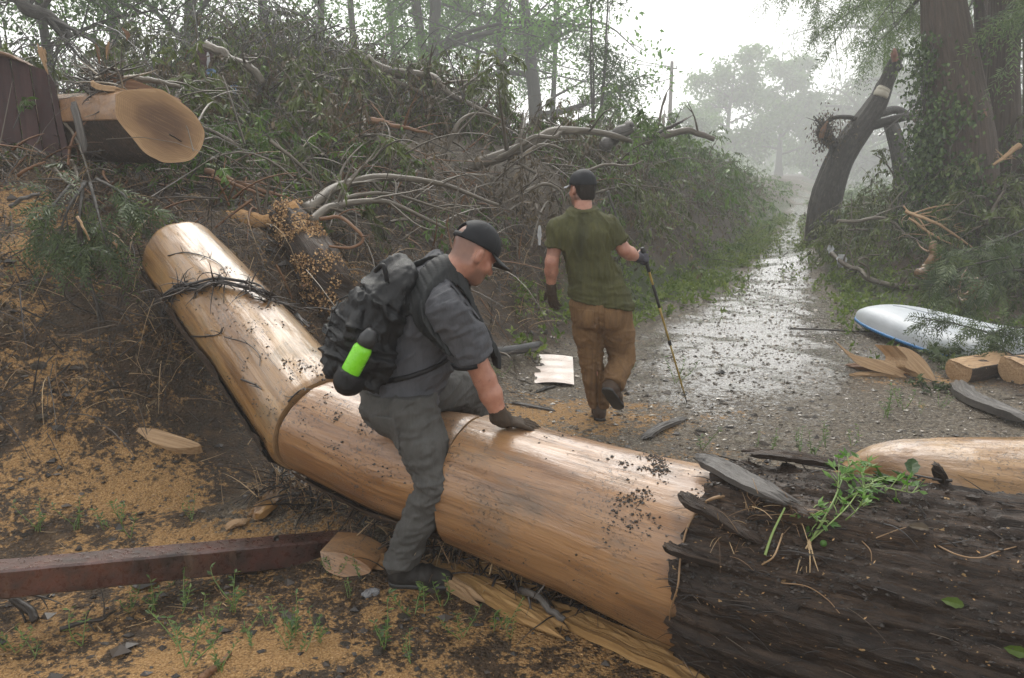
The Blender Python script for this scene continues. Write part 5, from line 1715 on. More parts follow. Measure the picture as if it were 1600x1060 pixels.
sk2.build('orange_splinters', M['orange_fibre'], kind='stuff', label='torn orange splinters scattered over the left bank')
x, y = sample(900, (-4.5, 3.4), (8.8, 14.5), lambda x, y: smooth(.6, 1.3, foot_dist(x, y)) * (.1 + .9 * clumpy(x, y, .7, 47)) * np.where(np.exp(-((x + .9) / 1.5) ** 2 - ((y - 10.4) / .8) ** 2) > .5, .1, 1), rng)
n = len(x)
sprays(hb_, btw if False else None, np.stack([x, y, land(x, y) + .25 + rng.random(n) * .65], -1), randdir(rng, n, .0), rng.uniform(.3, .8, n), rng, 26, (.085, .026), 1.1)
hb_.build('hanging_leaves', M['brown_leaf'], kind='stuff', label='drooping muddy leaves hanging in the debris on the bank crest', smooth_shade=False)

sk3 = MB()
x, y = sample(260, (5.2, 12.5), (9.2, 17), lambda x, y: np.exp(-((x - 8.6) / 2.2) ** 2 - ((y - 12.6) / 2.4) ** 2), rng)
n = len(x)
sprays(None, sk3, np.stack([x, y, land(x, y) + .1 + rng.random(n) * .7], -1), randdir(rng, n, .15), rng.uniform(.3, 1.2, n), rng, 0, droop=.35, twig_r=.010, seg=7)
sk3.build('dead_sticks', M['dead_branch'], kind='stuff', label='pale dead sticks lying across the right debris')
# whole leafy boughs thrown together: each a fan of drooping sprays from one broken end


def boughs(x, y, lift, Lr, per, K, leaf, mat, label, droop=.9):
    m, t_ = MB(), MB()
    n = len(x)
    base = np.stack([x, y, land(x, y) + lift], -1)
    d0 = randdir(rng, n, .25)
    L = rng.uniform(*Lr, n)
    B = np.repeat(base, per, 0)
    along = rng.random((n * per, 1)) ** .7
    D0, LL = np.repeat(d0, per, 0), np.repeat(L, per)
    B = B + D0 * LL[:, None] * along * .8
    D = D0 * .8 + rng.normal(size=(n * per, 3)) * .55
    sprays(m, t_, B, D, LL * (.75 - .35 * along[:, 0]), rng, K, leaf, droop, .006)
    t = np.linspace(0, 1, 7)
    c = base[:, None, :] + d0[:, None, :] * (L[:, None] * t[None])[..., None]
    c[..., 2] -= .35 * L[:, None] * t[None] ** 2
    add_tubes(t_, c, np.broadcast_to(.020 * (1 - .7 * t), (n, 7)), 5, rng=rng)
    m.build('bough_leaves', M[mat], kind='stuff', label=label, smooth_shade=False)
    t_.build('bough_stems', M['dead_branch'], kind='stuff', label='pale stems of the ' + label)


x, y = sample(78, (-5, 1.5), (7.2, 14), lambda x, y: smooth(.8, 1.6, foot_dist(x, y)) * np.where(np.exp(-((x + .9) / 1.9) ** 2 - ((y - 10.2) / 1.2) ** 2) > .45, .02, 1) * np.where((x > -.3) & (y < 8.6), 0, 1), rng)
boughs(x, y, .15 + .45 * rng.random(len(x)), (.7, 1.5), 8, 30, (.105, .034), 'debris_leaf', 'leafy boughs heaped on the left bank')
x, y = sample(100, (1, 14), (10.5, 28), lambda x, y: np.where((foot_dist(x, y) > .7) & (foot_dist(x, y) < 3), 1, 0), rng)
boughs(x, y, .12 + .40 * rng.random(len(x)), (.7, 1.5), 8, 28, (.105, .034), 'debris_green', 'leafy boughs heaped along the path')
x, y = sample(80, (6, 12), (10, 17), lambda x, y: np.exp(-((x - 9.0) / 2.2) ** 2 - ((y - 13.0) / 2.4) ** 2), rng)
boughs(x, y, .3 + .7 * rng.random(len(x)), (.6, 1.3), 8, 28, (.10, .032), 'debris_leaf', 'leafy boughs heaped under the cypress')
# broken twigs, leaf scraps and bark shreds trodden into the near ground
gt, gl_ = MB(), MB()
x, y = sample(900, (-3.2, 2.2), (2.0, 5.2), lambda x, y: .35 + .65 * clumpy(x, y, .4, 53), rng)
n = len(x)
B = np.stack([x, y, land(x, y) + .008], -1)
sprays(None, gt, B, randdir(rng, n, 0) * [1, 1, .15], .03 + .14 * rng.random(n) ** 2, rng, 0, droop=.03, twig_r=.0022, seg=4)
add_leaves(gl_, B[:520] + rng.normal(size=(520, 3)) * [.05, .05, .002], randdir(rng, 520) * [1, 1, .3], rng.normal(size=(520, 3)) * .4 + UP, .012 + .022 * rng.random(520), .006 + .008 * rng.random(520), rng.random(520))
gt.build('ground_twigs', M['straw'], kind='stuff', label='small broken twigs trodden into the near ground')
gl_.build('ground_leaves', M['brown_leaf'], kind='stuff', label='leaf scraps trodden into the near ground', smooth_shade=False)
# ------------------------------------------------------------------ figures: one smooth implicit surface per body and per garment
class SDF:
    def __init__(self, k=0.03):
        self.p = []
        self.k = k

    def cone(self, a, b, ra, rb, k=None, flat=None):
        self.p.append(('c', np.asarray(a, float), np.asarray(b, float), ra, rb, k if k is not None else self.k, flat))
        return self

    def ell(self, c, r, R=None, k=None, neg=False):
        self.p.append(('e', np.asarray(c, float), np.asarray(r, float), np.eye(3) if R is None else np.asarray(R, float), neg, k if k is not None else self.k))
        return self

    def chain(self, pts, rs, k=None, flat=None):
        for i in range(len(pts) - 1):
            self.cone(pts[i], pts[i + 1], rs[i], rs[i + 1], k, flat)
        return self

    def grow(self, d):
        s = SDF(self.k)
        for q in self.p:
            if q[0] == 'c':
                s.p.append(('c', q[1], q[2], q[3] + d, q[4] + d, q[5], q[6]))
            else:
                s.p.append(('e', q[1], q[2] + (d if not q[4] else -d), q[3], q[4], q[5]))
        return s

    def bounds(self, pad=.03):
        lo, hi = np.full(3, 1e9), np.full(3, -1e9)
        for q in self.p:
            if q[0] == 'c':
                for c, r in ((q[1], q[3]), (q[2], q[4])):
                    lo, hi = np.minimum(lo, c - r), np.maximum(hi, c + r)
            elif not q[4]:
                r = q[2].max()
                lo, hi = np.minimum(lo, q[1] - r), np.maximum(hi, q[1] + r)
        return lo - pad, hi + pad

    def __call__(self, X):
        d = np.full(X.shape[:-1], 1e3, np.float32)
        for q in self.p:
            if q[0] == 'c':
                _, a, b, ra, rb, k, flat = q
                ba = b - a
                l2 = max(float(ba @ ba), 1e-9)
                pa = X - a.astype(np.float32)
                h = np.clip((pa @ ba.astype(np.float32)) / l2, 0, 1)
                v = pa - h[..., None] * ba.astype(np.float32)
                if flat is not None:                       # (axis, factor): squash across an axis
                    ax, fac = flat
                    ax = nz(ax).astype(np.float32)
                    v = v + (v @ ax)[..., None] * ax * (1 / fac - 1)
                e = np.linalg.norm(v, axis=-1) - (ra + (rb - ra) * h)
                if flat is not None:
                    e = e * min(1, flat[1] * 1.2)
            else:
                _, c, r, R, neg, k = q
                v = (X - c.astype(np.float32)) @ R.T.astype(np.float32)
                r = r.astype(np.float32)
                k0 = np.linalg.norm(v / r, axis=-1)
                k1 = np.linalg.norm(v / (r * r), axis=-1)
                e = k0 * (k0 - 1) / np.maximum(k1, 1e-6)
                if neg:
                    h = np.clip(.5 - .5 * (d + e) / k, 0, 1)
                    d = d * (1 - h) + (-e) * h + k * h * (1 - h)
                    continue
            h = np.clip(.5 + .5 * (d - e) / k, 0, 1)
            d = d * (1 - h) + e * h - k * h * (1 - h)
        return d


def surface_nets(f, lo, hi, h):
    lo = np.asarray(lo, float)
    n = np.maximum(np.ceil((np.asarray(hi) - lo) / h).astype(int) + 1, 4)
    ax = [lo[i] + np.arange(n[i]) * h for i in range(3)]
    X = np.stack(np.meshgrid(*ax, indexing='ij'), -1).astype(np.float32)
    D = f(X)
    s = D < 0
    c = np.zeros(tuple(n - 1), np.int8)
    for dx in (0, 1):
        for dy in (0, 1):
            for dz in (0, 1):
                c += s[dx:n[0] - 1 + dx, dy:n[1] - 1 + dy, dz:n[2] - 1 + dz]
    act = (c > 0) & (c < 8)
    ids = np.full(act.shape, -1, np.int64)
    cells = np.argwhere(act)
    ids[act] = np.arange(len(cells))
    acc = np.zeros((len(cells), 3))
    cnt = np.zeros(len(cells))
    cor = [(x, y, z) for x in (0, 1) for y in (0, 1) for z in (0, 1)]
    for a in cor:
        for ax_ in range(3):
            if a[ax_]:
                continue
            b = list(a)
            b[ax_] = 1
            da = D[cells[:, 0] + a[0], cells[:, 1] + a[1], cells[:, 2] + a[2]]
            db = D[cells[:, 0] + b[0], cells[:, 1] + b[1], cells[:, 2] + b[2]]
            m = (da < 0) != (db < 0)
            t = np.where(m, da / np.where(m, da - db, 1), 0)
            p = np.tile(np.array(a, float), (len(cells), 1))
            p[:, ax_] += t
            acc += np.where(m[:, None], p, 0)
            cnt += m
    V = lo + (cells + acc / np.maximum(cnt, 1)[:, None]) * h
    Q = []
    for ax_ in range(3):
        o = [i for i in range(3) if i != ax_]
        sl0 = [slice(1, n[i] - 1) for i in range(3)]
        sl0[ax_] = slice(0, n[ax_] - 1)
        sl1 = list(sl0)
        sl1[ax_] = slice(1, n[ax_])
        a, b = s[tuple(sl0)], s[tuple(sl1)]
        e = np.argwhere(a != b)
        if not len(e):
            continue
        flip = a[tuple(e.T)]
        base = e.copy()
        for i in o:
            base[:, i] += 1
        def cid(d0, d1):
            q = base.copy()
            q[:, o[0]] -= d0
            q[:, o[1]] -= d1
            return ids[q[:, 0], q[:, 1], q[:, 2]]
        quad = np.stack([cid(1, 1), cid(0, 1), cid(0, 0), cid(1, 0)], 1)
        if ax_ == 1:
            flip = ~flip
        quad = np.where(flip[:, None], quad, quad[:, ::-1])
        Q.append(quad)
    return V, np.vstack(Q)


def vnormals(V, Q):
    fn = np.cross(V[Q[:, 2]] - V[Q[:, 0]], V[Q[:, 3]] - V[Q[:, 1]])
    N = np.zeros_like(V)
    for k in range(4):
        np.add.at(N, Q[:, k], fn)
    return nz(N)


def relax(V, Q, n=2, lam=.5):
    for _ in range(n):
        acc, cnt = np.zeros_like(V), np.zeros(len(V))
        for k in range(4):
            for d in (1, 3):
                np.add.at(acc, Q[:, k], V[Q[:, (k + d) % 4]])
                np.add.at(cnt, Q[:, k], 1)
        V = V + lam * (acc / cnt[:, None] - V)
    return V


def solid(f, lo, hi, h, name, mat, parent, folds=None, rnd=None, smooth_n=2, **kw):
    V, Q = surface_nets(f, lo, hi, h)
    V = relax(V, Q, smooth_n)
    N = vnormals(V, Q)
    # outward normals
    if float(np.mean(f((V + N * h).astype(np.float32)))) < float(np.mean(f((V - N * h).astype(np.float32)))):
        Q, N = Q[:, ::-1], -N
    if folds is not None:
        V = V + N * folds(V, N)[:, None]
    r = 0.0 if rnd is None else rnd(V)
    return MB().add(V, Q, rnd=r).build(name, mat, parent, **kw)


def frame(f, up=UP):
    """rows: forward, left, up"""
    f = nz(f)
    l = nz(np.cross(up, f))
    return np.stack([f, l, np.cross(f, l)])


def hand_prims(s, wrist, d, back, thumb_side, size=1.0, curl=(.3, .35, .3), spread=.16, thumb=(.75, .35), k=.006, fat=1.0):
    """palm, four unequal jointed fingers and a thumb from the side of the palm. d: towards the fingers, back: back-of-hand normal"""
    d, back = nz(d), nz(np.asarray(back) - np.dot(back, nz(d)) * nz(d))
    w = np.cross(d, back) * thumb_side            # towards the thumb
    p0 = np.asarray(wrist, float)
    z = size
    s.cone(p0 - d * .02 * z, p0 + d * .02 * z, .028 * z * fat, .029 * z * fat, .012)
    for e, L in ((.026, .088), (.009, .092), (-.009, .090), (-.025, .082)):
        s.cone(p0 + d * .015 * z + w * e * .6 * z, p0 + d * L * z + w * e * z, .0155 * z * fat, .0125 * z * fat, .010)
    tips = []
    for e, L0, ls, sp in ((.0275, .090, (.042, .026, .021), .5), (.0095, .094, (.047, .029, .023), .12), (-.0095, .091, (.043, .027, .022), -.2), (-.0265, .082, (.033, .021, .019), -.6)):
        q = p0 + d * L0 * z + w * e * z
        a = 0.0
        dirr = nz(d + w * sp * spread)
        r = .0105 * z * fat
        for j, l in enumerate(ls):
            a += curl[j]
            dd = dirr * math.cos(a) - back * math.sin(a)
            q2 = q + dd * l * z
            s.cone(q, q2, r, r * .92, k)
            q, r = q2, r * .90
        tips.append(q)
    q = p0 + d * .025 * z + w * .026 * z - back * .006 * z
    dd = nz(d * math.cos(thumb[0]) + w * math.sin(thumb[0]) - back * .25)
    q2 = q + dd * .045 * z
    s.cone(q, q2, .0155 * z * fat, .0125 * z * fat, .010)
    dd = nz(dd * math.cos(thumb[1]) + d * math.sin(thumb[1]) - back * .1)
    q3 = q2 + dd * .030 * z
    s.cone(q2, q3, .012 * z * fat, .0108 * z * fat, k)
    s.cone(q3, q3 + nz(dd + d * .2) * .024 * z, .0105 * z * fat, .0095 * z * fat, k)
    return tips


def head_prims(s, c, R, z=1.0):
    """c: middle of the head; R rows forward/left/up"""
    f, l, u = R
    def at(a, b, cc):
        return c + (f * a + l * b + u * cc) * z
    s.ell(at(-.008, 0, .038), np.array([.098, .078, .092]) * z, R, .02)
    s.ell(at(.028, 0, -.035), np.array([.066, .062, .080]) * z, R, .03)
    s.ell(at(.060, 0, -.088), np.array([.026, .034, .026]) * z, R, .03)          # chin
    for b in (-1, 1):
        s.cone(at(-.012, b * .060, -.050), at(.050, b * .030, -.088), .016 * z, .015 * z, .03)   # jaw line
        s.ell(at(.064, b * .040, -.022), np.array([.020, .024, .020]) * z, R, .025)   # cheek
    s.ell(at(.086, 0, .018), np.array([.014, .050, .012]) * z, R, .018)          # brow
    for b in (-1, 1):
        s.ell(at(.094, b * .032, -.002), np.array([.014, .018, .013]) * z, R, .012, neg=True)
    s.cone(at(.090, 0, .008), at(.112, 0, -.030), .009 * z, .013 * z, .012)      # nose
    for b in (-1, 1):
        s.ell(at(.100, b * .012, -.034), np.array([.010, .009, .008]) * z, R, .010)
    s.ell(at(.088, 0, -.056), np.array([.010, .024, .006]) * z, R, .008)         # lips
    s.ell(at(.086, 0, -.066), np.array([.010, .020, .006]) * z, R, .008)
    s.ell(at(.092, 0, -.061), np.array([.010, .022, .0022]) * z, R, .004, neg=True)
    for b in (-1, 1):                                                             # ears
        Re = np.stack([nz(f * .9 - l * b * .35), nz(l * b + f * .35), u])
        s.ell(at(-.012, b * .087, -.006), np.array([.022, .013, .034]) * z, Re, .006)
        s.ell(at(-.004, b * .100, -.003), np.array([.012, .008, .021]) * z, Re, .004, neg=True)
    return at


def cap_on(parent, c, R, z, mat, bill_mat, tilt=.0, bill=(.078, .072), strap=True, bill_droop=.35):
    f, l, u = R
    # the cap sits tipped forward by `tilt`
    f2 = nz(f * math.cos(tilt) - u * math.sin(tilt))
    u2 = np.cross(f2, l)
    Rc = np.stack([f2, l, u2])
    cc = c + (f * -.006 + u * .036) * z
    dome = SDF(.02)
    dome.ell(cc + u2 * .006 * z, np.array([.110, .091, .104]) * z, Rc)

    def fcap(X):
        d = dome(X)
        v = (X - cc.astype(np.float32))
        hgt = v @ u2.astype(np.float32)
        fwd = v @ f2.astype(np.float32)
        side = v @ l.astype(np.float32)
        d = np.maximum(d, -(hgt - (-.004 + .10 * fwd) * z - .002))
        if strap:                                   # half-moon opening at the back over the strap
            op = np.linalg.norm(np.stack([side / .034, (hgt - .022 * z) / .030], -1), axis=-1) - 1
            d = np.maximum(d, -np.maximum(np.maximum(op * .03, fwd + .06 * z), -(d + .05)))
        ang = np.arctan2(side, fwd)
        seam = np.abs(((ang / (math.pi / 3) + .5) % 1) - .5)
        return d + .0022 * np.exp(-(seam / .018) ** 2)
    lo, hi = dome.bounds()
    cap = solid(fcap, lo, hi, .0042 * z, 'cap', mat, parent, smooth_n=1)
    # bill: a curved, thick visor
    m = MB()
    n, k = 22, 10
    th = np.linspace(-1.15, 1.15, n)
    base = np.stack([.106 * np.cos(th), .088 * np.sin(th), np.full(n, .001)], 1)
    top = []
    for j in range(k):
        g = j / (k - 1)
        out = base.copy()
        out[:, 0] = base[:, 0] * (1 - g * .05) + bill[0] * g * np.cos(th * .95) ** .6
        out[:, 1] = base[:, 1] * (1 + .02 * g)
        out[:, 2] = .006 + .10 * out[:, 0] * .3 - bill_droop * (out[:, 1] ** 2) * (2 + 5 * g) * .9 - bill_droop * g * .030
        top.append(out)
    top = np.stack(top)
    both = np.concatenate([top, (top - [0, 0, .005])[::-1]], 0)
    W = cc + (both @ Rc) * z
    i = np.arange(2 * k * n).reshape(2 * k, n)
    nx = np.roll(i, -1, axis=0)
    Q = np.stack([i[:, :-1], i[:, 1:], nx[:, 1:], nx[:, :-1]], -1).reshape(-1, 4)
    m.add(W.reshape(-1, 3), Q)
    m.build('bill', bill_mat, cap)
    bt = MB()
    q = cc + u2 * .110 * z
    th = np.arange(8) / 8 * 6.283
    ring = [q + (f2 * np.cos(a) + l * np.sin(a)) * .008 * z for a in th]
    ring2 = [q + u2 * .005 * z + (f2 * np.cos(a) + l * np.sin(a)) * .006 * z for a in th]
    bt.add(np.array(ring + ring2), [[a, (a + 1) % 8, 8 + (a + 1) % 8, 8 + a] for a in range(8)], polys=[list(range(8, 16))])
    bt.build('button', mat, cap)
    if strap:
        sb = MB()
        th = np.linspace(math.pi - .42, math.pi + .42, 14)
        a = np.stack([.112 * np.cos(th), .094 * np.sin(th), np.full(14, -.008)], 1)
        b_ = a + [0, 0, .016]
        c2, d2 = a * [.96, .96, 1], b_ * [.96, .96, 1]
        W = cc + np.concatenate([a, b_, d2, c2]) @ Rc * z
        i = np.arange(56).reshape(4, 14)
        nx = np.roll(i, -1, axis=0)
        sb.add(W, np.stack([i[:, :-1], i[:, 1:], nx[:, 1:], nx[:, :-1]], -1).reshape(-1, 4))
        sb.build('strap', bill_mat, cap)
    return cap


def eyes(parent, at):
    for b in (-1, 1):
        c = at(.080, b * .032, -.002)
        th = np.linspace(0, math.pi, 8)
        ph = np.arange(10) / 10 * 6.283
        V = np.array([[math.sin(a) * math.cos(q), math.sin(a) * math.sin(q), math.cos(a)] for a in th for q in ph]) * .0115 + c
        i = np.arange(80).reshape(8, 10)
        nx = np.roll(i, -1, axis=1)
        MB().add(V, np.stack([i[:-1], nx[:-1], nx[1:], i[1:]], -1).reshape(-1, 4)).build('eye', M['eye'], parent)


def boot(parent, heel, toe, ankle, mat, sole_mat, name='boot', upv=None, w=.048, shaft=.10):
    heel, toe, ankle = (np.asarray(a, float) for a in (heel, toe, ankle))
    f = nz(toe - heel)
    u = nz((ankle - heel) - f * np.dot(ankle - heel, f)) if upv is None else nz(upv)
    l = np.cross(u, f)
    L = np.linalg.norm(toe - heel)
    s = SDF(.03)
    s.cone(heel + f * .035 + u * .045, heel + f * (L * .55) + u * .045, w * .82, w * .95, .03)
    s.cone(heel + f * (L * .55) + u * .040, toe - f * .05 + u * .034, w * .98, w * .80, .03)
    s.cone(heel + f * .045 + u * .05, ankle + u * .02, w * .85, w * .95, .03)
    s.cone(ankle, ankle + nz(ankle - heel - f * .03) * shaft * .3, w * .95, w * 1.0, .03)
    hs = heel.astype(np.float32)

    def fb(X):
        v = X - hs
        return np.maximum(s(X), -(v @ u.astype(np.float32)) + .014)
    lo, hi = s.bounds()
    fold = lambda V, N: .004 * fbm(V * 26, 3, 5) + .003 * np.sin(((V - heel) @ f) * 150) * smooth(.35 * L, .5 * L, (V - heel) @ f) * smooth(.8 * L, .6 * L, (V - heel) @ f)
    b = solid(fb, lo, hi, .0065, name, mat, parent, fold)
    so = SDF(.02)
    so.cone(heel + f * .035 + u * .012, heel + f * L * .45 + u * .012, w * .86, w * .82, .02)
    so.cone(heel + f * L * .45 + u * .012, toe - f * .05 + u * .014, w * .84, w * .92, .02)

    def fs(X):
        h = (X - hs) @ u.astype(np.float32)
        tread = .003 * np.sign(np.sin(((X - hs) @ f.astype(np.float32)) * 210))
        return np.maximum(np.maximum(so(X), h - .024), -(h + tread * 0) + .001)
    lo, hi = so.bounds()
    solid(fs, lo, hi, .006, 'sole', sole_mat, b, None, smooth_n=1)
    return b


def stretch_folds(axis, amp, freq, seed, cross=6.0):
    ax = nz(axis)
    e1 = nz(np.cross(ax, [.3, .8, .5]))
    e2 = np.cross(ax, e1)

    def fn(V, N):
        q = np.stack([(V @ ax) * freq, (V @ e1) * cross, (V @ e2) * cross], -1)
        q = q + .6 * np.stack([fbm(V * 5, 2, seed + 9)] * 3, -1)
        r = np.clip(1 - np.abs(fbm(q, 3, seed)) / .32, 0, 1)
        return amp * 1.7 * (r ** 1.5 - .38)
    return fn


def below(c, n):
    """half space helper: positive on the side of n"""
    c, n = np.asarray(c, np.float32), nz(n).astype(np.float32)
    return lambda X: (X - c) @ n
# ------------------------------------------------------------------ the man in grey, one hand on the log, stepping over it
def man_grey():
    fwd = nz(np.array([.86, .50, 0]))          # where he heads
    rgt = np.array([fwd[1], -fwd[0], 0])       # his right: towards the camera
    foot = on(*hit(640, 918)[:2])
    root = thing('person', foot, 'man in dark grey shirt and backpack leaning one gloved hand on the log', 'person')
    yb = foot[1] + .02
    hipc = Y(629, 622, yb + .10)
    hr, hl = hipc + rgt * .095, hipc - rgt * .095 + UP * .03
    waist = Y(644, 560, yb + .12)
    chest = Y(662, 486, yb + .12)
    neck0 = Y(697, 432, yb + .10)
    hc = Y(739, 398, yb + .10)
    shR, shL = Y(706, 488, yb - .07), Y(690, 425, yb + .34)
    elR = Y(757, 592, yb - .02)
    hand_c = on_log(V3, A3, 812, 664, 0)
    wrR = hand_c + np.array([-.085, -.05, .045])
    knR = Y(679, 754, yb - .06)
    anR = np.array([foot[0] - .035, foot[1] + .01, foot[2] + .10])
    knL = hl + nz(np.array([.72, .62, -.22])) * .44
    anL = np.array([knL[0] + .06, knL[1] + .10, float(land(np.array([knL[0]]), np.array([knL[1]]))[0]) + .10])
    Rh = frame(nz(np.array([.74, .40, -.52])))
    # --- body (skin): one continuous surface
    s = SDF(.035)
    at = head_prims(s, hc, Rh)
    s.cone(neck0 - nz(hc - neck0) * .02, at(-.020, 0, -.045), .068, .060, .04)
    s.cone(neck0, chest, .062, .10, .03)
    s.ell(chest, [.095, .135, .14], frame(fwd, nz(neck0 - waist)), .04)
    s.cone(chest, waist, .10, .105, .04)
    s.cone(waist, hipc, .095, .09, .03)
    for sh in (shR, shL):
        s.cone(neck0 * .5 + chest * .5, sh, .055, .045, .03)
    s.chain([shR, elR * .5 + shR * .5, elR], [.046, .054, .047], .02)
    s.chain([elR, elR * .62 + wrR * .38, wrR], [.046, .047, .031], .02)
    elL = shL + nz(np.array([.05, .40, -.90])) * .29
    wrL = elL + nz(np.array([.0, .75, -.55])) * .25
    s.chain([shL, elL, wrL], [.045, .044, .031], .02)
    hand_prims(s, wrR, np.array([.93, .25, -.28]), np.array([.25, -.12, .95]), -1, .95, (.08, .22, .22), .40)
    hand_prims(s, wrL, nz(wrL - elL), np.array([.3, .5, .8]), -1, .95, (.4, .5, .4))
    for h_, k_, a_ in ((hr, knR, anR), (hl, knL, anL)):
        s.chain([h_, k_], [.070, .056], .02)
        s.chain([k_, (k_ * .6 + a_ * .4), a_], [.060, .058, .042], .03)
    lo, hi = s.bounds()
    upn = Rh[2]

    def tone(V):
        q = (V - hc) @ Rh.T
        hairline = smooth(-.075, -.035, q[:, 2]) * smooth(.045, .015, q[:, 0]) * (np.linalg.norm(q, axis=1) < .16)
        ear = np.exp(-((q[:, 0] + .012) / .024) ** 2 - ((q[:, 2] + .006) / .034) ** 2) * (np.abs(q[:, 1]) > .070)
        side = smooth(.02, .0, q[:, 0])
        st = .80 * smooth(-.030, -.062, q[:, 2]) * smooth(-.012, .02, q[:, 0]) * (np.linalg.norm(q, axis=1) < .15)
        brow = .9 * np.exp(-((q[:, 2] - .019) / .006) ** 2) * (q[:, 0] > .075) * (np.abs(q[:, 1]) > .012)
        return np.clip(np.maximum(np.maximum(.75 * hairline * side, st), brow) - ear, 0, 1)
    body = solid(s, lo, hi, .0080, 'body', M['skin'], root, rnd=tone, smooth_n=1)
    eyes(root, at)
    cap_on(root, hc, Rh, 1.0, M['cap_black'], M['cap_bill'], .06, (.098, .07), True)
    # --- shirt
    sh = SDF(.05)
    sh.cone(neck0 - nz(neck0 - chest) * .01, chest, .085, .155, .06)
    sh.ell(chest, [.142, .185, .19], frame(fwd, nz(neck0 - waist)), .06)
    sh.cone(chest, waist, .148, .146, .06)
    sh.cone(waist, hipc + UP * .02, .148, .160, .06)
    sh.ell(waist + fwd * .03 - UP * .02, [.145, .15, .14], frame(fwd), .06)
    for q in (shR, shL):
        sh.cone(neck0 * .55 + chest * .45, q, .088, .094, .06)
    slR = shR * .32 + elR * .68
    sh.chain([shR, slR + (elR - shR) * .1], [.100, .088], .035)
    slL = shL * .35 + elL * .65
    sh.chain([shL, slL + (elL - shL) * .1], [.088, .082], .035)
    cutR, cutL = below(slR, elR - shR), below(slL, elL - shL)
    hem_n = nz(np.array([-.10, .0, -1.0]))
    hem = below(hipc - UP * .015 + fwd * .0, hem_n)
    col = below(neck0 + nz(hc - neck0) * .012, hc - neck0)
    nearR = SDF().cone(shR, elR, .10, .13)
    nearL = SDF().cone(shL, elL, .10, .13)

    def fsh(X):
        d = sh(X)
        # the arm holes end at the sleeve hems
        d = np.maximum(d, np.where(nearR(X) < 0, cutR(X), -1))
        d = np.maximum(d, np.where(nearL(X) < 0, cutL(X), -1))
        d = np.maximum(d, hem(X))
        return np.maximum(d, col(X))
    f1 = stretch_folds(nz(np.array([.5, -.2, -.9])), .0075, 18, 7, 6)
    f2 = stretch_folds(elR - shR, .0055, 22, 17, 6)

    def shirt_folds(V, N):
        a = np.exp(-(np.linalg.norm(V - (shR + [.0, .05, -.10]), axis=1) / .16) ** 2)
        h_ = -(V - hipc) @ hem_n
        groove = -.004 * np.exp(-((hem(V.astype(np.float32)) + .022) / .004) ** 2)
        return f1(V, N) * (1 - .4 * a) + f2(V, N) * a * 1.3 + .0035 * fbm(V * 9, 3, 3) + groove
    lo, hi = sh.bounds()
    shirt = solid(fsh, lo, hi, .0078, 'shirt', M['shirt_grey'], root, shirt_folds)
    rib = sh.grow(.003)
    cn = below(neck0 - nz(hc - neck0) * .004, hc - neck0)
    solid(lambda X: np.maximum(np.maximum(rib(X), col(X) - .004), -cn(X)), neck0 - .16, neck0 + .16, .006, 'collar', M['shirt_grey'], shirt)
    # --- trousers
    tr = SDF(.05)
    tr.ell(hipc - UP * .02 - fwd * .045, [.140, .175, .132], frame(fwd), .05)
    tr.chain([hr, hr * .45 + knR * .55, knR], [.116, .096, .078], .04)
    tr.chain([knR, knR * .5 + anR * .5, anR + UP * .02], [.080, .071, .073], .03)
    tr.chain([hl, hl * .45 + knL * .55, knL], [.140, .116, .092], .04)
    tr.chain([knL, anL + UP * .02], [.088, .084], .03)
    wst = below(hipc + UP * .05, UP)
    c1, c2 = below(anR - UP * .012, np.array([.32, .0, -1])), below(anL - UP * .02, np.array([0, 0, -1.0]))
    nR, nL = SDF().cone(anR, knR, .14, .14), SDF().cone(anL, knL, .14, .14)

    def ftr(X):
        d = np.maximum(tr(X), wst(X))
        d = np.maximum(d, np.where(nR(X) < 0, c1(X), -1))
        return np.maximum(d, np.where(nL(X) < 0, c2(X), -1))
    ft = stretch_folds(nz(np.array([.45, .1, -1.0])), .0075, 19, 27, 6)
    fk = stretch_folds(nz(np.array([.5, 0, 1.0])), .0100, 24, 29, 6)

    def tr_folds(V, N):
        kk = np.exp(-(np.linalg.norm(V - knR, axis=1) / .13) ** 2) + .8 * np.exp(-(np.linalg.norm(V - (anR + UP * .08), axis=1) / .10) ** 2)
        hem_g = np.exp(-((c1(V.astype(np.float32)) + .05) / .006) ** 2) * (np.linalg.norm(V - anR, axis=1) < .2)
        cuff = .007 * smooth(-.052, -.046, c1(V.astype(np.float32))) * (np.linalg.norm(V - anR, axis=1) < .2)
        seam = -.003 * np.exp(-(((V - hipc) @ fwd + .03) / .006) ** 2) * (N @ rgt > .5)
        return ft(V, N) + fk(V, N) * kk * .9 + .004 * fbm(V * 10, 3, 13) + cuff + seam
    lo, hi = tr.bounds()
    tro = solid(ftr, lo, hi, .0080, 'trousers', M['trousers_grey'], root, tr_folds)
    # back pocket flap and side pocket seam
    pk = tr.grow(.012)
    pc = Y(575, 668, yb - .02)
    pn = nz(np.array([-.55, -.75, 0]))
    pw, pu = nz(np.cross(UP, pn)), UP

    def fpk(X):
        v = X - (hipc - UP * .10 - fwd * .10 + rgt * .10).astype(np.float32)
        a, b_ = np.abs(v @ pw.astype(np.float32)) - .062, np.abs(v @ pu.astype(np.float32)) - .075
        return np.maximum(np.maximum(np.maximum(pk(X), -(tr(X) + .02)), np.maximum(a, b_)), -(v @ pn.astype(np.float32)) - .09)
    cpk = hipc - UP * .10 - fwd * .10 + rgt * .10
    solid(fpk, cpk - .14, cpk + .14, .006, 'back_pocket', M['trousers_grey'], tro)
    # --- boots
    fdir = nz(np.array([.97, -.05, 0]))
    b1 = boot(root, foot - fdir * .085, foot + fdir * .205, anR, M['boot_black'], M['rubber'], 'boot', UP, .052)
    gl = anL - UP * .10
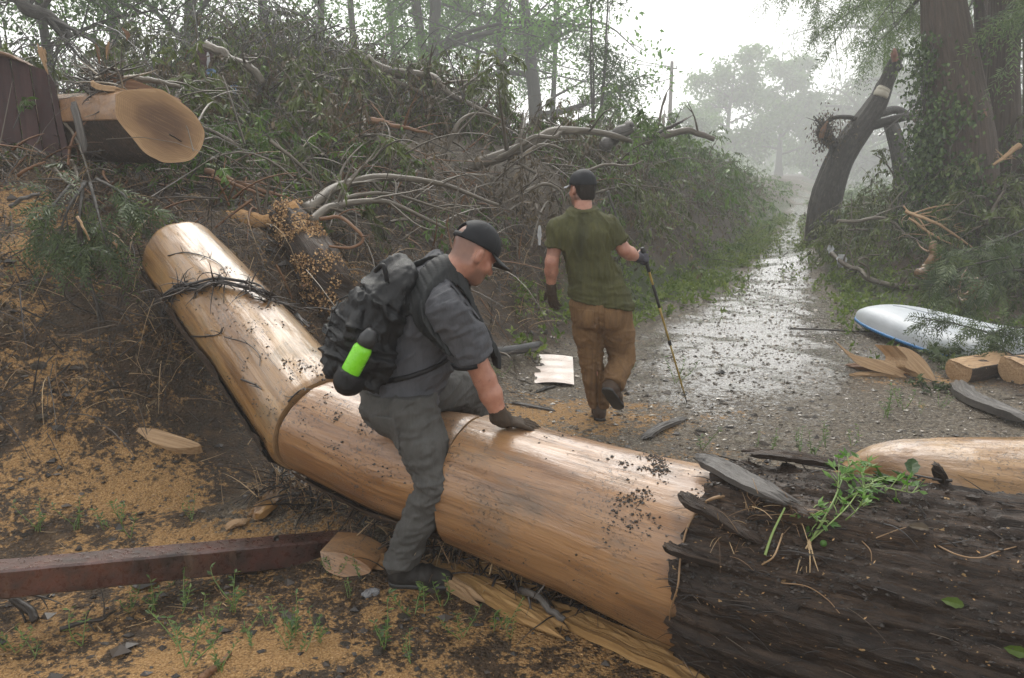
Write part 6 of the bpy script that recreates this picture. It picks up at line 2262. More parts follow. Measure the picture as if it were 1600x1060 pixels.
    boot(root, gl - fwd * .09, gl + fwd * .19, anL, M['boot_black'], M['rubber'], 'boot', UP, .052)
    # --- gloves
    for wr, el, d_, bk, cr, sp in ((wrR, elR, np.array([.93, .25, -.28]), np.array([.25, -.12, .95]), (.06, .20, .20), .42), (wrL, elL, nz(wrL - elL), np.array([.3, .5, .8]), (.4, .5, .4), .16)):
        g = SDF(.005)
        hand_prims(g, wr, d_, bk, -1, 1.08, cr, sp, k=.004, fat=.98)
        g.cone(wr - nz(wr - el) * .045, wr + nz(d_) * .01, .037, .036, .012)
        cut = below(wr - nz(wr - el) * .055, -(wr - el))
        lo, hi = g.bounds(.02)
        solid(lambda X: np.maximum(g(X), cut(X)), lo, hi, .0034, 'glove', M['glove_brown'], root, lambda V, N: .0012 * fbm(V * 60, 3, 3), smooth_n=1)
    # --- backpack, worn on his back
    up_b = nz(neck0 - hipc - UP * .06)
    back = nz(-fwd - UP * .0 + up_b * np.dot(fwd, up_b))
    pcx = waist * .42 + chest * .58 + back * .222
    Rb = np.stack([back, nz(np.cross(up_b, back)), up_b])
    pack = thing('backpack', pcx - up_b * .3, 'black backpack with a mesh side pocket worn by the man in grey', 'backpack')
    bp = SDF(.05)
    e2 = Rb[1]
    bp.ell(pcx - up_b * .05, [.112, .150, .22], Rb, .06)
    bp.ell(pcx - up_b * .15 + back * .03, [.112, .148, .14], Rb, .06)
    bp.ell(pcx + up_b * .10 - back * .02, [.085, .13, .15], Rb, .05)
    bp.ell(pcx + up_b * .20 - back * .055, [.06, .11, .10], Rb, .05)
    bp.ell(pcx - up_b * .18 + rgt * .13 - back * .01, [.085, .06, .11], Rb, .04)
    bp.ell(pcx - up_b * .03 + back * .10, [.06, .11, .12], Rb, .04)

    def bag_folds(V, N):
        q = (V - pcx) @ Rb.T
        a = .034 * (np.clip(1 - np.abs(fbm(q * np.array([7, 7, 4]) + 3, 4, 41)) / .34, 0, 1) ** 1.6 - .4)
        b_ = .024 * (np.clip(1 - np.abs(fbm(q * np.array([4, 4, 19]), 3, 43)) / .34, 0, 1) ** 1.4 - .4) * smooth(.05, -.10, q[:, 2])
        zp = -.012 * np.exp(-((q[:, 2] - .09 - .25 * q[:, 0]) / .008) ** 2) - .010 * np.exp(-((q[:, 2] + .10 - .1 * q[:, 0]) / .007) ** 2)
        return a + b_ + zp + .004 * fbm(q * 24, 3, 47)
    lo, hi = bp.bounds()
    bag = solid(bp, lo, hi, .0058, 'bag', M['pack'], pack, bag_folds)
    # straps: bands that follow the shirt
    g0, g1 = sh.grow(.020), sh.grow(.001)

    def band(name, c, n, w, clip, mat, thick=.020, step=.006, folds=None):
        c = np.asarray(c, float)
        g0 = sh.grow(thick)
        pl = below(c, n)

        def fb(X):
            d = np.maximum(g0(X), -g1(X) - .008)
            d = np.maximum(d, np.abs(pl(X)) - w)
            for cc in clip:
                d = np.maximum(d, cc(X))
            return d
        return solid(fb, chest - .36, chest + .36, step, name, mat, pack, folds)
    armcutR, armcutL = below(shR + rgt * .045, rgt), below(shL - rgt * .02, -rgt)
    low = below(waist + up_b * .13, -up_b)
    sr = neck0 * .40 + shR * .60 - UP * .01
    ribs = lambda V, N: -.003 * (np.abs(((V @ fwd * 34) % 1) - .5) < .13)
    band('shoulder_strap', sr, nz(rgt + UP * .35), .034, [armcutR, low], M['pack_strap'], folds=ribs)
    slp = neck0 * .45 + shL * .55
    band('shoulder_strap', slp, nz(-rgt + UP * .3), .034, [armcutL, low], M['pack_strap'])
    band('yoke', neck0 - up_b * .075 + back * .05, nz(up_b + back * .3), .034, [below(chest + fwd * .06, fwd), below(sr, rgt), below(slp, -rgt)], M['pack_strap'], .017)
    wb = waist - UP * .015
    g3 = sh.grow(.010)
    pl = below(wb, nz(UP + fwd * -.30))
    solid(lambda X: np.maximum(np.maximum(g3(X), -g1(X) - .006), np.abs(pl(X)) - .011), wb - .30, wb + .30, .006, 'waist_belt', M['pack_trim'], pack)
    m = MB()
    q = spline([pcx + up_b * .17 + rgt * .06 + back * .03, pcx + up_b * .23 + back * .06 + rgt * .03, pcx + up_b * .20 + back * .05 - rgt * .05], 12)
    add_tubes(m, q, np.full(12, .010), 8, cap=True, rnd=.5)
    m.build('grab_handle', M['pack_trim'], pack)
    def on_bag(y_, z_, out=.002):
        # slide in from behind until the bag is met
        t = np.linspace(.40, -.05, 160)
        X = (pcx + back * t[:, None] + Rb[1] * y_ + up_b * z_).astype(np.float32)
        k = int(np.argmax(bp(X) < 0))
        return X[k].astype(float) + back * out
    m = MB()
    q = spline([on_bag(-.11, .12, .012), on_bag(-.12, .0, .012), on_bag(-.12, -.10, .012), on_bag(-.11, -.18, .012)], 16)
    add_tubes(m, q, np.full(16, .008), 6, cap=True, rnd=.5)
    m.build('compression_strap', M['pack_trim'], pack)
    m = MB()
    zig = [on_bag(-.02 if j % 2 else -.09, .07 - .026 * j, .012) for j in range(9)]
    add_tubes(m, spline(zig, 40), np.full(40, .0035), 5, rnd=.5)
    m.build('bungee_cord', M['pack_strap'], pack)
    # --- bottle in the side pocket
    bt_t, bt_b = Y(569, 541, yb - .19), Y(543, 590, yb - .19)
    ax = nz(bt_t - bt_b)
    bot = thing('water_bottle', bt_b, 'lime green water bottle with a black top in the backpack side pocket', 'bottle')
    prof = [(0, .0), (0, .030), (.004, .036), (.02, .039), (.125, .039), (.137, .037), (.147, .031), (.150, .028)]

    def lathe(prof, name, mat, o0=0.0):
        m = MB()
        e1_ = nz(np.cross(ax, UP))
        e2_ = np.cross(ax, e1_)
        n = 32
        V = []
        for (h_, r_) in prof:
            for k in range(n):
                a = k / n * 6.28318
                V.append(bt_b + ax * (h_ + o0) + (e1_ * math.cos(a) + e2_ * math.sin(a)) * r_)
        i = np.arange(len(prof) * n).reshape(len(prof), n)
        nx = np.roll(i, -1, axis=1)
        m.add(np.array(V), np.stack([i[:-1], nx[:-1], nx[1:], i[1:]], -1).reshape(-1, 4), polys=[list(i[-1])])
        return m.build(name, mat, bot)
    lathe(prof, 'bottle_body', M['bottle'])
    lathe([(.150, .033), (.153, .036), (.185, .036), (.192, .033), (.215, .024), (.222, .018)], 'bottle_cap', M['bottle_cap'])
    pkm = SDF(.03)
    pkm.cone(bt_b - ax * .012, bt_b + ax * .022, .047, .050, .02)
    pkm.ell(bt_b - ax * .02 - back * .02, [.06, .055, .055], Rb, .03)
    lo, hi = pkm.bounds()
    solid(lambda X: np.maximum(pkm(X), below(bt_b + ax * .030, ax)(X)), lo, hi, .006, 'side_pocket', M['pack'], pack, lambda V, N: .004 * fbm(V * 40, 3, 3))
    return dict(root=root, shR=shR)


man_grey()
# ------------------------------------------------------------------ the man in the olive shirt, walking away with a trekking pole
def man_olive():
    fwd = nz(np.array([.16, .98, 0]))
    rgt = np.array([fwd[1], -fwd[0], 0])
    foot = on(*hit(936, 654)[:2])
    yb = foot[1]
    root = thing('person', foot, 'man in olive green shirt and brown trousers walking away with a pole', 'person')
    hipc = Y(938, 478, yb)
    hL, hR = hipc - rgt * .098, hipc + rgt * .098
    waist = Y(928, 425, yb - .01)
    chest = Y(914, 366, yb - .01)
    neck0 = Y(911, 326, yb + .0)
    hc = Y(910, 297, yb + .03)
    shL, shR = Y(874, 356, yb - .02), Y(950, 354, yb - .02)
    elL, wrL = Y(862, 410, yb - .04), Y(861, 450, yb + .02)
    grip = Y(1008, 402, yb + .10)
    elR = Y(976, 392, yb - .03)
    wrR = Y(996, 403, yb + .06)
    knL = Y(923, 560, yb + .05)
    anL = np.array([foot[0], foot[1] + .0, foot[2] + .10])
    knR = Y(972, 560, yb + .06)
    anR = Y(956, 604, yb - .20)
    Rh = frame(nz(np.array([-.55, .83, -.06])))
    s = SDF(.035)
    at = head_prims(s, hc, Rh)
    s.cone(neck0 - UP * .03, at(-.022, 0, -.045), .058, .052, .03)
    s.cone(neck0, chest, .058, .10, .03)
    s.ell(chest, [.09, .14, .14], frame(fwd), .04)
    s.cone(chest, waist, .10, .095, .04)
    s.cone(waist, hipc, .09, .095, .03)
    for q in (shL, shR):
        s.cone(neck0 * .45 + chest * .55, q, .050, .042, .03)
    s.chain([shL, (shL + elL) / 2, elL], [.044, .054, .046], .02)
    s.chain([elL, elL * .65 + wrL * .35, wrL], [.046, .048, .031], .02)
    s.chain([shR, (shR + elR) / 2, elR], [.044, .055, .047], .02)
    s.chain([elR, elR * .6 + wrR * .4, wrR], [.047, .049, .032], .02)
    hand_prims(s, wrL, np.array([.14, .25, -1.0]), np.array([-.55, -.8, -.1]), 1, .95, (.35, .45, .4))
    hand_prims(s, wrR, np.array([.75, .55, -.05]), np.array([.45, -.6, .45]), -1, .95, (1.1, 1.2, .8))
    for h_, k_, a_ in ((hL, knL, anL), (hR, knR, anR)):
        s.chain([h_, k_], [.092, .060], .04)
        s.chain([k_, k_ * .65 + a_ * .35, a_], [.058, .058, .042], .03)
    lo, hi = s.bounds()

    def tone(V):
        q = (V - hc) @ Rh.T
        hair = smooth(-.078, -.062, q[:, 2]) * smooth(.03, .0, q[:, 0]) * (np.linalg.norm(q, axis=1) < .16)
        ear = np.exp(-((q[:, 0] + .012) / .024) ** 2 - ((q[:, 2] + .006) / .034) ** 2) * (np.abs(q[:, 1]) > .070)
        beard = .8 * smooth(-.030, -.055, q[:, 2]) * smooth(-.008, .02, q[:, 0]) * (np.linalg.norm(q, axis=1) < .15)
        mid = (elL + wrL) / 2
        tat = .55 * np.exp(-(np.linalg.norm((V - (mid + [0, -.04, .02])) / [.04, .04, .045], axis=1)) ** 2) * (fbm(V * 45, 2, 3) > -.2)
        ring_c = shL * .30 + elL * .70
        t2 = np.abs((V - ring_c) @ nz(elL - shL))
        tat2 = .45 * (t2 < .03) * (np.linalg.norm(V - ring_c, axis=1) < .09)
        return np.clip(np.maximum(np.maximum(np.maximum(hair, beard), tat), tat2) - ear, 0, 1)
    solid(s, lo, hi, .0092, 'body', M['skin'], root, rnd=tone, smooth_n=1)
    eyes(root, at)
    hr_ = SDF(.02)
    hr_.ell(hc + Rh[2] * .030 - Rh[0] * .012, [.100, .082, .100], Rh)
    hr_.ell(hc - Rh[2] * .040 - Rh[0] * .050, [.052, .060, .050], Rh, .03)
    fcut = below(hc + Rh[0] * .012, Rh[0])
    ncut = below(hc - Rh[2] * .072, -Rh[2])
    lo, hi = hr_.bounds()
    solid(lambda X: np.maximum(np.maximum(hr_(X), fcut(X)), ncut(X)), lo, hi, .0055, 'hair', M['hair_dark'], root, lambda V, N: .003 * fbm(V * np.array([90, 90, 25]), 3, 4))
    cap_on(root, hc, Rh, 1.0, M['cap_black'], M['bill_pale'], .04, (.080, .07), False, .3)
    # shirt
    sh = SDF(.05)
    sh.cone(neck0 - UP * .015, chest, .080, .150, .05)
    sh.ell(chest - UP * .0, [.130, .185, .17], frame(fwd), .06)
    sh.cone(chest - UP * .03 - rgt * .04, waist - rgt * .05, .145, .125, .06)
    sh.cone(chest - UP * .03 + rgt * .04, waist + rgt * .05, .145, .125, .06)
    for q in (-1, 1):
        sh.cone(waist + rgt * .05 * q, hipc + rgt * .085 * q - UP * .02, .122, .158, .05)
    for q in (shL, shR):
        sh.cone(neck0 - UP * .030, q, .062, .068, .05)
        sh.cone(neck0 * .4 + chest * .6, q - UP * .03, .085, .072, .05)
    slL, slR = shL * .38 + elL * .62, shR * .30 + elR * .70
    slR = shR + nz(elR - shR) * .15
    slL = shL + nz(elL - shL) * .15
    sh.chain([shL, slL + (elL - shL) * .1], [.074, .073], .03)
    sh.chain([shR, slR + (elR - shR) * .1], [.074, .078], .03)
    cutL, cutR = below(slL, elL - shL), below(slR, elR - shR)
    hem = below(hipc + UP * .015, nz(np.array([-.17, 0, -1])))
    col = below(neck0 + UP * .008 - fwd * .0, nz(UP - fwd * .25))
    nL, nR = SDF().cone(shL - rgt * .02, elL, .085, .11), SDF().cone(shR + rgt * .02, elR, .09, .12)

    def fsh(X):
        d = sh(X)
        d = np.maximum(d, np.where(nL(X) < 0, cutL(X), -1))
        d = np.maximum(d, np.where(nR(X) < 0, cutR(X), -1))
        return np.maximum(np.maximum(d, hem(X)), col(X))
    f1 = stretch_folds(np.array([1.0, .2, .25]), .0095, 15, 57, 3)
    f3 = stretch_folds(np.array([.1, .0, 1.0]), .007, 15, 59, 4)

    def folds(V, N):
        lowr = smooth(chest[2] - .12, hipc[2] + .05, V[:, 2])
        spine = -.010 * np.exp(-(((V - chest) @ rgt + .015) / .022) ** 2) * (N @ fwd < -.2) * smooth(hipc[2], chest[2], V[:, 2])
        blade = sum(.010 * np.exp(-(np.linalg.norm((V - (chest - fwd * .12 + rgt * .085 * q + UP * .03)) / [1, 1, 1.3], axis=1) / .06) ** 2) for q in (-1, 1))
        groove = -.004 * np.exp(-((hem(V.astype(np.float32)) + .022) / .004) ** 2)
        return f1(V, N) * (.5 + .5 * (1 - lowr)) + f3(V, N) * lowr + spine + blade + .004 * fbm(V * 9, 3, 61) + groove
    lo, hi = sh.bounds()
    soak = lambda V: .75 * np.exp(-(((V - chest) @ rgt + .02 + .03 * fbm(V * 5, 2, 4)) / (.045 + .03 * fbm(V * 9, 3, 5))) ** 2) * smooth(hipc[2] + .05, chest[2] + .05, V[:, 2]) * (.6 + .4 * fbm(V * np.array([40, 40, 5]), 3, 6))
    shirt = solid(fsh, lo, hi, .0084, 'shirt', M['shirt_olive'], root, folds, rnd=lambda V: np.clip(soak(V), 0, 1))
    rib = sh.grow(.0025)
    cn = below(neck0 - UP * .004, nz(UP - fwd * .25))
    solid(lambda X: np.maximum(np.maximum(rib(X), col(X) - .003), -cn(X)), neck0 - .15, neck0 + .15, .006, 'collar', M['shirt_olive'], shirt)
    # trousers
    tr = SDF(.04)
    tr.ell(hipc - UP * .05 - fwd * .02, [.145, .175, .150], frame(fwd), .04)
    for q in (-1, 1):
        tr.ell(hipc - UP * .07 + rgt * .08 * q - fwd * .055, [.10, .095, .11], frame(fwd), .03)
    tr.chain([hL, hL * .5 + knL * .5, knL], [.128, .110, .088], .035)
    tr.chain([knL, knL * .5 + anL * .5, anL + UP * .0], [.086, .084, .080], .03)
    tr.chain([hR, hR * .5 + knR * .5, knR], [.130, .116, .096], .035)
    tr.chain([knR, knR * .5 + anR * .5, anR], [.094, .088, .082], .03)
    wst = below(hipc + UP * .06, UP)
    c1, c2 = below(anL - UP * .02, -UP), below(anR + nz(anR - knR) * .0, anR - knR)
    nl, nr = SDF().cone(anL, knL, .11, .11), SDF().cone(anR, knR, .11, .10)

    def ftr(X):
        d = np.maximum(tr(X), wst(X))
        d = np.maximum(d, np.where(nl(X) < 0, c1(X), -1))
        return np.maximum(d, np.where(nr(X) < 0, c2(X), -1))
    g1, g2 = stretch_folds(UP, .007, 19, 67, 5), stretch_folds(nz(np.array([.6, 0, 1.0])), .010, 22, 69, 5)

    def tf(V, N):
        kk = sum(np.exp(-(np.linalg.norm(V - c, axis=1) / .12) ** 2) for c in (knL, knR, anL + UP * .08, anR + UP * .05))
        under = np.exp(-(np.linalg.norm(V - (hipc - UP * .20 - fwd * .08), axis=1) / .13) ** 2)
        cr = -.02 * np.exp(-(((V - hipc) @ rgt) / .012) ** 2) * (N @ fwd < -.1) * smooth(hipc[2] + .05, hipc[2] - .08, V[:, 2])
        return g1(V, N) * .6 + g2(V, N) * np.minimum(kk + under, 1) * .8 + cr + .004 * fbm(V * 9, 3, 71)
    lo, hi = tr.bounds()
    tro = solid(ftr, lo, hi, .0086, 'trousers', M['trousers_brown'], root, tf)
    pk = tr.grow(.009)
    for q in (-1, 1):
        c = hipc - UP * .075 + rgt * .095 * q - fwd * .14
        solid(lambda X: np.maximum(np.maximum(np.maximum(pk(X), -(tr(X) + .02)), np.abs((X - c.astype(np.float32)) @ rgt.astype(np.float32)) - .058),
              np.maximum(np.abs((X - c.astype(np.float32))[..., 2]) - .068, (X - c.astype(np.float32)) @ fwd.astype(np.float32) - .10)), c - .14, c + .14, .006, 'back_pocket', M['trousers_brown'], tro)
    # boots: left on the ground, right lifted with the heel up
    d1 = nz(np.array([.05, .99, 0]))
    boot(root, foot - d1 * .09, foot + d1 * .19, anL, M['boot_brown'], M['rubber'], 'boot', UP, .050)
    shin = nz(anR - knR)
    f2 = nz(np.array([.45, .55, -.70]))
    u2 = nz(-shin - f2 * np.dot(-shin, f2))
    hl2 = anR - u2 * .085 - f2 * .085
    boot(root, hl2, hl2 + f2 * .28, anR, M['boot_brown'], M['rubber'], 'boot', u2, .052)
    # gloves
    pole_top, pole_tip = Y(1003, 384, yb + .13), hit(1074, 632)
    ax = nz(pole_top - pole_tip)
    specs = [(wrL, elL, np.array([.16, .25, -1.0]), np.array([-.55, -.8, -.1]), 1, (.25, .40, .35), 1.12), (wrR, elR, np.array([.85, .45, -.10]), np.array([.35, -.75, .45]), -1, (1.15, 1.25, .7), 1.0)]
    for wr, el, d_, bk, ts, cr, z in specs:
        g = SDF(.008)
        hand_prims(g, wr, d_, bk, ts, z, cr, .26, k=.004, fat=1.03)
        g.cone(wr - nz(wr - el) * .03, wr + nz(d_) * .01, .037, .036, .012)
        cut = below(wr - nz(wr - el) * .045, -(wr - el))
        lo, hi = g.bounds(.02)
        solid(lambda X: np.maximum(g(X), cut(X)), lo, hi, .0038, 'glove', M['glove_grey'] if ts == -1 else M['glove_brown'], root, lambda V, N: .0018 * fbm(V * 60, 3, 3), smooth_n=1)
    # trekking pole through the right fist
    fist = wrR + nz(specs[1][2]) * .095 - nz(specs[1][3]) * .030
    top = fist + nz(fist - pole_tip) * .10
    ax = nz(top - pole_tip)
    L = np.linalg.norm(top - pole_tip)
    pole = thing('trekking_pole', pole_tip, 'gold and black trekking pole planted in the gravel by the man in olive', 'trekking pole')

    def seg(name, a, b_, r0, r1, mat, n=10):
        m = MB()
        k = 6
        t = np.linspace(0, 1, k)[:, None]
        add_tubes(m, (pole_tip + ax * L * a) * (1 - t) + (pole_tip + ax * L * b_) * t, np.linspace(r0, r1, k), n, cap=True, rnd=.5)
        return m.build(name, mat, pole)
    seg('tip', 0, .05, .004, .006, M['rubber'])
    seg('lower_shaft', .05, .40, .0065, .0075, M['pole_gold'])
    seg('clamp', .40, .43, .013, .013, M['rubber'])
    seg('middle_shaft', .43, .64, .0080, .0085, M['pole_gold'])
    seg('foam_sleeve', .64, .78, .012, .012, M['rubber'])
    seg('upper_shaft', .78, .86, .0088, .0088, M['pole_gold'])
    seg('grip', .86, .975, .015, .016, M['rubber'])
    seg('grip_head', .975, 1.0, .021, .016, M['rubber'])
    m = MB()
    th = np.arange(13) / 12 * 6.283
    c = pole_tip + ax * L * .075
    e1 = nz(np.cross(ax, UP + .1))
    e2 = np.cross(ax, e1)
    add_tubes(m, np.array([c + (e1 * math.cos(a) + e2 * math.sin(a)) * .024 for a in th]), np.full(13, .005), 6, rnd=.5)
    m.build('basket', M['rubber'], pole)


man_olive()
# ------------------------------------------------------------------ the white boat turned over on the gravel
def boat():
    bow = G(1339, 494, .16)
    d = nz(np.array([.53, -.86, 0]))                   # bow -> stern, towards the camera's right
    w = np.cross(UP, d)
    L, ns, na = 3.3, 46, 21
    base = bow.copy()
    root = thing('rowing_boat', (base + d * 1.6) * [1, 1, 0], 'white boat lying upside down with a blue gunwale, right of the path', 'boat')
    V = []
    for k in range(ns):
        t = k / (ns - 1)
        half = .56 * (1 - (1 - min(t / .55, 1)) ** 2.1) ** .62 * (1 - .25 * max(0, t - .6)) + .012
        hgt = .23 * (1 - (1 - min(t / .22, 1)) ** 2.2) ** .6 - .03 * t + .02
        c = base + d * L * t - UP * (.13 * min(t / .4, 1))
        for j in range(na):
            a = math.pi * j / (na - 1)
            x = half * math.copysign(abs(math.cos(a)) ** .72, math.cos(a))
            z = hgt * math.sin(a) ** .62 if 0 < j < na - 1 else 0
            z *= 1 - .02 * math.cos(3 * a)
            V.append(c + w * x + UP * z)
    V = np.array(V)
    i = np.arange(ns * na).reshape(ns, na)
    Q = np.stack([i[:-1, :-1], i[:-1, 1:], i[1:, 1:], i[1:, :-1]], -1).reshape(-1, 4)
    inner = V.reshape(ns, na, 3).copy()
    cen = inner.mean(1, keepdims=True)
    inner = inner + nz(cen - inner) * .012
    MB().add(V, Q).add(inner.reshape(-1, 3), Q[:, ::-1]).build('hull', M['hull'], root)
    VV = V.reshape(ns, na, 3)
    rail = np.vstack([VV[::-1, 0], VV[:, -1]])
    m = MB()
    prof = [(-.012, -.022), (.012, -.022), (.014, .006), (-.008, .010)]
    t = nz(np.gradient(rail, axis=0))
    o = nz(np.cross(t, UP)) * -1
    R = np.stack([rail + o * x + UP * z for x, z in prof], 1)
    i = np.arange(len(rail) * 4).reshape(-1, 4)
    nx = np.roll(i, -1, axis=1)
    m.add(R.reshape(-1, 3), np.stack([i[:-1], nx[:-1], nx[1:], i[1:]], -1).reshape(-1, 4))
    m.build('gunwale', M['hull_blue'], root)
    keel = VV[6:, na // 2] + UP * .004
    m = MB()
    add_tubes(m, keel, np.full(len(keel), .012), 6, rnd=.5)
    m.build('keel_strip', M['hull'], root)


boat()

# ------------------------------------------------------------------ red boards of a broken shed, upper left
shed = thing('red_wall', on(*Y(30, 200, 6.6)[:2]), 'broken dark red board wall with torn shingles on top, upper left corner', 'wall')
pn = nz(np.array([.25, -.95, .05]))
for k, (px, dd) in enumerate([
    ([(-40, 78), (14, 92), (34, 220), (-40, 240)], 0), ([(17, 93), (44, 101), (66, 236), (37, 222)], .03), ([(47, 102), (72, 110), (96, 246), (68, 236)], .0), ([(74, 111), (84, 128), (110, 250), (98, 246)], .04)]):
    p0 = Y(30, 160, 6.6) + np.array([0, -dd, 0])
    b = np.array([onplane(u, v, p0, pn) for u, v in px])
    V = np.vstack([b, b - pn * .03])
    i = np.arange(8).reshape(2, 4)
    nx = np.roll(i, -1, axis=1)
    gv = np.stack([(V - p0)[:, 0] + k * 1.7, (V - p0)[:, 1], (V - p0)[:, 2]], -1)
    MB().add(V, np.stack([i[:-1], nx[:-1], nx[1:], i[1:]], -1).reshape(-1, 4), gv=gv, polys=[list(i[0]), list(i[1][::-1])]).build('board', M['red_board'], shed, smooth_shade=False)
for k in range(5):
    strip_plate([Y(-30 + k * 6, 76 + k * 3, 6.5 + k * .05), Y(8 + k * 6, 84 + k * 3, 6.5 + k * .05), Y(40 + k * 4, 98 + k * 2.0, 6.5 + k * .05)], .07, .02, M['roof_board'], 'shingle', shed, 60 + k)
for k, (pts, w_, mt, lab, nm) in enumerate([
    ([Y(60, 62, 6.4), Y(68, 90, 6.4), Y(78, 122, 6.4)], .07, 'splinter', 'tall pale splintered stake standing up beside the red boards', 'splintered_stake'),
    ([Y(170, 62, 7.2), Y(168, 80, 7.2), Y(168, 100, 7.2)], .035, 'splinter', 'thin pale upright splinter above the sawn log', 'splintered_stake'),
    ([Y(150, 66, 7.2), Y(154, 85, 7.2), Y(156, 112, 7.2)], .03, 'orange_fibre', 'thin brown splinter beside the pale upright splinter', 'splintered_stake'),
    ([Y(192, 42, 8.5), Y(200, 55, 8.5), Y(198, 66, 8.5)], .05, 'orange_fibre', 'short reddish broken stub high in the dark trees', 'splintered_stake')]):
    strip_plate(pts, w_ * .8, .02, M[mt], nm, None, 70 + k, np.array([0, -1, .01]), 7, .5, label=lab, cat='splinter')

# ------------------------------------------------------------------ white corrugated sheet and the pipe beside it
sc = [G(835, 599, .03), G(897, 604, .03), G(895, 561, .05), G(836, 556, .10)]
m = MB()
nu, nv = 60, 16
for lay in (0, 1):
    V = []
    for b in range(nv):
        for a in range(nu):
            fa, fb = a / (nu - 1), b / (nv - 1)
            p_ = (sc[0] * (1 - fa) + sc[1] * fa) * (1 - fb) + (sc[3] * (1 - fa) + sc[2] * fa) * fb
            V.append(p_ + UP * (.012 * math.sin(fb * 26 + .8 * math.sin(fa * 3)) * (1 - .65 * fa) + .02 * math.sin(fa * 2.2) - .004 * lay))
    i = np.arange(nu * nv).reshape(nv, nu)
    q_ = np.stack([i[:-1, :-1], i[:-1, 1:], i[1:, 1:], i[1:, :-1]], -1).reshape(-1, 4)
    m.add(np.array(V), q_ if lay == 0 else q_[:, ::-1])
m.build('corrugated_sheet', M['sheet'], label='dirty white corrugated plastic sheet lying flat behind the walking man', cat='sheet')
m = MB()
add_tubes(m, spline([hit(742, 572) + UP * .10, hit(800, 566) + UP * .11, hit(842, 560) + UP * .12], 12), np.full(12, .045), 12, cap=True, rnd=.5)
m.build('drain_pipe', M['black_pipe'], label='black pipe lying on the mud left of the corrugated sheet', cat='pipe')
strip_plate([hit(1003, 692) + UP * .03, hit(1035, 675) + UP * .04, hit(1072, 656) + UP * .02], .07, .03, M['weathered'], 'weathered_board', None, 81, label='short grey weathered board lying on the gravel near the pole tip', cat='board')
strip_plate([hit(1494, 600) + UP * .04, hit(1508, 626) + UP * .05, hit(1555, 648) + UP * .05, hit(1640, 678) + UP * .05], .17, .07, M['weathered'], 'weathered_log', None, 82, label='curved grey weathered log half sunk in the gravel at the right edge', cat='log')
for k, (pts, w_, lab) in enumerate([
    ([hit(795, 632), hit(840, 640), hit(872, 647)], .04, 'thin dark slat lying in sawdust beyond the gloved hand'),
    ([hit(835, 618), hit(850, 612), hit(868, 606)], .035, 'short brown slat lying below the corrugated sheet'),
    ([hit(742, 640), hit(752, 628), hit(768, 640)], .05, 'small curled bark scrap behind the log beside the bent knee')]):
    strip_plate([p_ + UP * .02 for p_ in pts], w_, .02, M['weathered' if k == 0 else 'bark_tree'], 'slat', None, 83 + k, label=lab, cat='slat')

# ------------------------------------------------------------------ torn stump dusted with sawdust
st = thing('torn_stump', hit(500, 452), 'dark torn stump dusted with orange sawdust beside the long peeled log', 'stump')
sA = [hit(520, 470) - UP * .2, Y(505, 430, 6.2), Y(478, 385, 6.45), Y(448, 340, 6.7)]
rs = lambda TH, LL: np.interp(LL, [0, .5, 1.0, 1.4], [.20, .165, .17, .15]) * (1 + .22 * fbm(np.stack([np.cos(TH) * 2, np.sin(TH) * 2, LL * 1.5], -1), 3, 91) + .10 * (1 - 2 * np.abs(fbm(np.stack([np.cos(TH) * 6, np.sin(TH) * 6, LL * 1.2], -1), 3, 92))))
V, Q, gv, i, A, t, a, b, L_ = sweep(sA, rs, 70, 64)
MB().add(V.reshape(-1, 3), Q, gv=gv.reshape(-1, 3), polys=[list(i[-1])]).build('trunk', M['bark_wet'], st)
r_ = np.random.default_rng(93)
m = MB()
Vn = nz((V - A[:, None]).reshape(-1, 3))
cand = np.flatnonzero(((Vn @ nz(np.array([-.1, -.75, .65]))) > .35) & (vnoise(V.reshape(-1, 3) * 9, 94) > .48))
pk = r_.choice(cand, 2600)
C = V.reshape(-1, 3)[pk] + Vn[pk] * .010 + r_.normal(size=(2600, 3)) * .010
add_leaves(m, C, randdir(r_, 2600), Vn[pk] + r_.normal(size=(2600, 3)) * .5, .022, .016, r_.random(2600))
m.build('sawdust', M['chip'], st, smooth_shade=False, kind='stuff')
lg = MB()
P0 = [Y(352, 338, 6.75), Y(395, 346, 6.65), Y(440, 342, 6.6), Y(466, 322, 6.6)]
cc = spline(P0, 40)
rr = .05 + .035 * np.sin(np.linspace(0, 6, 40)) ** 2
V2, Q2, g2, pl = tubes(cc, rr, 14, True)
V2 = V2 + .02 * fbm(V2 * 18, 3, 95)[:, None] * [0, 0, 1]
lg.add(V2, Q2, gv=g2, polys=pl)
lg.build('sawdust_ledge', M['sawdust'], st)

# ------------------------------------------------------------------ bare branches among the debris, each a thing of its own
r_ = np.random.default_rng(404)


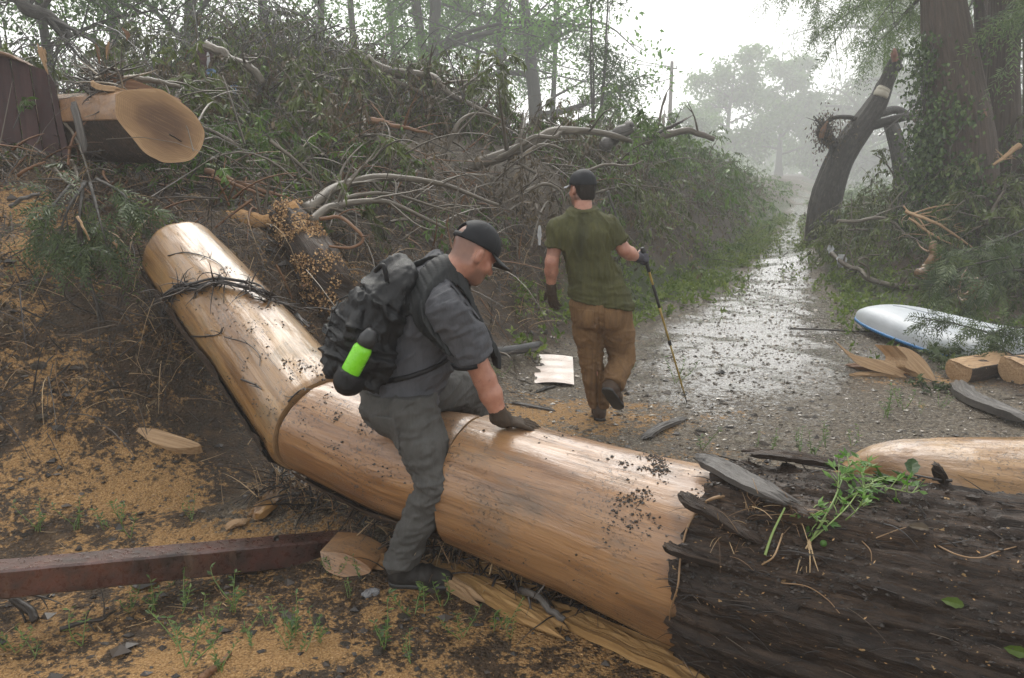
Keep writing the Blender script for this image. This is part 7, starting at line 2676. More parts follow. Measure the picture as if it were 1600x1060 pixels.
def branch(label, pts, r0, r1, mat='dead_branch', twigs=5, tl=.5, name='branch', group=None, n=9, K=30):
    c = spline(pts, K)
    c = c + np.stack([fbm(np.stack([np.linspace(0, 5, K), np.full(K, j * 3.3), np.full(K, len(label))], -1), 2, 7) for j in range(3)], -1) * r0 * .9
    rr_ = np.linspace(r0, r1, K) * (1 + .12 * fbm(np.stack([np.linspace(0, 14, K), np.full(K, len(label) * 1.7), np.zeros(K)], -1), 2, 3))
    root = thing(name, c[0], label, 'branch', group)
    m = MB()
    add_tubes(m, c, rr_, n, cap=True, rnd=.5)
    m.build('stem', M[mat], root)
    if twigs:
        m = MB()
        tw, tr_ = [], []
        for j in range(twigs):
            k = int((.15 + .8 * r_.random()) * (K - 2))
            tg = nz(c[k + 1] - c[k])
            d = nz(tg * .6 + r_.normal(size=3) * .7 + [0, 0, .25])
            q = limb_curve(c[k], d, tl * (.5 + r_.random()), r_, 8, -.1)
            tw.append(q)
            tr_.append(np.linspace(rr_[k] * .45, max(rr_[k] * .08, .0018), 8))
            q2 = limb_curve(q[4], nz(nz(q[5] - q[3]) + r_.normal(size=3) * .7), tl * .4, r_, 8, -.1)
            tw.append(q2)
            tr_.append(np.linspace(rr_[k] * .22, max(rr_[k] * .05, .0015), 8))
        add_tubes(m, tw, tr_, 4, rnd=.5)
        m.build('twigs', M[mat], root, kind='stuff')
    return root


BR = [
    ('thick mossy bent limb curving over the torn stump', [Y(470, 330, 6.6), Y(500, 312, 6.8), Y(530, 292, 7.1), Y(575, 280, 7.3), Y(620, 280, 7.6), Y(690, 292, 7.9), Y(780, 322, 8.2)], .055, .018, 'dead_branch', 7, .7),
    ('second mossy limb below the thick one, arching to the right', [Y(484, 350, 6.5), Y(512, 328, 6.7), Y(545, 316, 6.9), Y(590, 316, 7.1), Y(640, 330, 7.3), Y(700, 358, 7.4)], .042, .012, 'dead_branch', 6, .6),
    ('thin mossy limb between the two arching limbs', [Y(515, 322, 6.9), Y(560, 305, 7.1), Y(620, 305, 7.4), Y(700, 330, 7.6), Y(760, 352, 7.7)], .022, .007, 'dead_branch', 6, .5),
    ('pale forked limb resting on the grey mud mound', [Y(716, 264, 10.2), Y(770, 250, 10.2), Y(800, 240, 10.3), Y(835, 222, 10.4), Y(868, 203, 10.5), Y(905, 200, 10.8), Y(950, 206, 11.2), Y(990, 218, 11.5)], .085, .035, 'dead_branch', 6, .8),
    ('pale limb branching from the forked limb over the mound', [Y(770, 250, 10.2), Y(805, 232, 10.1), Y(845, 215, 10.1), Y(880, 210, 10.2)], .045, .02, 'dead_branch', 4, .6),
    ('pale slanting branch rising left of the mud mound', [Y(684, 250, 9.8), Y(700, 228, 9.8), Y(712, 205, 9.8), Y(738, 180, 10), Y(790, 190, 10.3)], .045, .012, 'dead_branch', 5, .7),
    ('small crooked pale branch on top of the mud mound', [Y(814, 256, 9.8), Y(826, 238, 9.8), Y(848, 228, 9.9), Y(880, 234, 10)], .035, .015, 'dead_branch', 4, .5),
    ('short thick grey log sticking up out of the brush', [Y(940, 232, 11.8), Y(965, 214, 11.8), Y(984, 198, 11.8)], .10, .085, 'weathered', 0, .5),
    ('long dark snag bending down from the torn root mass', [Y(573, 88, 11.2), Y(600, 108, 11.3), Y(640, 116, 11.4), Y(672, 122, 11.4), Y(690, 142, 11.3), Y(720, 158, 11.2), Y(770, 182, 11)], .085, .03, 'dead_branch', 6, .8),
    ('grey limb hanging below the long dark snag', [Y(606, 122, 11.3), Y(640, 140, 11.3), Y(670, 152, 11.2), Y(700, 156, 11.1)], .05, .02, 'dead_branch', 4, .7),
    ('pale splintered stick leaning under the grey limb', [Y(668, 175, 10.8), Y(678, 160, 10.8), Y(688, 150, 10.8)], .03, .01, 'dead_branch', 2, .4),
    ('orange split branch lying under the torn root mass', [Y(572, 190, 9.6), Y(605, 193, 9.6), Y(640, 202, 9.6), Y(678, 212, 9.6)], .045, .012, 'orange_fibre', 5, .4),
    ('long grey log lying along the top of the brush heap', [Y(1005, 222, 15.5), Y(1040, 210, 15.5), Y(1075, 207, 15.5), Y(1118, 219, 15.5)], .09, .05, 'dead_branch', 4, .7),
    ('dark stick pointing up above the grey log on the brush heap', [Y(1008, 220, 15), Y(1030, 206, 15), Y(1068, 190, 15)], .05, .02, 'dark_branch', 3, .6),
    ('thin pale twig above the walking man\'s cap', [Y(915, 270, 9.9), Y(945, 258, 9.9), Y(980, 260, 9.9), Y(1006, 250, 9.9)], .022, .006, 'dead_branch', 5, .4),
    ('pale arching stick left of the walking man\'s head', [Y(820, 300, 9.0), Y(850, 288, 9.0), Y(872, 296, 9.0), Y(884, 325, 9.0)], .025, .008, 'dead_branch', 4, .4),
    ('torn orange splinter branch behind the walking man\'s shoulder', [Y(950, 300, 9.4), Y(958, 322, 9.3), Y(966, 350, 9.2), Y(968, 395, 9.1)], .016, .009, 'dark_branch', 5, .3),
    ('grey bent branch beside the blue scraps on the root heap', [Y(325, 74, 10.4), Y(352, 84, 10.3), Y(385, 105, 10.2), Y(412, 126, 10.1)], .06, .045, 'dead_branch', 4, .6),
    ('pale green lichened branch running right from the sawn log', [Y(200, 122, 7.2), Y(245, 130, 7.3), Y(282, 135, 7.4)], .028, .02, 'dead_branch', 3, .4),
    ('long leaning trunk crossing the top left corner', [Y(-10, -20, 13), Y(40, 5, 13), Y(80, 32, 13.2), Y(112, 58, 13.4)], .11, .09, 'bark_tree', 5, 1.0),
    ('orange torn root strip lying right of the sawn log', [Y(318, 268, 7.0), Y(360, 280, 7.0), Y(400, 295, 7.0), Y(440, 308, 7.0)], .030, .014, 'orange_fibre', 5, .35),
    ('second orange root strip below the first', [Y(330, 278, 6.9), Y(370, 290, 6.9), Y(412, 306, 6.9)], .022, .010, 'orange_fibre', 4, .3),
    ('looped brown vine curling beside the torn stump', [Y(500, 342, 6.4), Y(530, 340, 6.4), Y(556, 356, 6.3), Y(566, 376, 6.25), Y(545, 388, 6.2), Y(515, 384, 6.2)], .016, .010, 'orange_fibre', 3, .3),
    ('long thin bare stick crossing the dark slope above the stump', [Y(335, 272, 7.3), Y(365, 256, 7.3), Y(400, 232, 7.3)], .012, .006, 'dead_branch', 3, .4),
    ('peeled curved branch lying left of the white splinters', [Y(1306, 347, 13.2), Y(1340, 345, 13.2), Y(1375, 342, 13.1), Y(1395, 348, 13.0), Y(1406, 357, 12.9)], .035, .022, 'dead_branch', 5, .6),
    ('bright split branch slanting down over the right debris', [Y(1416, 330, 12.6), Y(1440, 340, 12.4), Y(1478, 358, 12.2), Y(1520, 388, 12.0)], .032, .014, 'splinter', 6, .5),
    ('thinner split branch below the bright one', [Y(1420, 342, 12.4), Y(1450, 362, 12.2), Y(1488, 382, 12.0)], .020, .009, 'splinter', 5, .5),
    ('third split branch crossing the bright one near its top', [Y(1412, 322, 12.7), Y(1430, 345, 12.5), Y(1455, 366, 12.3)], .014, .008, 'splinter', 3, .4),
    ('thick peeled upright branch standing behind the boat', [Y(1436, 428, 11.6), Y(1446, 424, 11.6), Y(1452, 408, 11.6), Y(1455, 376, 11.6)], .065, .05, 'peeled', 3, .4),
    ('thick pale branch lying against the slash right of the boat', [Y(1475, 450, 10.6), Y(1492, 458, 10.5), Y(1508, 474, 10.3)], .06, .05, 'peeled', 2, .4),
    ('broken pale stub beside the thick pale branch', [Y(1524, 440, 10.4), Y(1520, 458, 10.4), Y(1516, 470, 10.4)], .07, .06, 'peeled_tan', 2, .3),
    ('grey crooked branch lying on the verge left of the boat', [Y(1300, 395, 12.6), Y(1318, 412, 12.3), Y(1345, 424, 12.1), Y(1358, 438, 11.9), Y(1400, 446, 11.7), Y(1436, 449, 11.6)], .035, .045, 'dead_branch', 6, .5),
    ('curled pale twig above the grey crooked branch', [Y(1358, 436, 11.8), Y(1356, 420, 11.8), Y(1342, 410, 11.8), Y(1350, 402, 11.8), Y(1362, 408, 11.8)], .022, .012, 'dead_branch', 2, .3),
    ('pale stripped branch standing up at the far right', [Y(1540, 352, 12.0), Y(1552, 330, 12.0), Y(1564, 305, 12.0), Y(1571, 284, 12.0)], .03, .012, 'dead_branch', 3, .5),
    ('thin pale stick lying at the far right edge', [Y(1566, 352, 11.6), Y(1590, 340, 11.6), Y(1615, 328, 11.6)], .018, .010, 'dead_branch', 2, .4),
    ('big orange splinter jutting up at the right edge', [Y(1552, 258, 12.6), Y(1570, 245, 12.6), Y(1594, 226, 12.6)], .018, .045, 'splinter', 5, .3),
    ('torn orange root end under the twin trunks', [Y(1526, 158, 13.2), Y(1531, 172, 13.2), Y(1537, 184, 13.2)], .05, .07, 'orange_fibre', 0, .3),
    ('dark log lying across the debris under the trunks', [Y(1440, 268, 13.4), Y(1490, 272, 13.4), Y(1545, 276, 13.4)], .08, .07, 'dark_branch', 4, .5),
    ('long thin dark branch lying on the gravel in front of the boat', [G(1235, 514, .03), G(1290, 516, .04), G(1345, 518, .03), G(1405, 515, .03)], .012, .008, 'dark_branch', 5, .15),
    ('dark stick poking from under the beam at the left edge', [G(-10, 915, .10), G(25, 935, .08), G(60, 968, .02)], .022, .018, 'dark_branch', 2, .15),
    ('crooked dark stick on the sawdust below the beam', [G(95, 985, .02), G(130, 972, .03), G(160, 968, .03), G(182, 952, .03)], .011, .005, 'dark_branch', 3, .10),
    ('flat brown stick at the bottom edge of the sawdust', [G(310, 1064, .02), G(335, 1045, .03), G(360, 1024, .02)], .016, .009, 'orange_fibre', 0, .1),
    ('grey forked root end poking from the litter under the log', [G(815, 922, .06), G(840, 935, .10), G(862, 955, .10), G(880, 968, .08)], .016, .013, 'weathered', 3, .12),
    ('hanging twisted root below the green cypress sprig', [Y(120, 340, 5.0), Y(130, 400, 5.0), Y(150, 470, 4.95), Y(172, 540, 4.9), Y(178, 590, 4.8)], .015, .010, 'dark_branch', 8, .3),
    ('curved pale stripped root beside the green cypress sprig', [Y(122, 340, 4.95), Y(130, 355, 4.9), Y(140, 375, 4.9)], .009, .005, 'splinter', 0, .2),
    ('pale splintered stub hanging under the cypress sprig', [Y(180, 378, 5.0), Y(184, 395, 5.0), Y(187, 418, 5.0)], .013, .006, 'splinter', 0, .2),
    ('bent grey twig above the green cypress sprig', [Y(80, 245, 5.8), Y(88, 265, 5.8), Y(104, 284, 5.7), Y(125, 296, 5.6)], .012, .007, 'dead_branch', 3, .25),
    ('second bent grey twig beside the first, under the sawn log', [Y(112, 250, 5.8), Y(120, 270, 5.8), Y(122, 283, 5.7)], .012, .008, 'dead_branch', 3, .25),
    ('pale stick lying on the upper left slope', [Y(15, 325, 5.6), Y(38, 310, 5.6), Y(60, 303, 5.6)], .016, .012, 'weathered', 0, .2),
    ('torn brown plank end on the upper left slope', [Y(26, 275, 6.0), Y(50, 262, 6.0), Y(72, 254, 6.0)], .014, .008, 'orange_fibre', 0, .2),
    ('bare twig leaning beside the pale legs of the grey man', [Y(752, 545, 5.9), Y(785, 552, 5.9), Y(800, 562, 5.8), Y(806, 582, 5.8)], .008, .004, 'dead_branch', 3, .2),
]
for b_ in BR:
    branch(*b_)

# blue and pale scraps caught in the debris
for k, (c0, sz, mt, lab) in enumerate([
    (Y(330, 118, 10.2), .13, 'cloth_blue', 'blue torn cloth scrap caught in the root heap'),
    (Y(366, 140, 10.0), .09, 'cloth_blue', 'small blue scrap below the blue cloth in the root heap'),
    (Y(326, 98, 10.25), .11, 'rag_white', 'pale strip standing above the blue cloth scrap'),
    (Y(843, 368, 7.6), .085, 'rag_white', 'pale plastic strip hanging in the brush left of the walking man'),
    (Y(1315, 408, 12.4), .17, 'rag_white', 'pale plastic sheet scrap caught low in the right debris'),
    (Y(1298, 390, 12.8), .11, 'rag_white', 'small pale scrap hanging above the plastic sheet scrap')]):
    m = MB()
    nu = 12
    rr_ = np.random.default_rng(500 + k)
    g = np.stack(np.meshgrid(np.linspace(-1, 1, nu), np.linspace(-1, 1, nu), indexing='ij'), -1).reshape(-1, 2)
    tall = 2.2 if 'strip' in lab else 1.2
    V = np.stack([g[:, 0] * sz * (.22 if 'strip' in lab else .5), .25 * sz * fbm(np.stack([g[:, 0] * 2, g[:, 1] * 2, g[:, 0] * 0 + k], -1), 3, k), g[:, 1] * sz * .5 * tall], -1)
    V[:, 0] *= 1 - .4 * np.abs(g[:, 1]) + .3 * fbm(np.stack([g[:, 1] * 3, g[:, 1] * 0, g[:, 1] * 0 + k], -1), 2, k)
    V = V + c0
    i = np.arange(nu * nu).reshape(nu, nu)
    q_ = np.stack([i[:-1, :-1], i[:-1, 1:], i[1:, 1:], i[1:, :-1]], -1).reshape(-1, 4)
    m.add(V, q_).add(V + [0, .006, 0], q_[:, ::-1])
    m.build('scrap', M[mt], label=lab, cat='scrap')
# rusty panel in the root heap
extrude_outline([(280, 122), (318, 72), (330, 90), (318, 132), (290, 135)], Y(305, 105, 10.6), nz(np.array([.2, -1, .1])), np.array([.02, .04, 0]), 'rusty_panel', M['red_board'], label='dull reddish panel leaning in the root heap beside the blue scraps', cat='panel')

# ------------------------------------------------------------------ roots draped over the upper log
r_ = np.random.default_rng(71)
ru = thing('draped_root', on_log(LV1, LA1, 330, 455, .02), 'bundle of dark roots draped across the upper peeled log', 'root')
m = MB()
main = [on_log(LV1, LA1, u, v, .02) for u, v in [(268, 468), (285, 458), (310, 453), (345, 448), (385, 458), (420, 470)]] + [Y(455, 490, 4.85), Y(480, 512, 4.8)]
for k in range(11):
    c = spline([q + r_.normal(size=3) * [.016, .016, .008] + UP * .006 * k * .5 for q in main], 40)
    add_tubes(m, c, np.linspace(.008, .004, 40) * (.35 + .9 * r_.random()), 5, rnd=r_.random())
m.build('strands', M['root'], ru, kind='stuff')
m = MB()
tw, rr_ = [], []
for k in range(120):
    q = main[r_.integers(0, 7)] + r_.normal(size=3) * .02
    d = nz(r_.normal(size=3) + [0, -.3, .25])
    c = limb_curve(q, d, .06 + .16 * r_.random(), r_, 8, -.3)
    tw.append(c)
    rr_.append(np.linspace(.0045, .0012, 8))
add_tubes(m, tw, rr_, 4, rng=r_)
m.build('rootlets', M['root'], ru, kind='stuff')
for k, (pts, rad_, lab) in enumerate([
    ([(262, 400), (290, 395), (320, 402), (345, 415), (352, 430)], .004, 'thin dark root near the top end of the upper peeled log'),
    ([(300, 525), (320, 527), (345, 522), (352, 512)], .005, 'small forked root on the left side of the upper peeled log'),
    ([(350, 528), (385, 538), (405, 555), (408, 572)], .003, 'hair-thin root trailing down the middle of the upper peeled log'),
    ([(378, 592), (398, 600), (412, 608)], .006, 'short dark twig lower down on the upper peeled log'),
    ([(462, 638), (474, 626), (480, 616)], .005, 'little bark sliver just above the first saw cut')]):
    m = MB()
    c = spline([on_log(LV1, LA1, u, v, rad_ + .002) for u, v in pts], 18)
    add_tubes(m, c, np.linspace(rad_, rad_ * .5, 18), 5, rnd=.4)
    for j in range(4):
        q = c[r_.integers(3, 16)]
        add_tubes(m, limb_curve(q, nz(r_.normal(size=3) + [0, -.2, .6]), .05, r_, 6), np.linspace(rad_ * .6, rad_ * .2, 6), 4, rnd=.3)
    m.build('root_twig', M['root'], label=lab, cat='root')

# vines and straws on the bark
for k, (pts, rad_, mt, lab) in enumerate([
    ([(1090, 800), (1072, 830), (1066, 870), (1060, 915), (1050, 960), (1060, 1010), (1075, 1050)], .006, 'straw', 'long thin vine hanging down over the edge of the bark'),
    ([(1150, 782), (1120, 784), (1098, 792), (1088, 808)], .010, 'straw', 'yellow peeled vine curling at the bark edge'),
    ([(1445, 845), (1490, 868), (1528, 874), (1560, 866), (1600, 852)], .004, 'straw', 'long bent straw lying across the dark bark'),
    ([(1222, 912), (1260, 918), (1290, 935), (1312, 955)], .003, 'straw', 'thin bowed straw lower down on the dark bark'),
    ([(1340, 842), (1358, 858), (1362, 880)], .003, 'straw', 'short hooked fibre below the green plant'),
    ([(1370, 842), (1400, 832), (1430, 824)], .003, 'straw', 'fine pale fibre right of the green plant'),
    ([(1452, 725), (1490, 700), (1470, 690), (1440, 680)], .008, 'root', 'dark root twisting over the peeled log behind the bark'),
    ([(1250, 722), (1290, 724), (1320, 732)], .005, 'root', 'dark twig along the upper edge of the bark')]):
    m = MB()
    c = spline([on_butt(u, v, rad_ * 1.3 + .004) for u, v in pts], 26)
    add_tubes(m, c, np.linspace(rad_, rad_ * .6, 26) * .75, 5, rnd=.55 if mt == 'straw' else .5)
    m.build('vine', M[mt], label=lab, cat='vine')

# ------------------------------------------------------------------ green plant torn out and lying on the bark
pl = thing('uprooted_plant', on_butt(1268, 850, .01), 'uprooted bright green leafy weed lying on the dark bark', 'plant')
sm, lm2 = MB(), MB()
root_p = on_butt(1268, 850, .015)
stems = [([(1280, 825), (1300, 790), (1318, 755), (1330, 735)], .006), ([(1285, 820), (1305, 800), (1340, 785), (1368, 770)], .005), ([(1280, 832), (1310, 826), (1340, 808), (1352, 785)], .005), ([(1300, 790), (1308, 765), (1308, 740)], .004), ([(1278, 830), (1268, 815), (1262, 812)], .004), ([(1320, 800), (1350, 770), (1385, 778), (1420, 790)], .0035), ([(1340, 785), (1345, 765), (1350, 742)], .0035)]
r_ = np.random.default_rng(88)
for px, rad_ in stems:
    pts = [root_p] + [on_butt(u, v, .016 + .012 * k) for k, (u, v) in enumerate(px)]
    c = spline(pts, 18)
    add_tubes(sm, c, np.linspace(rad_, rad_ * .5, 18) * .65, 6, rnd=r_.random())
    for j in range(12):
        q = c[r_.integers(8, 18)]
        d = nz(r_.normal(size=3) * .8 + [.5, -.1, .1])
        q2 = q + d * .035
        add_tubes(sm, spline([q, q + d * .03 + UP * .006, q2], 5), np.linspace(.0022, .0014, 5), 4, rnd=.5)
        for w_ in (-1, 0, 1):
            dd = nz(d + np.cross(d, UP) * w_ * .9)
            add_leaves(lm2, [q2], [dd], [UP + r_.normal(size=3) * .5], .024 + .022 * r_.random(), .014, r_.random())
sm.build('stems', M['stem_green'], pl, kind='stuff')
lm2.build('leaves', M['fresh_leaf'], pl, kind='stuff', smooth_shade=False)
m = MB()
for k in range(5):
    pts = [root_p + r_.normal(size=3) * .004] + [on_butt(1268 + dx, 850 + dy, .006) for dx, dy in [(-6 + 4 * k - 8, 20), (-10 + 8 * k - 14, 45)]]
    add_tubes(m, spline(pts, 10), np.linspace(.004, .0012, 10), 4, rnd=.9)
m.build('roots', M['straw'], pl, kind='stuff')
m = MB()
c = on_butt(1287, 851, .016)
th, ph = np.linspace(0, math.pi, 8), np.arange(12) / 12 * 6.283
V = np.array([[math.sin(a) * math.cos(q), math.sin(a) * math.sin(q), math.cos(a)] for a in th for q in ph]) * .011 + c
i = np.arange(96).reshape(8, 12)
nx = np.roll(i, -1, axis=1)
m.add(V, np.stack([i[:-1], nx[:-1], nx[1:], i[1:]], -1).reshape(-1, 4), rnd=.3)
m.build('green_berry', M['fresh_leaf'], pl)
for k, (px, lab) in enumerate([([(1196, 868), (1208, 840), (1226, 805)], 'single broken green stem lying left of the uprooted weed'), ([(1190, 885), (1212, 870), (1224, 845)], 'thin pale grass stalk beside the broken green stem')]):
    m = MB()
    add_tubes(m, spline([on_butt(u, v, .008 + .02 * j) for j, (u, v) in enumerate(px)], 12), np.linspace(.005 - .002 * k, .003, 12), 5, rnd=.7)
    m.build('stalk', M['stem_green'] if k == 0 else M['straw'], label=lab, cat='stalk')
# single leaves and grass on the bark
for k, (u, v, L_, mt, lab) in enumerate([(1490, 945, .062, 'grass', 'yellow-green fallen leaf stuck on the lower bark'), (1432, 828, .06, 'brown_leaf', 'dry brown leaf lying on the bark right of the weed'), (1590, 1015, .065, 'grass', 'green leaf at the right edge of the bark'), (1395, 742, .10, 'tree_leaf_dark', 'dark leaf clump stuck on top of the bark')]):
    m = MB()
    c = on_butt(u, v, .010)
    nrm = nz(c - A3[np.argmin(np.linalg.norm(A3 - c, axis=1))])
    d = nz(np.cross(nrm, np.array([.3, .4, 1.0])))
    for j in range(1 if k < 3 else 7):
        c2, d2 = c + (r_.normal(size=3) * .03 if k == 3 else 0), nz(d + r_.normal(size=3) * (.1 if k < 3 else .8))
        sd = nz(np.cross(d2, nrm))
        up2 = np.cross(sd, d2)
        V = []
        for a in range(9):
            f = a / 8
            wd = L_ * .24 * math.sin(math.pi * f ** .8) ** .8 * (1 + .12 * math.sin(a * 2.4))
            for e in (-1, 0, 1):
                V.append(c2 + d2 * L_ * (f - .5) + sd * wd * e + up2 * (.12 * L_ * abs(e) * math.sin(math.pi * f) + .10 * L_ * math.sin(f * 4 + k)))
        i = np.arange(27).reshape(9, 3)
        m.add(np.array(V), np.stack([i[:-1, :-1], i[:-1, 1:], i[1:, 1:], i[1:, :-1]], -1).reshape(-1, 4), rnd=.35 + .08 * np.tile([-1, 1.5, -1], 9))
    m.build('leaf', M[mt], label=lab, cat='leaf', smooth_shade=False)
# grass tufts in the torn bark edge
m = MB()
for (u, v) in [(1175, 805), (1180, 800), (1235, 820), (1160, 830), (1190, 815), (1245, 805), (1150, 860), (1130, 835)]:
    c = on_butt(u, v, .0)
    for j in range(9):
        d = nz(r_.normal(size=3) * .6 + [0, -.3, .8])
        add_tubes(m, limb_curve(c + r_.normal(size=3) * .02, d, .05 + .09 * r_.random(), r_, 6, -.4), np.linspace(.0018, .0008, 6), 3, rnd=r_.random())
m.build('bark_grass', M['straw'], kind='stuff', label='dry grass and fibre in the torn bark edge')

# ------------------------------------------------------------------ cypress sprig hanging on the left slope, branch over the boat
def sprig(name, label, limbs, seed, cat='branch', mat='needle_dry', per=150, L=(.05, .13), W=.009, hang=.25, sidel=.35, ns_=12, r=.012):
    root = thing(name, limbs[0][0], label, cat)
    for k, pts in enumerate(limbs):
        spray_branch(root, pts, r, seed + k, ns_, sidel, mat, per, L, W, name='stem', hang=hang)
    return root


sprig('cypress_sprig', 'drooping green cypress branch hanging over the upper left mud slope', [
    [Y(135, 285, 5.3), Y(110, 320, 5.1), Y(95, 360, 5.0), Y(88, 400, 4.9)], [Y(140, 285, 5.3), Y(150, 320, 5.15), Y(160, 360, 5.0), Y(170, 395, 4.95)],
    [Y(130, 285, 5.3), Y(125, 330, 5.1), Y(122, 370, 5.0), Y(128, 405, 4.9)], [Y(150, 280, 5.4), Y(180, 295, 5.3), Y(198, 310, 5.2), Y(210, 330, 5.2)], [Y(110, 290, 5.4), Y(85, 320, 5.2), Y(72, 350, 5.1), Y(68, 380, 5.0)]], 700, per=110, L=(.04, .075), W=.0095, hang=.22, sidel=.22, ns_=8)
sprig('cypress_branch', 'cut cypress branch with fine green needles leaning over the white boat', [
    [Y(1640, 545, 7.4), Y(1570, 528, 7.5), Y(1500, 508, 7.6), Y(1424, 494, 7.7)], [Y(1640, 548, 7.2), Y(1590, 555, 7.1), Y(1555, 560, 7.1), Y(1525, 566, 7.1)],
    [Y(1650, 530, 7.5), Y(1610, 515, 7.4), Y(1575, 512, 7.3), Y(1540, 525, 7.2)]], 720, per=150, L=(.04, .08), W=.0095, hang=.26, sidel=.34, ns_=14, r=.014)
sprig('cypress_sprig', 'small green cypress sprig on the gravel in front of the wood slice', [[hit(1412, 592) + UP * .04, hit(1435, 606) + UP * .05, hit(1458, 622) + UP * .03], [hit(1420, 596) + UP * .04, hit(1450, 604) + UP * .06, hit(1470, 612) + UP * .03]], 740, per=60, L=(.03, .07), W=.009, hang=.02, sidel=.18, ns_=8, r=.006)
sprig('cypress_sprig', 'green sprig behind the short split log near the boat', [[hit(1450, 575) + UP * .05, hit(1470, 566) + UP * .12, hit(1492, 568) + UP * .14], [hit(1440, 582) + UP * .05, hit(1455, 574) + UP * .14, hit(1470, 580) + UP * .15]], 750, per=70, L=(.04, .09), W=.009, hang=.06, sidel=.22, ns_=8, r=.006)
sprig('cypress_branch', 'dark green cypress branch end sticking out of the slash beside the boat', [[Y(1620, 395, 9.8), Y(1560, 405, 9.6), Y(1500, 420, 9.5), Y(1440, 455, 9.4)], [Y(1620, 420, 9.6), Y(1570, 425, 9.5), Y(1520, 440, 9.4), Y(1470, 470, 9.3)], [Y(1620, 350, 10.2), Y(1570, 372, 10), Y(1520, 390, 9.8), Y(1470, 415, 9.7)]], 760, per=90, L=(.10, .20), W=.014, hang=.25, sidel=.5, r=.016)

# ------------------------------------------------------------------ gravel, stones, chips
def stones(mb, C, R, rng, flat=.6):
    """little faceted stones, 8 triangles each"""
    n = len(C)
    base = np.array([[1, 0, 0], [0, 1, 0], [-1, 0, 0], [0, -1, 0], [0, 0, 1], [0, 0, -1]], float)
    V = base[None] * (1 + .45 * (rng.random((n, 6, 1)) - .5)) + .22 * rng.normal(size=(n, 6, 3))
    V[..., 2] *= flat
    a = rng.random(n) * 6.28
    c_, s_ = np.cos(a)[:, None], np.sin(a)[:, None]
    x, y = V[..., 0] * c_ - V[..., 1] * s_, V[..., 0] * s_ + V[..., 1] * c_
    V = np.stack([x * 1.25, y, V[..., 2]], -1) * np.asarray(R).reshape(-1, 1, 1) + C[:, None, :]
    T = np.array([[0, 1, 4], [1, 2, 4], [2, 3, 4], [3, 0, 4], [1, 0, 5], [2, 1, 5], [3, 2, 5], [0, 3, 5]])
    T = (T[None] + np.arange(n)[:, None, None] * 6).reshape(-1, 3)
    mb.add(V.reshape(-1, 3), None, T, rnd=np.repeat(rng.random(n) ** 1.5, 6))


rng = np.random.default_rng(31)
m = MB()
x, y = sample(12000, (-.5, 7), (4.2, 15), lambda x, y: (masks(x, y)[1] + .10 * np.where(foot_dist(x, y) < .3, 1, 0)) * np.interp(y, [4, 7, 10, 15], [.9, 1, .7, .3]), rng)
R = .0058 * np.exp(rng.normal(size=len(x)) * .55) * np.interp(y, [4, 8, 15], [1, 1.1, 1.4])
stones(m, np.stack([x, y, land(x, y) + R * .25 + .006], -1), np.minimum(R, .022), rng, .5)
m.build('gravel', M['stone'], kind='stuff', label='wet gravel stones of the path', smooth_shade=False)
m = MB()
x, y = sample(5000, (-4, 2.5), (2.0, 8), lambda x, y: .5 + 0 * x, rng)
R = .008 * np.exp(rng.normal(size=len(x)) * .6)
stones(m, np.stack([x, y, land(x, y) + R * .2], -1), np.minimum(R, .04), rng)
m.build('mud_clods', M['mud_crumb'], kind='stuff', label='mud clods strewn over the left ground', smooth_shade=False)
m = MB()
x, y = sample(17000, (-4.5, 2.4), (1.9, 7.4), lambda x, y: masks(x, y)[0] * (.3 + .9 * smooth(.35, .6, vnoise(np.stack([x * 4, y * 4, 0 * x], -1), 5))), rng)
C = np.stack([x, y, land(x, y) + .004 + .006 * rng.random(len(x))], -1)
add_leaves(m, C, randdir(rng, len(x)) * [1, 1, .5], rng.normal(size=(len(x), 3)) * .5 + UP, .004 + .009 * rng.random(len(x)) ** 3, .003 + .003 * rng.random(len(x)), rng.random(len(x)), .3)
m.build('wood_chips', M['chip'], kind='stuff', label='sawdust chips scattered over the mud', smooth_shade=False)

# countable stones
ROCKS = [(435, 908, .045, 'rock'), (500, 975, .06, 'rock'), (395, 897, .03, 'rock'), (630, 970, .055, 'rock'), (600, 985, .05, 'rock'), (540, 1010, .04, 'rock'), (590, 1020, .045, 'rock'), (690, 985, .03, 'rock'), (700, 1048, .03, 'rock'), (560, 1038, .05, 'rock'),
         (1215, 690, .05, 'rock_pale'), (1300, 640, .04, 'rock_pale'), (1155, 690, .05, 'rock_pale'), (1075, 640, .035, 'rock'), (1130, 632, .05, 'rock'), (1200, 640, .03, 'rock_pale'), (1260, 655, .04, 'rock'), (1160, 660, .03, 'rock_pale'), (1230, 700, .03, 'rock'), (850, 520, .06, 'rock'), (870, 508, .05, 'rock'), (900, 560, .035, 'rock_pale'), (1050, 560, .04, 'rock'), (1090, 585, .035, 'rock_pale'), (1180, 600, .035, 'rock'), (1010, 620, .035, 'rock'), (150, 660, .04, 'rock'), (60, 575, .06, 'rock'), (65, 655, .05, 'rock')]
proto = {}
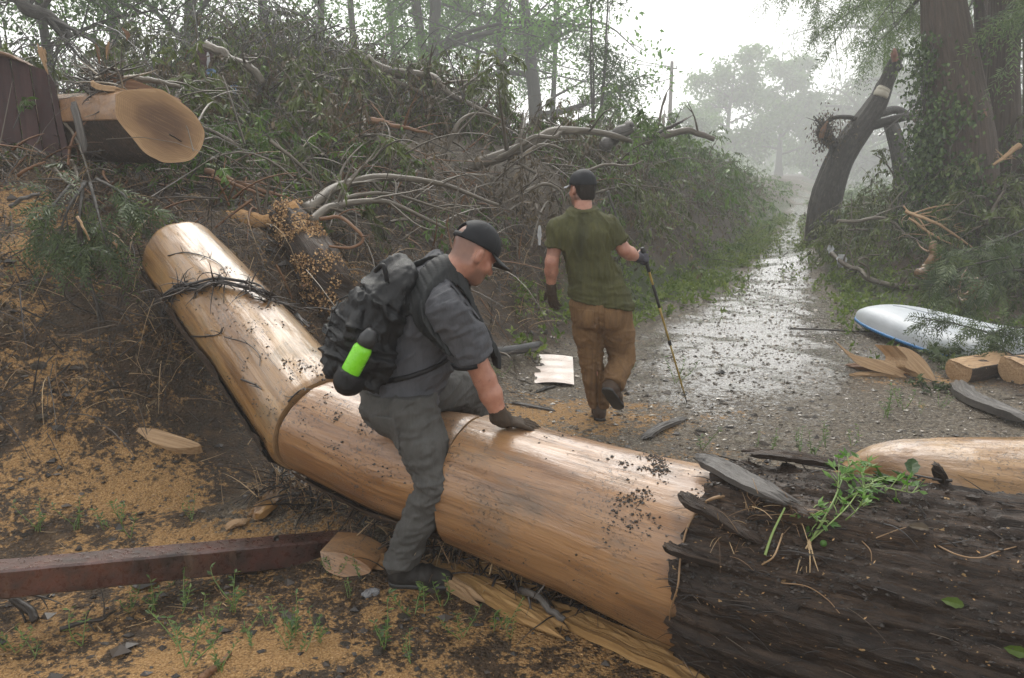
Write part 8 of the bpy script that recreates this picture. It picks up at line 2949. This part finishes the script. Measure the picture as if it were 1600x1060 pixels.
for k, (u, v, R, mt) in enumerate(ROCKS):
    if mt not in proto:
        s_ = SDF(.02)
        s_.ell([0, 0, 0], [1.0, .72, .55])
        s_.ell([.3, .2, .1], [.6, .6, .5], k=.3)
        V, Q = surface_nets(s_, [-1.3, -1.2, -.9], [1.3, 1.2, .9], .16)
        V = V + nz(V) * (.34 * fbm(V * 1.6, 3, 12 + len(proto)))[:, None]
        proto[mt] = MB().add(V, Q).mesh('rock', M[mt], True)
    o = bpy.data.objects.new('rock', proto[mt])
    COL.objects.link(o)
    p_ = hit(u, v)
    o.location = p_ + UP * R * .15
    R = R * (.6 if v > 880 else .8)
    o.scale = (R, R, R * .8)
    o.rotation_euler = (.2 * math.sin(k), .2 * math.cos(k * 2), k * 1.9)
    lab, grp = (('brown stone in the sawdust near the boot and the bottom edge', 'foreground stones') if v > 880 else
                ('brown stone lying on the dark muddy left slope', 'stones on the left slope') if u < 300 else
                ('brown stone on the mud left of the walking man', 'stones by the walking man') if u < 910 and v < 600 else
                ('pale stone lying on the gravel path', 'pale path stones') if mt == 'rock_pale' else
                ('brown stone lying on the gravel path', 'brown path stones'))
    tag(o, lab, 'stone', grp)
strip_plate([hit(206, 922) + UP * .02, hit(230, 914) + UP * .025, hit(252, 908) + UP * .02], .09, .03, M['rock_blue'], 'stone_slab', None, 90, label='flat grey stone slab half buried in sawdust below the beam', cat='stone')
strip_plate([hit(566, 936) + UP * .01, hit(580, 931) + UP * .015, hit(594, 928) + UP * .01], .045, .03, M['rock_blue'], 'foil_scrap', None, 91, label='crumpled grey plastic scrap behind the heel of the boot', cat='scrap')
strip_plate([hit(395, 820) + UP * .03, hit(420, 800) + UP * .05, hit(445, 765) + UP * .06], .10, .05, M['peeled_tan'], 'wood_slab', None, 92, label='brown wood slab half buried in sawdust left of the beam end', cat='wood slab')
strip_plate([hit(352, 832) + UP * .02, hit(370, 826) + UP * .03, hit(388, 822) + UP * .02], .06, .02, M['splinter'], 'wood_slab', None, 93, label='small pale chip of wood lying behind the rusty beam', cat='wood slab')

# seedlings in the foreground
SEED = [(215, 925), (205, 960), (240, 955), (265, 920), (285, 955), (335, 985), (310, 1005), (365, 960), (385, 990), (395, 1010), (415, 980), (450, 990), (460, 1000), (445, 1020), (520, 900), (545, 935), (560, 905), (500, 1005), (475, 1015), (655, 965), (690, 950), (720, 1000), (600, 1015), (50, 1030), (20, 1020), (130, 1010), (300, 1040), (345, 1050), (270, 1010), (780, 985), (800, 1000), (640, 1035),
        (120, 830), (170, 830), (190, 815), (205, 840), (300, 815), (60, 835), (1180, 700), (1205, 705), (1290, 700), (1250, 712), (1270, 716), (1100, 705), (1410, 640), (1440, 648), (1470, 640), (1385, 655), (760, 600), (780, 590), (1330, 700), (1060, 600), (980, 590)]
kinds = []
for kk in range(5):
    rr_ = np.random.default_rng(900 + kk)
    root = thing('seedling', (0, 0, -50), 'x', 'weed')
    s1, l1 = MB(), MB()
    for j in range(2 + kk % 3):
        d = nz(rr_.normal(size=3) * .35 + UP)
        c = limb_curve(np.zeros(3) + rr_.normal(size=3) * [.012, .012, 0], d, .09 + .10 * rr_.random(), rr_, 8, -.05)
        add_tubes(s1, c, np.linspace(.0025, .0012, 8), 4, rnd=.2)
        for q in range(2, 8):
            for w_ in (-1, 1):
                a = rr_.random() * 6.28
                dd = nz(np.array([math.cos(a), math.sin(a), .35]))
                add_leaves(l1, [c[q]], [dd], [UP + rr_.normal(size=3) * .3], .018 + .016 * rr_.random(), .010, rr_.random(), .2)
    root['_o'] = [0.0, 0.0, 0.0]
    s1.build('stem', M['stem_green'], root)
    l1.build('leaves', M['weed'], root, smooth_shade=False)
    kinds.append(root)
rr_ = np.random.default_rng(77)
for k, (u, v) in enumerate(SEED):
    o = kinds[k % 5] if k < 5 else copy_tree(kinds[k % 5])
    p_ = hit(u, v)
    o.location = p_ - UP * .004
    o.rotation_euler = (0, 0, rr_.random() * 6.28)
    s_ = (.6 + .6 * rr_.random()) * (1 if v > 800 else 1.25)
    o.scale = (s_, s_, s_)
    if v > 750:
        lab, grp = (('small seedling growing between the rusty beam and the muddy slope', 'seedlings above the beam') if v < 850 and u < 400 else
                    ('green seedling growing around the wood wedge at the beam end', 'seedlings by the wood wedge') if 490 < u < 580 and v < 940 else
                    ('seedling at the very bottom edge of the picture, in the sawdust', 'seedlings at the bottom edge') if v > 1018 else
                    ('seedling in front of the black boot, beside the split boards', 'seedlings by the boot') if u > 590 else
                    ('leafy seedling just below the rusty beam, in the left sawdust', 'seedlings below the beam') if v < 965 else
                    ('seedling midway between the rusty beam and the bottom edge', 'seedlings in the sawdust'))
    else:
        lab, grp = (('small weed in the gravel just behind the green uprooted plant', 'weeds behind the bark log') if v > 690 else
                    ('small weed beside the curved grey weathered log', 'weeds by the weathered log') if u > 1300 else
                    ('small weed by the pole tip or the walking man\'s boots', 'weeds by the walking man') if u > 900 else
                    ('small weed behind the log below the corrugated sheet', 'weeds below the sheet'))
    tag(o, lab, 'weed', grp)

# crumbs of mud and bark lying on the peeled wood
rng = np.random.default_rng(66)


def crumbs(VV, AA, spots, name, label):
    m = MB()
    for (u, v, su, sv, n) in spots:
        c = on_log(VV, AA, u, v, 0)
        pts = VV.reshape(-1, 3)
        nr = nz((VV - AA[:, None]).reshape(-1, 3))
        dd = np.linalg.norm(pts - c, axis=1)
        w = np.exp(-(dd / (su * 1.3)) ** 2) * smooth(.48, .66, vnoise(pts * 16, 5)) ** 2 + 1e-9
        idx = rng.choice(len(pts), n, p=w / w.sum())
        C = pts[idx] + rng.normal(size=(n, 3)) * .010
        C = C - nr[idx] * ((C - pts[idx]) * nr[idx]).sum(1, keepdims=True)
        stones(m, C + nr[idx] * .001, .0022 + .005 * rng.random(n) ** 3, rng, .8)
    m.build(name, M['mud_crumb'], kind='stuff', label=label, smooth_shade=False)


crumbs(LV1, LA1, [(330, 440, .16, 0, 110), (400, 590, .12, 0, 60), (440, 560, .22, 0, 120), (500, 610, .16, 0, 140), (380, 480, .15, 0, 80), (300, 520, .1, 0, 40)], 'mud_crumbs', 'mud crumbs on the upper peeled log')
crumbs(LV2, LA2, [(545, 645, .10, 0, 160), (570, 660, .12, 0, 120), (620, 700, .15, 0, 60)], 'mud_crumbs', 'mud crumbs on the middle peeled section')
crumbs(V3, A3, [(985, 765, .09, 0, 130), (1000, 735, .09, 0, 130), (1040, 745, .08, 0, 160), (960, 790, .06, 0, 40), (900, 700, .25, 0, 70), (1090, 720, .06, 0, 90), (1010, 795, .05, 0, 60)], 'mud_crumbs', 'mud crumbs on the big peeled section')
# soil and shreds of bark lying on the bark
m, m2_ = MB(), MB()
nr = nz((VB - Ac).reshape(-1, 3))
pts = VB.reshape(-1, 3)
wt = np.where((nr[:, 2] > .25) & (pts[:, 0] < 2.1), smooth(.42, .62, vnoise(pts * 5, 61)) + .04, 0)
idx = rng.choice(len(pts), 5200, p=wt / wt.sum())
stones(m, pts[idx] + rng.normal(size=(5200, 3)) * .006 + nr[idx] * .002, .002 + .006 * rng.random(5200) ** 3, rng, .8)
m.build('bark_soil', M['mud_crumb'], kind='stuff', label='crumbly soil lying on top of the dark bark', smooth_shade=False)
idx = rng.choice(np.flatnonzero((nr[:, 1] < .5) & (pts[:, 0] < 2.1)), 520)
tl_ = nz(np.gradient(A3, axis=0))[np.argmin(((A3[None] - pts[idx][:, None]) ** 2).sum(-1), axis=1)]
sprays(None, m2_, pts[idx] + nr[idx] * .004, tl_ * np.where(rng.random((520, 1)) < .5, 1, -1) + nr[idx] * .18 + rng.normal(size=(520, 3)) * .22, .04 + .16 * rng.random(520) ** 2, rng, 0, droop=.25, twig_r=.0026, seg=5)
m2_.build('bark_shreds', M['root'], kind='stuff', label='loose shreds and fibres standing off the dark bark')
# wood chips and litter on the bark
m = MB()
nr = nz((VB - Ac).reshape(-1, 3))
pts = VB.reshape(-1, 3)
idx = rng.choice(np.flatnonzero((nr[:, 2] > -.2) & (pts[:, 0] < 2.0)), 260)
add_leaves(m, pts[idx] + nr[idx] * .004, np.cross(nr[idx], rng.normal(size=(260, 3))), nr[idx], .004 + .012 * rng.random(260) ** 2, .003 + .003 * rng.random(260), rng.random(260) * .8)
m.build('bark_chips', M['chip'], kind='stuff', label='pale wood chips sprinkled on the dark bark', smooth_shade=False)
# ------------------------------------------------------------------ rain haze over the whole place
def haze_box():
    bpy.context.view_layer.update()
    top = max((o.matrix_world @ Vector(c)).z for o in COL.objects if o.type == 'MESH' for c in o.bound_box)
    mb = MB().box((-296, -46, -3.2), (296, 326, top + 1.0))
    k = bpy.data.materials.new('rain_haze')
    k.use_nodes = True
    t = k.node_tree
    t.nodes.clear()
    out = t.nodes.new('ShaderNodeOutputMaterial')
    v = t.nodes.new('ShaderNodeVolumePrincipled')
    v.inputs['Color'].default_value = (.95, .96, .97, 1)
    v.inputs['Density'].default_value = HAZE
    v.inputs['Anisotropy'].default_value = 0.25
    t.links.new(v.outputs[0], out.inputs['Volume'])
    o = mb.build('haze', k, kind='stuff', smooth_shade=False, origin=np.zeros(3))
    return o


HAZE = 0.0046
haze_box()
for o in COL.objects:
    if '_o' in o:
        del o['_o']
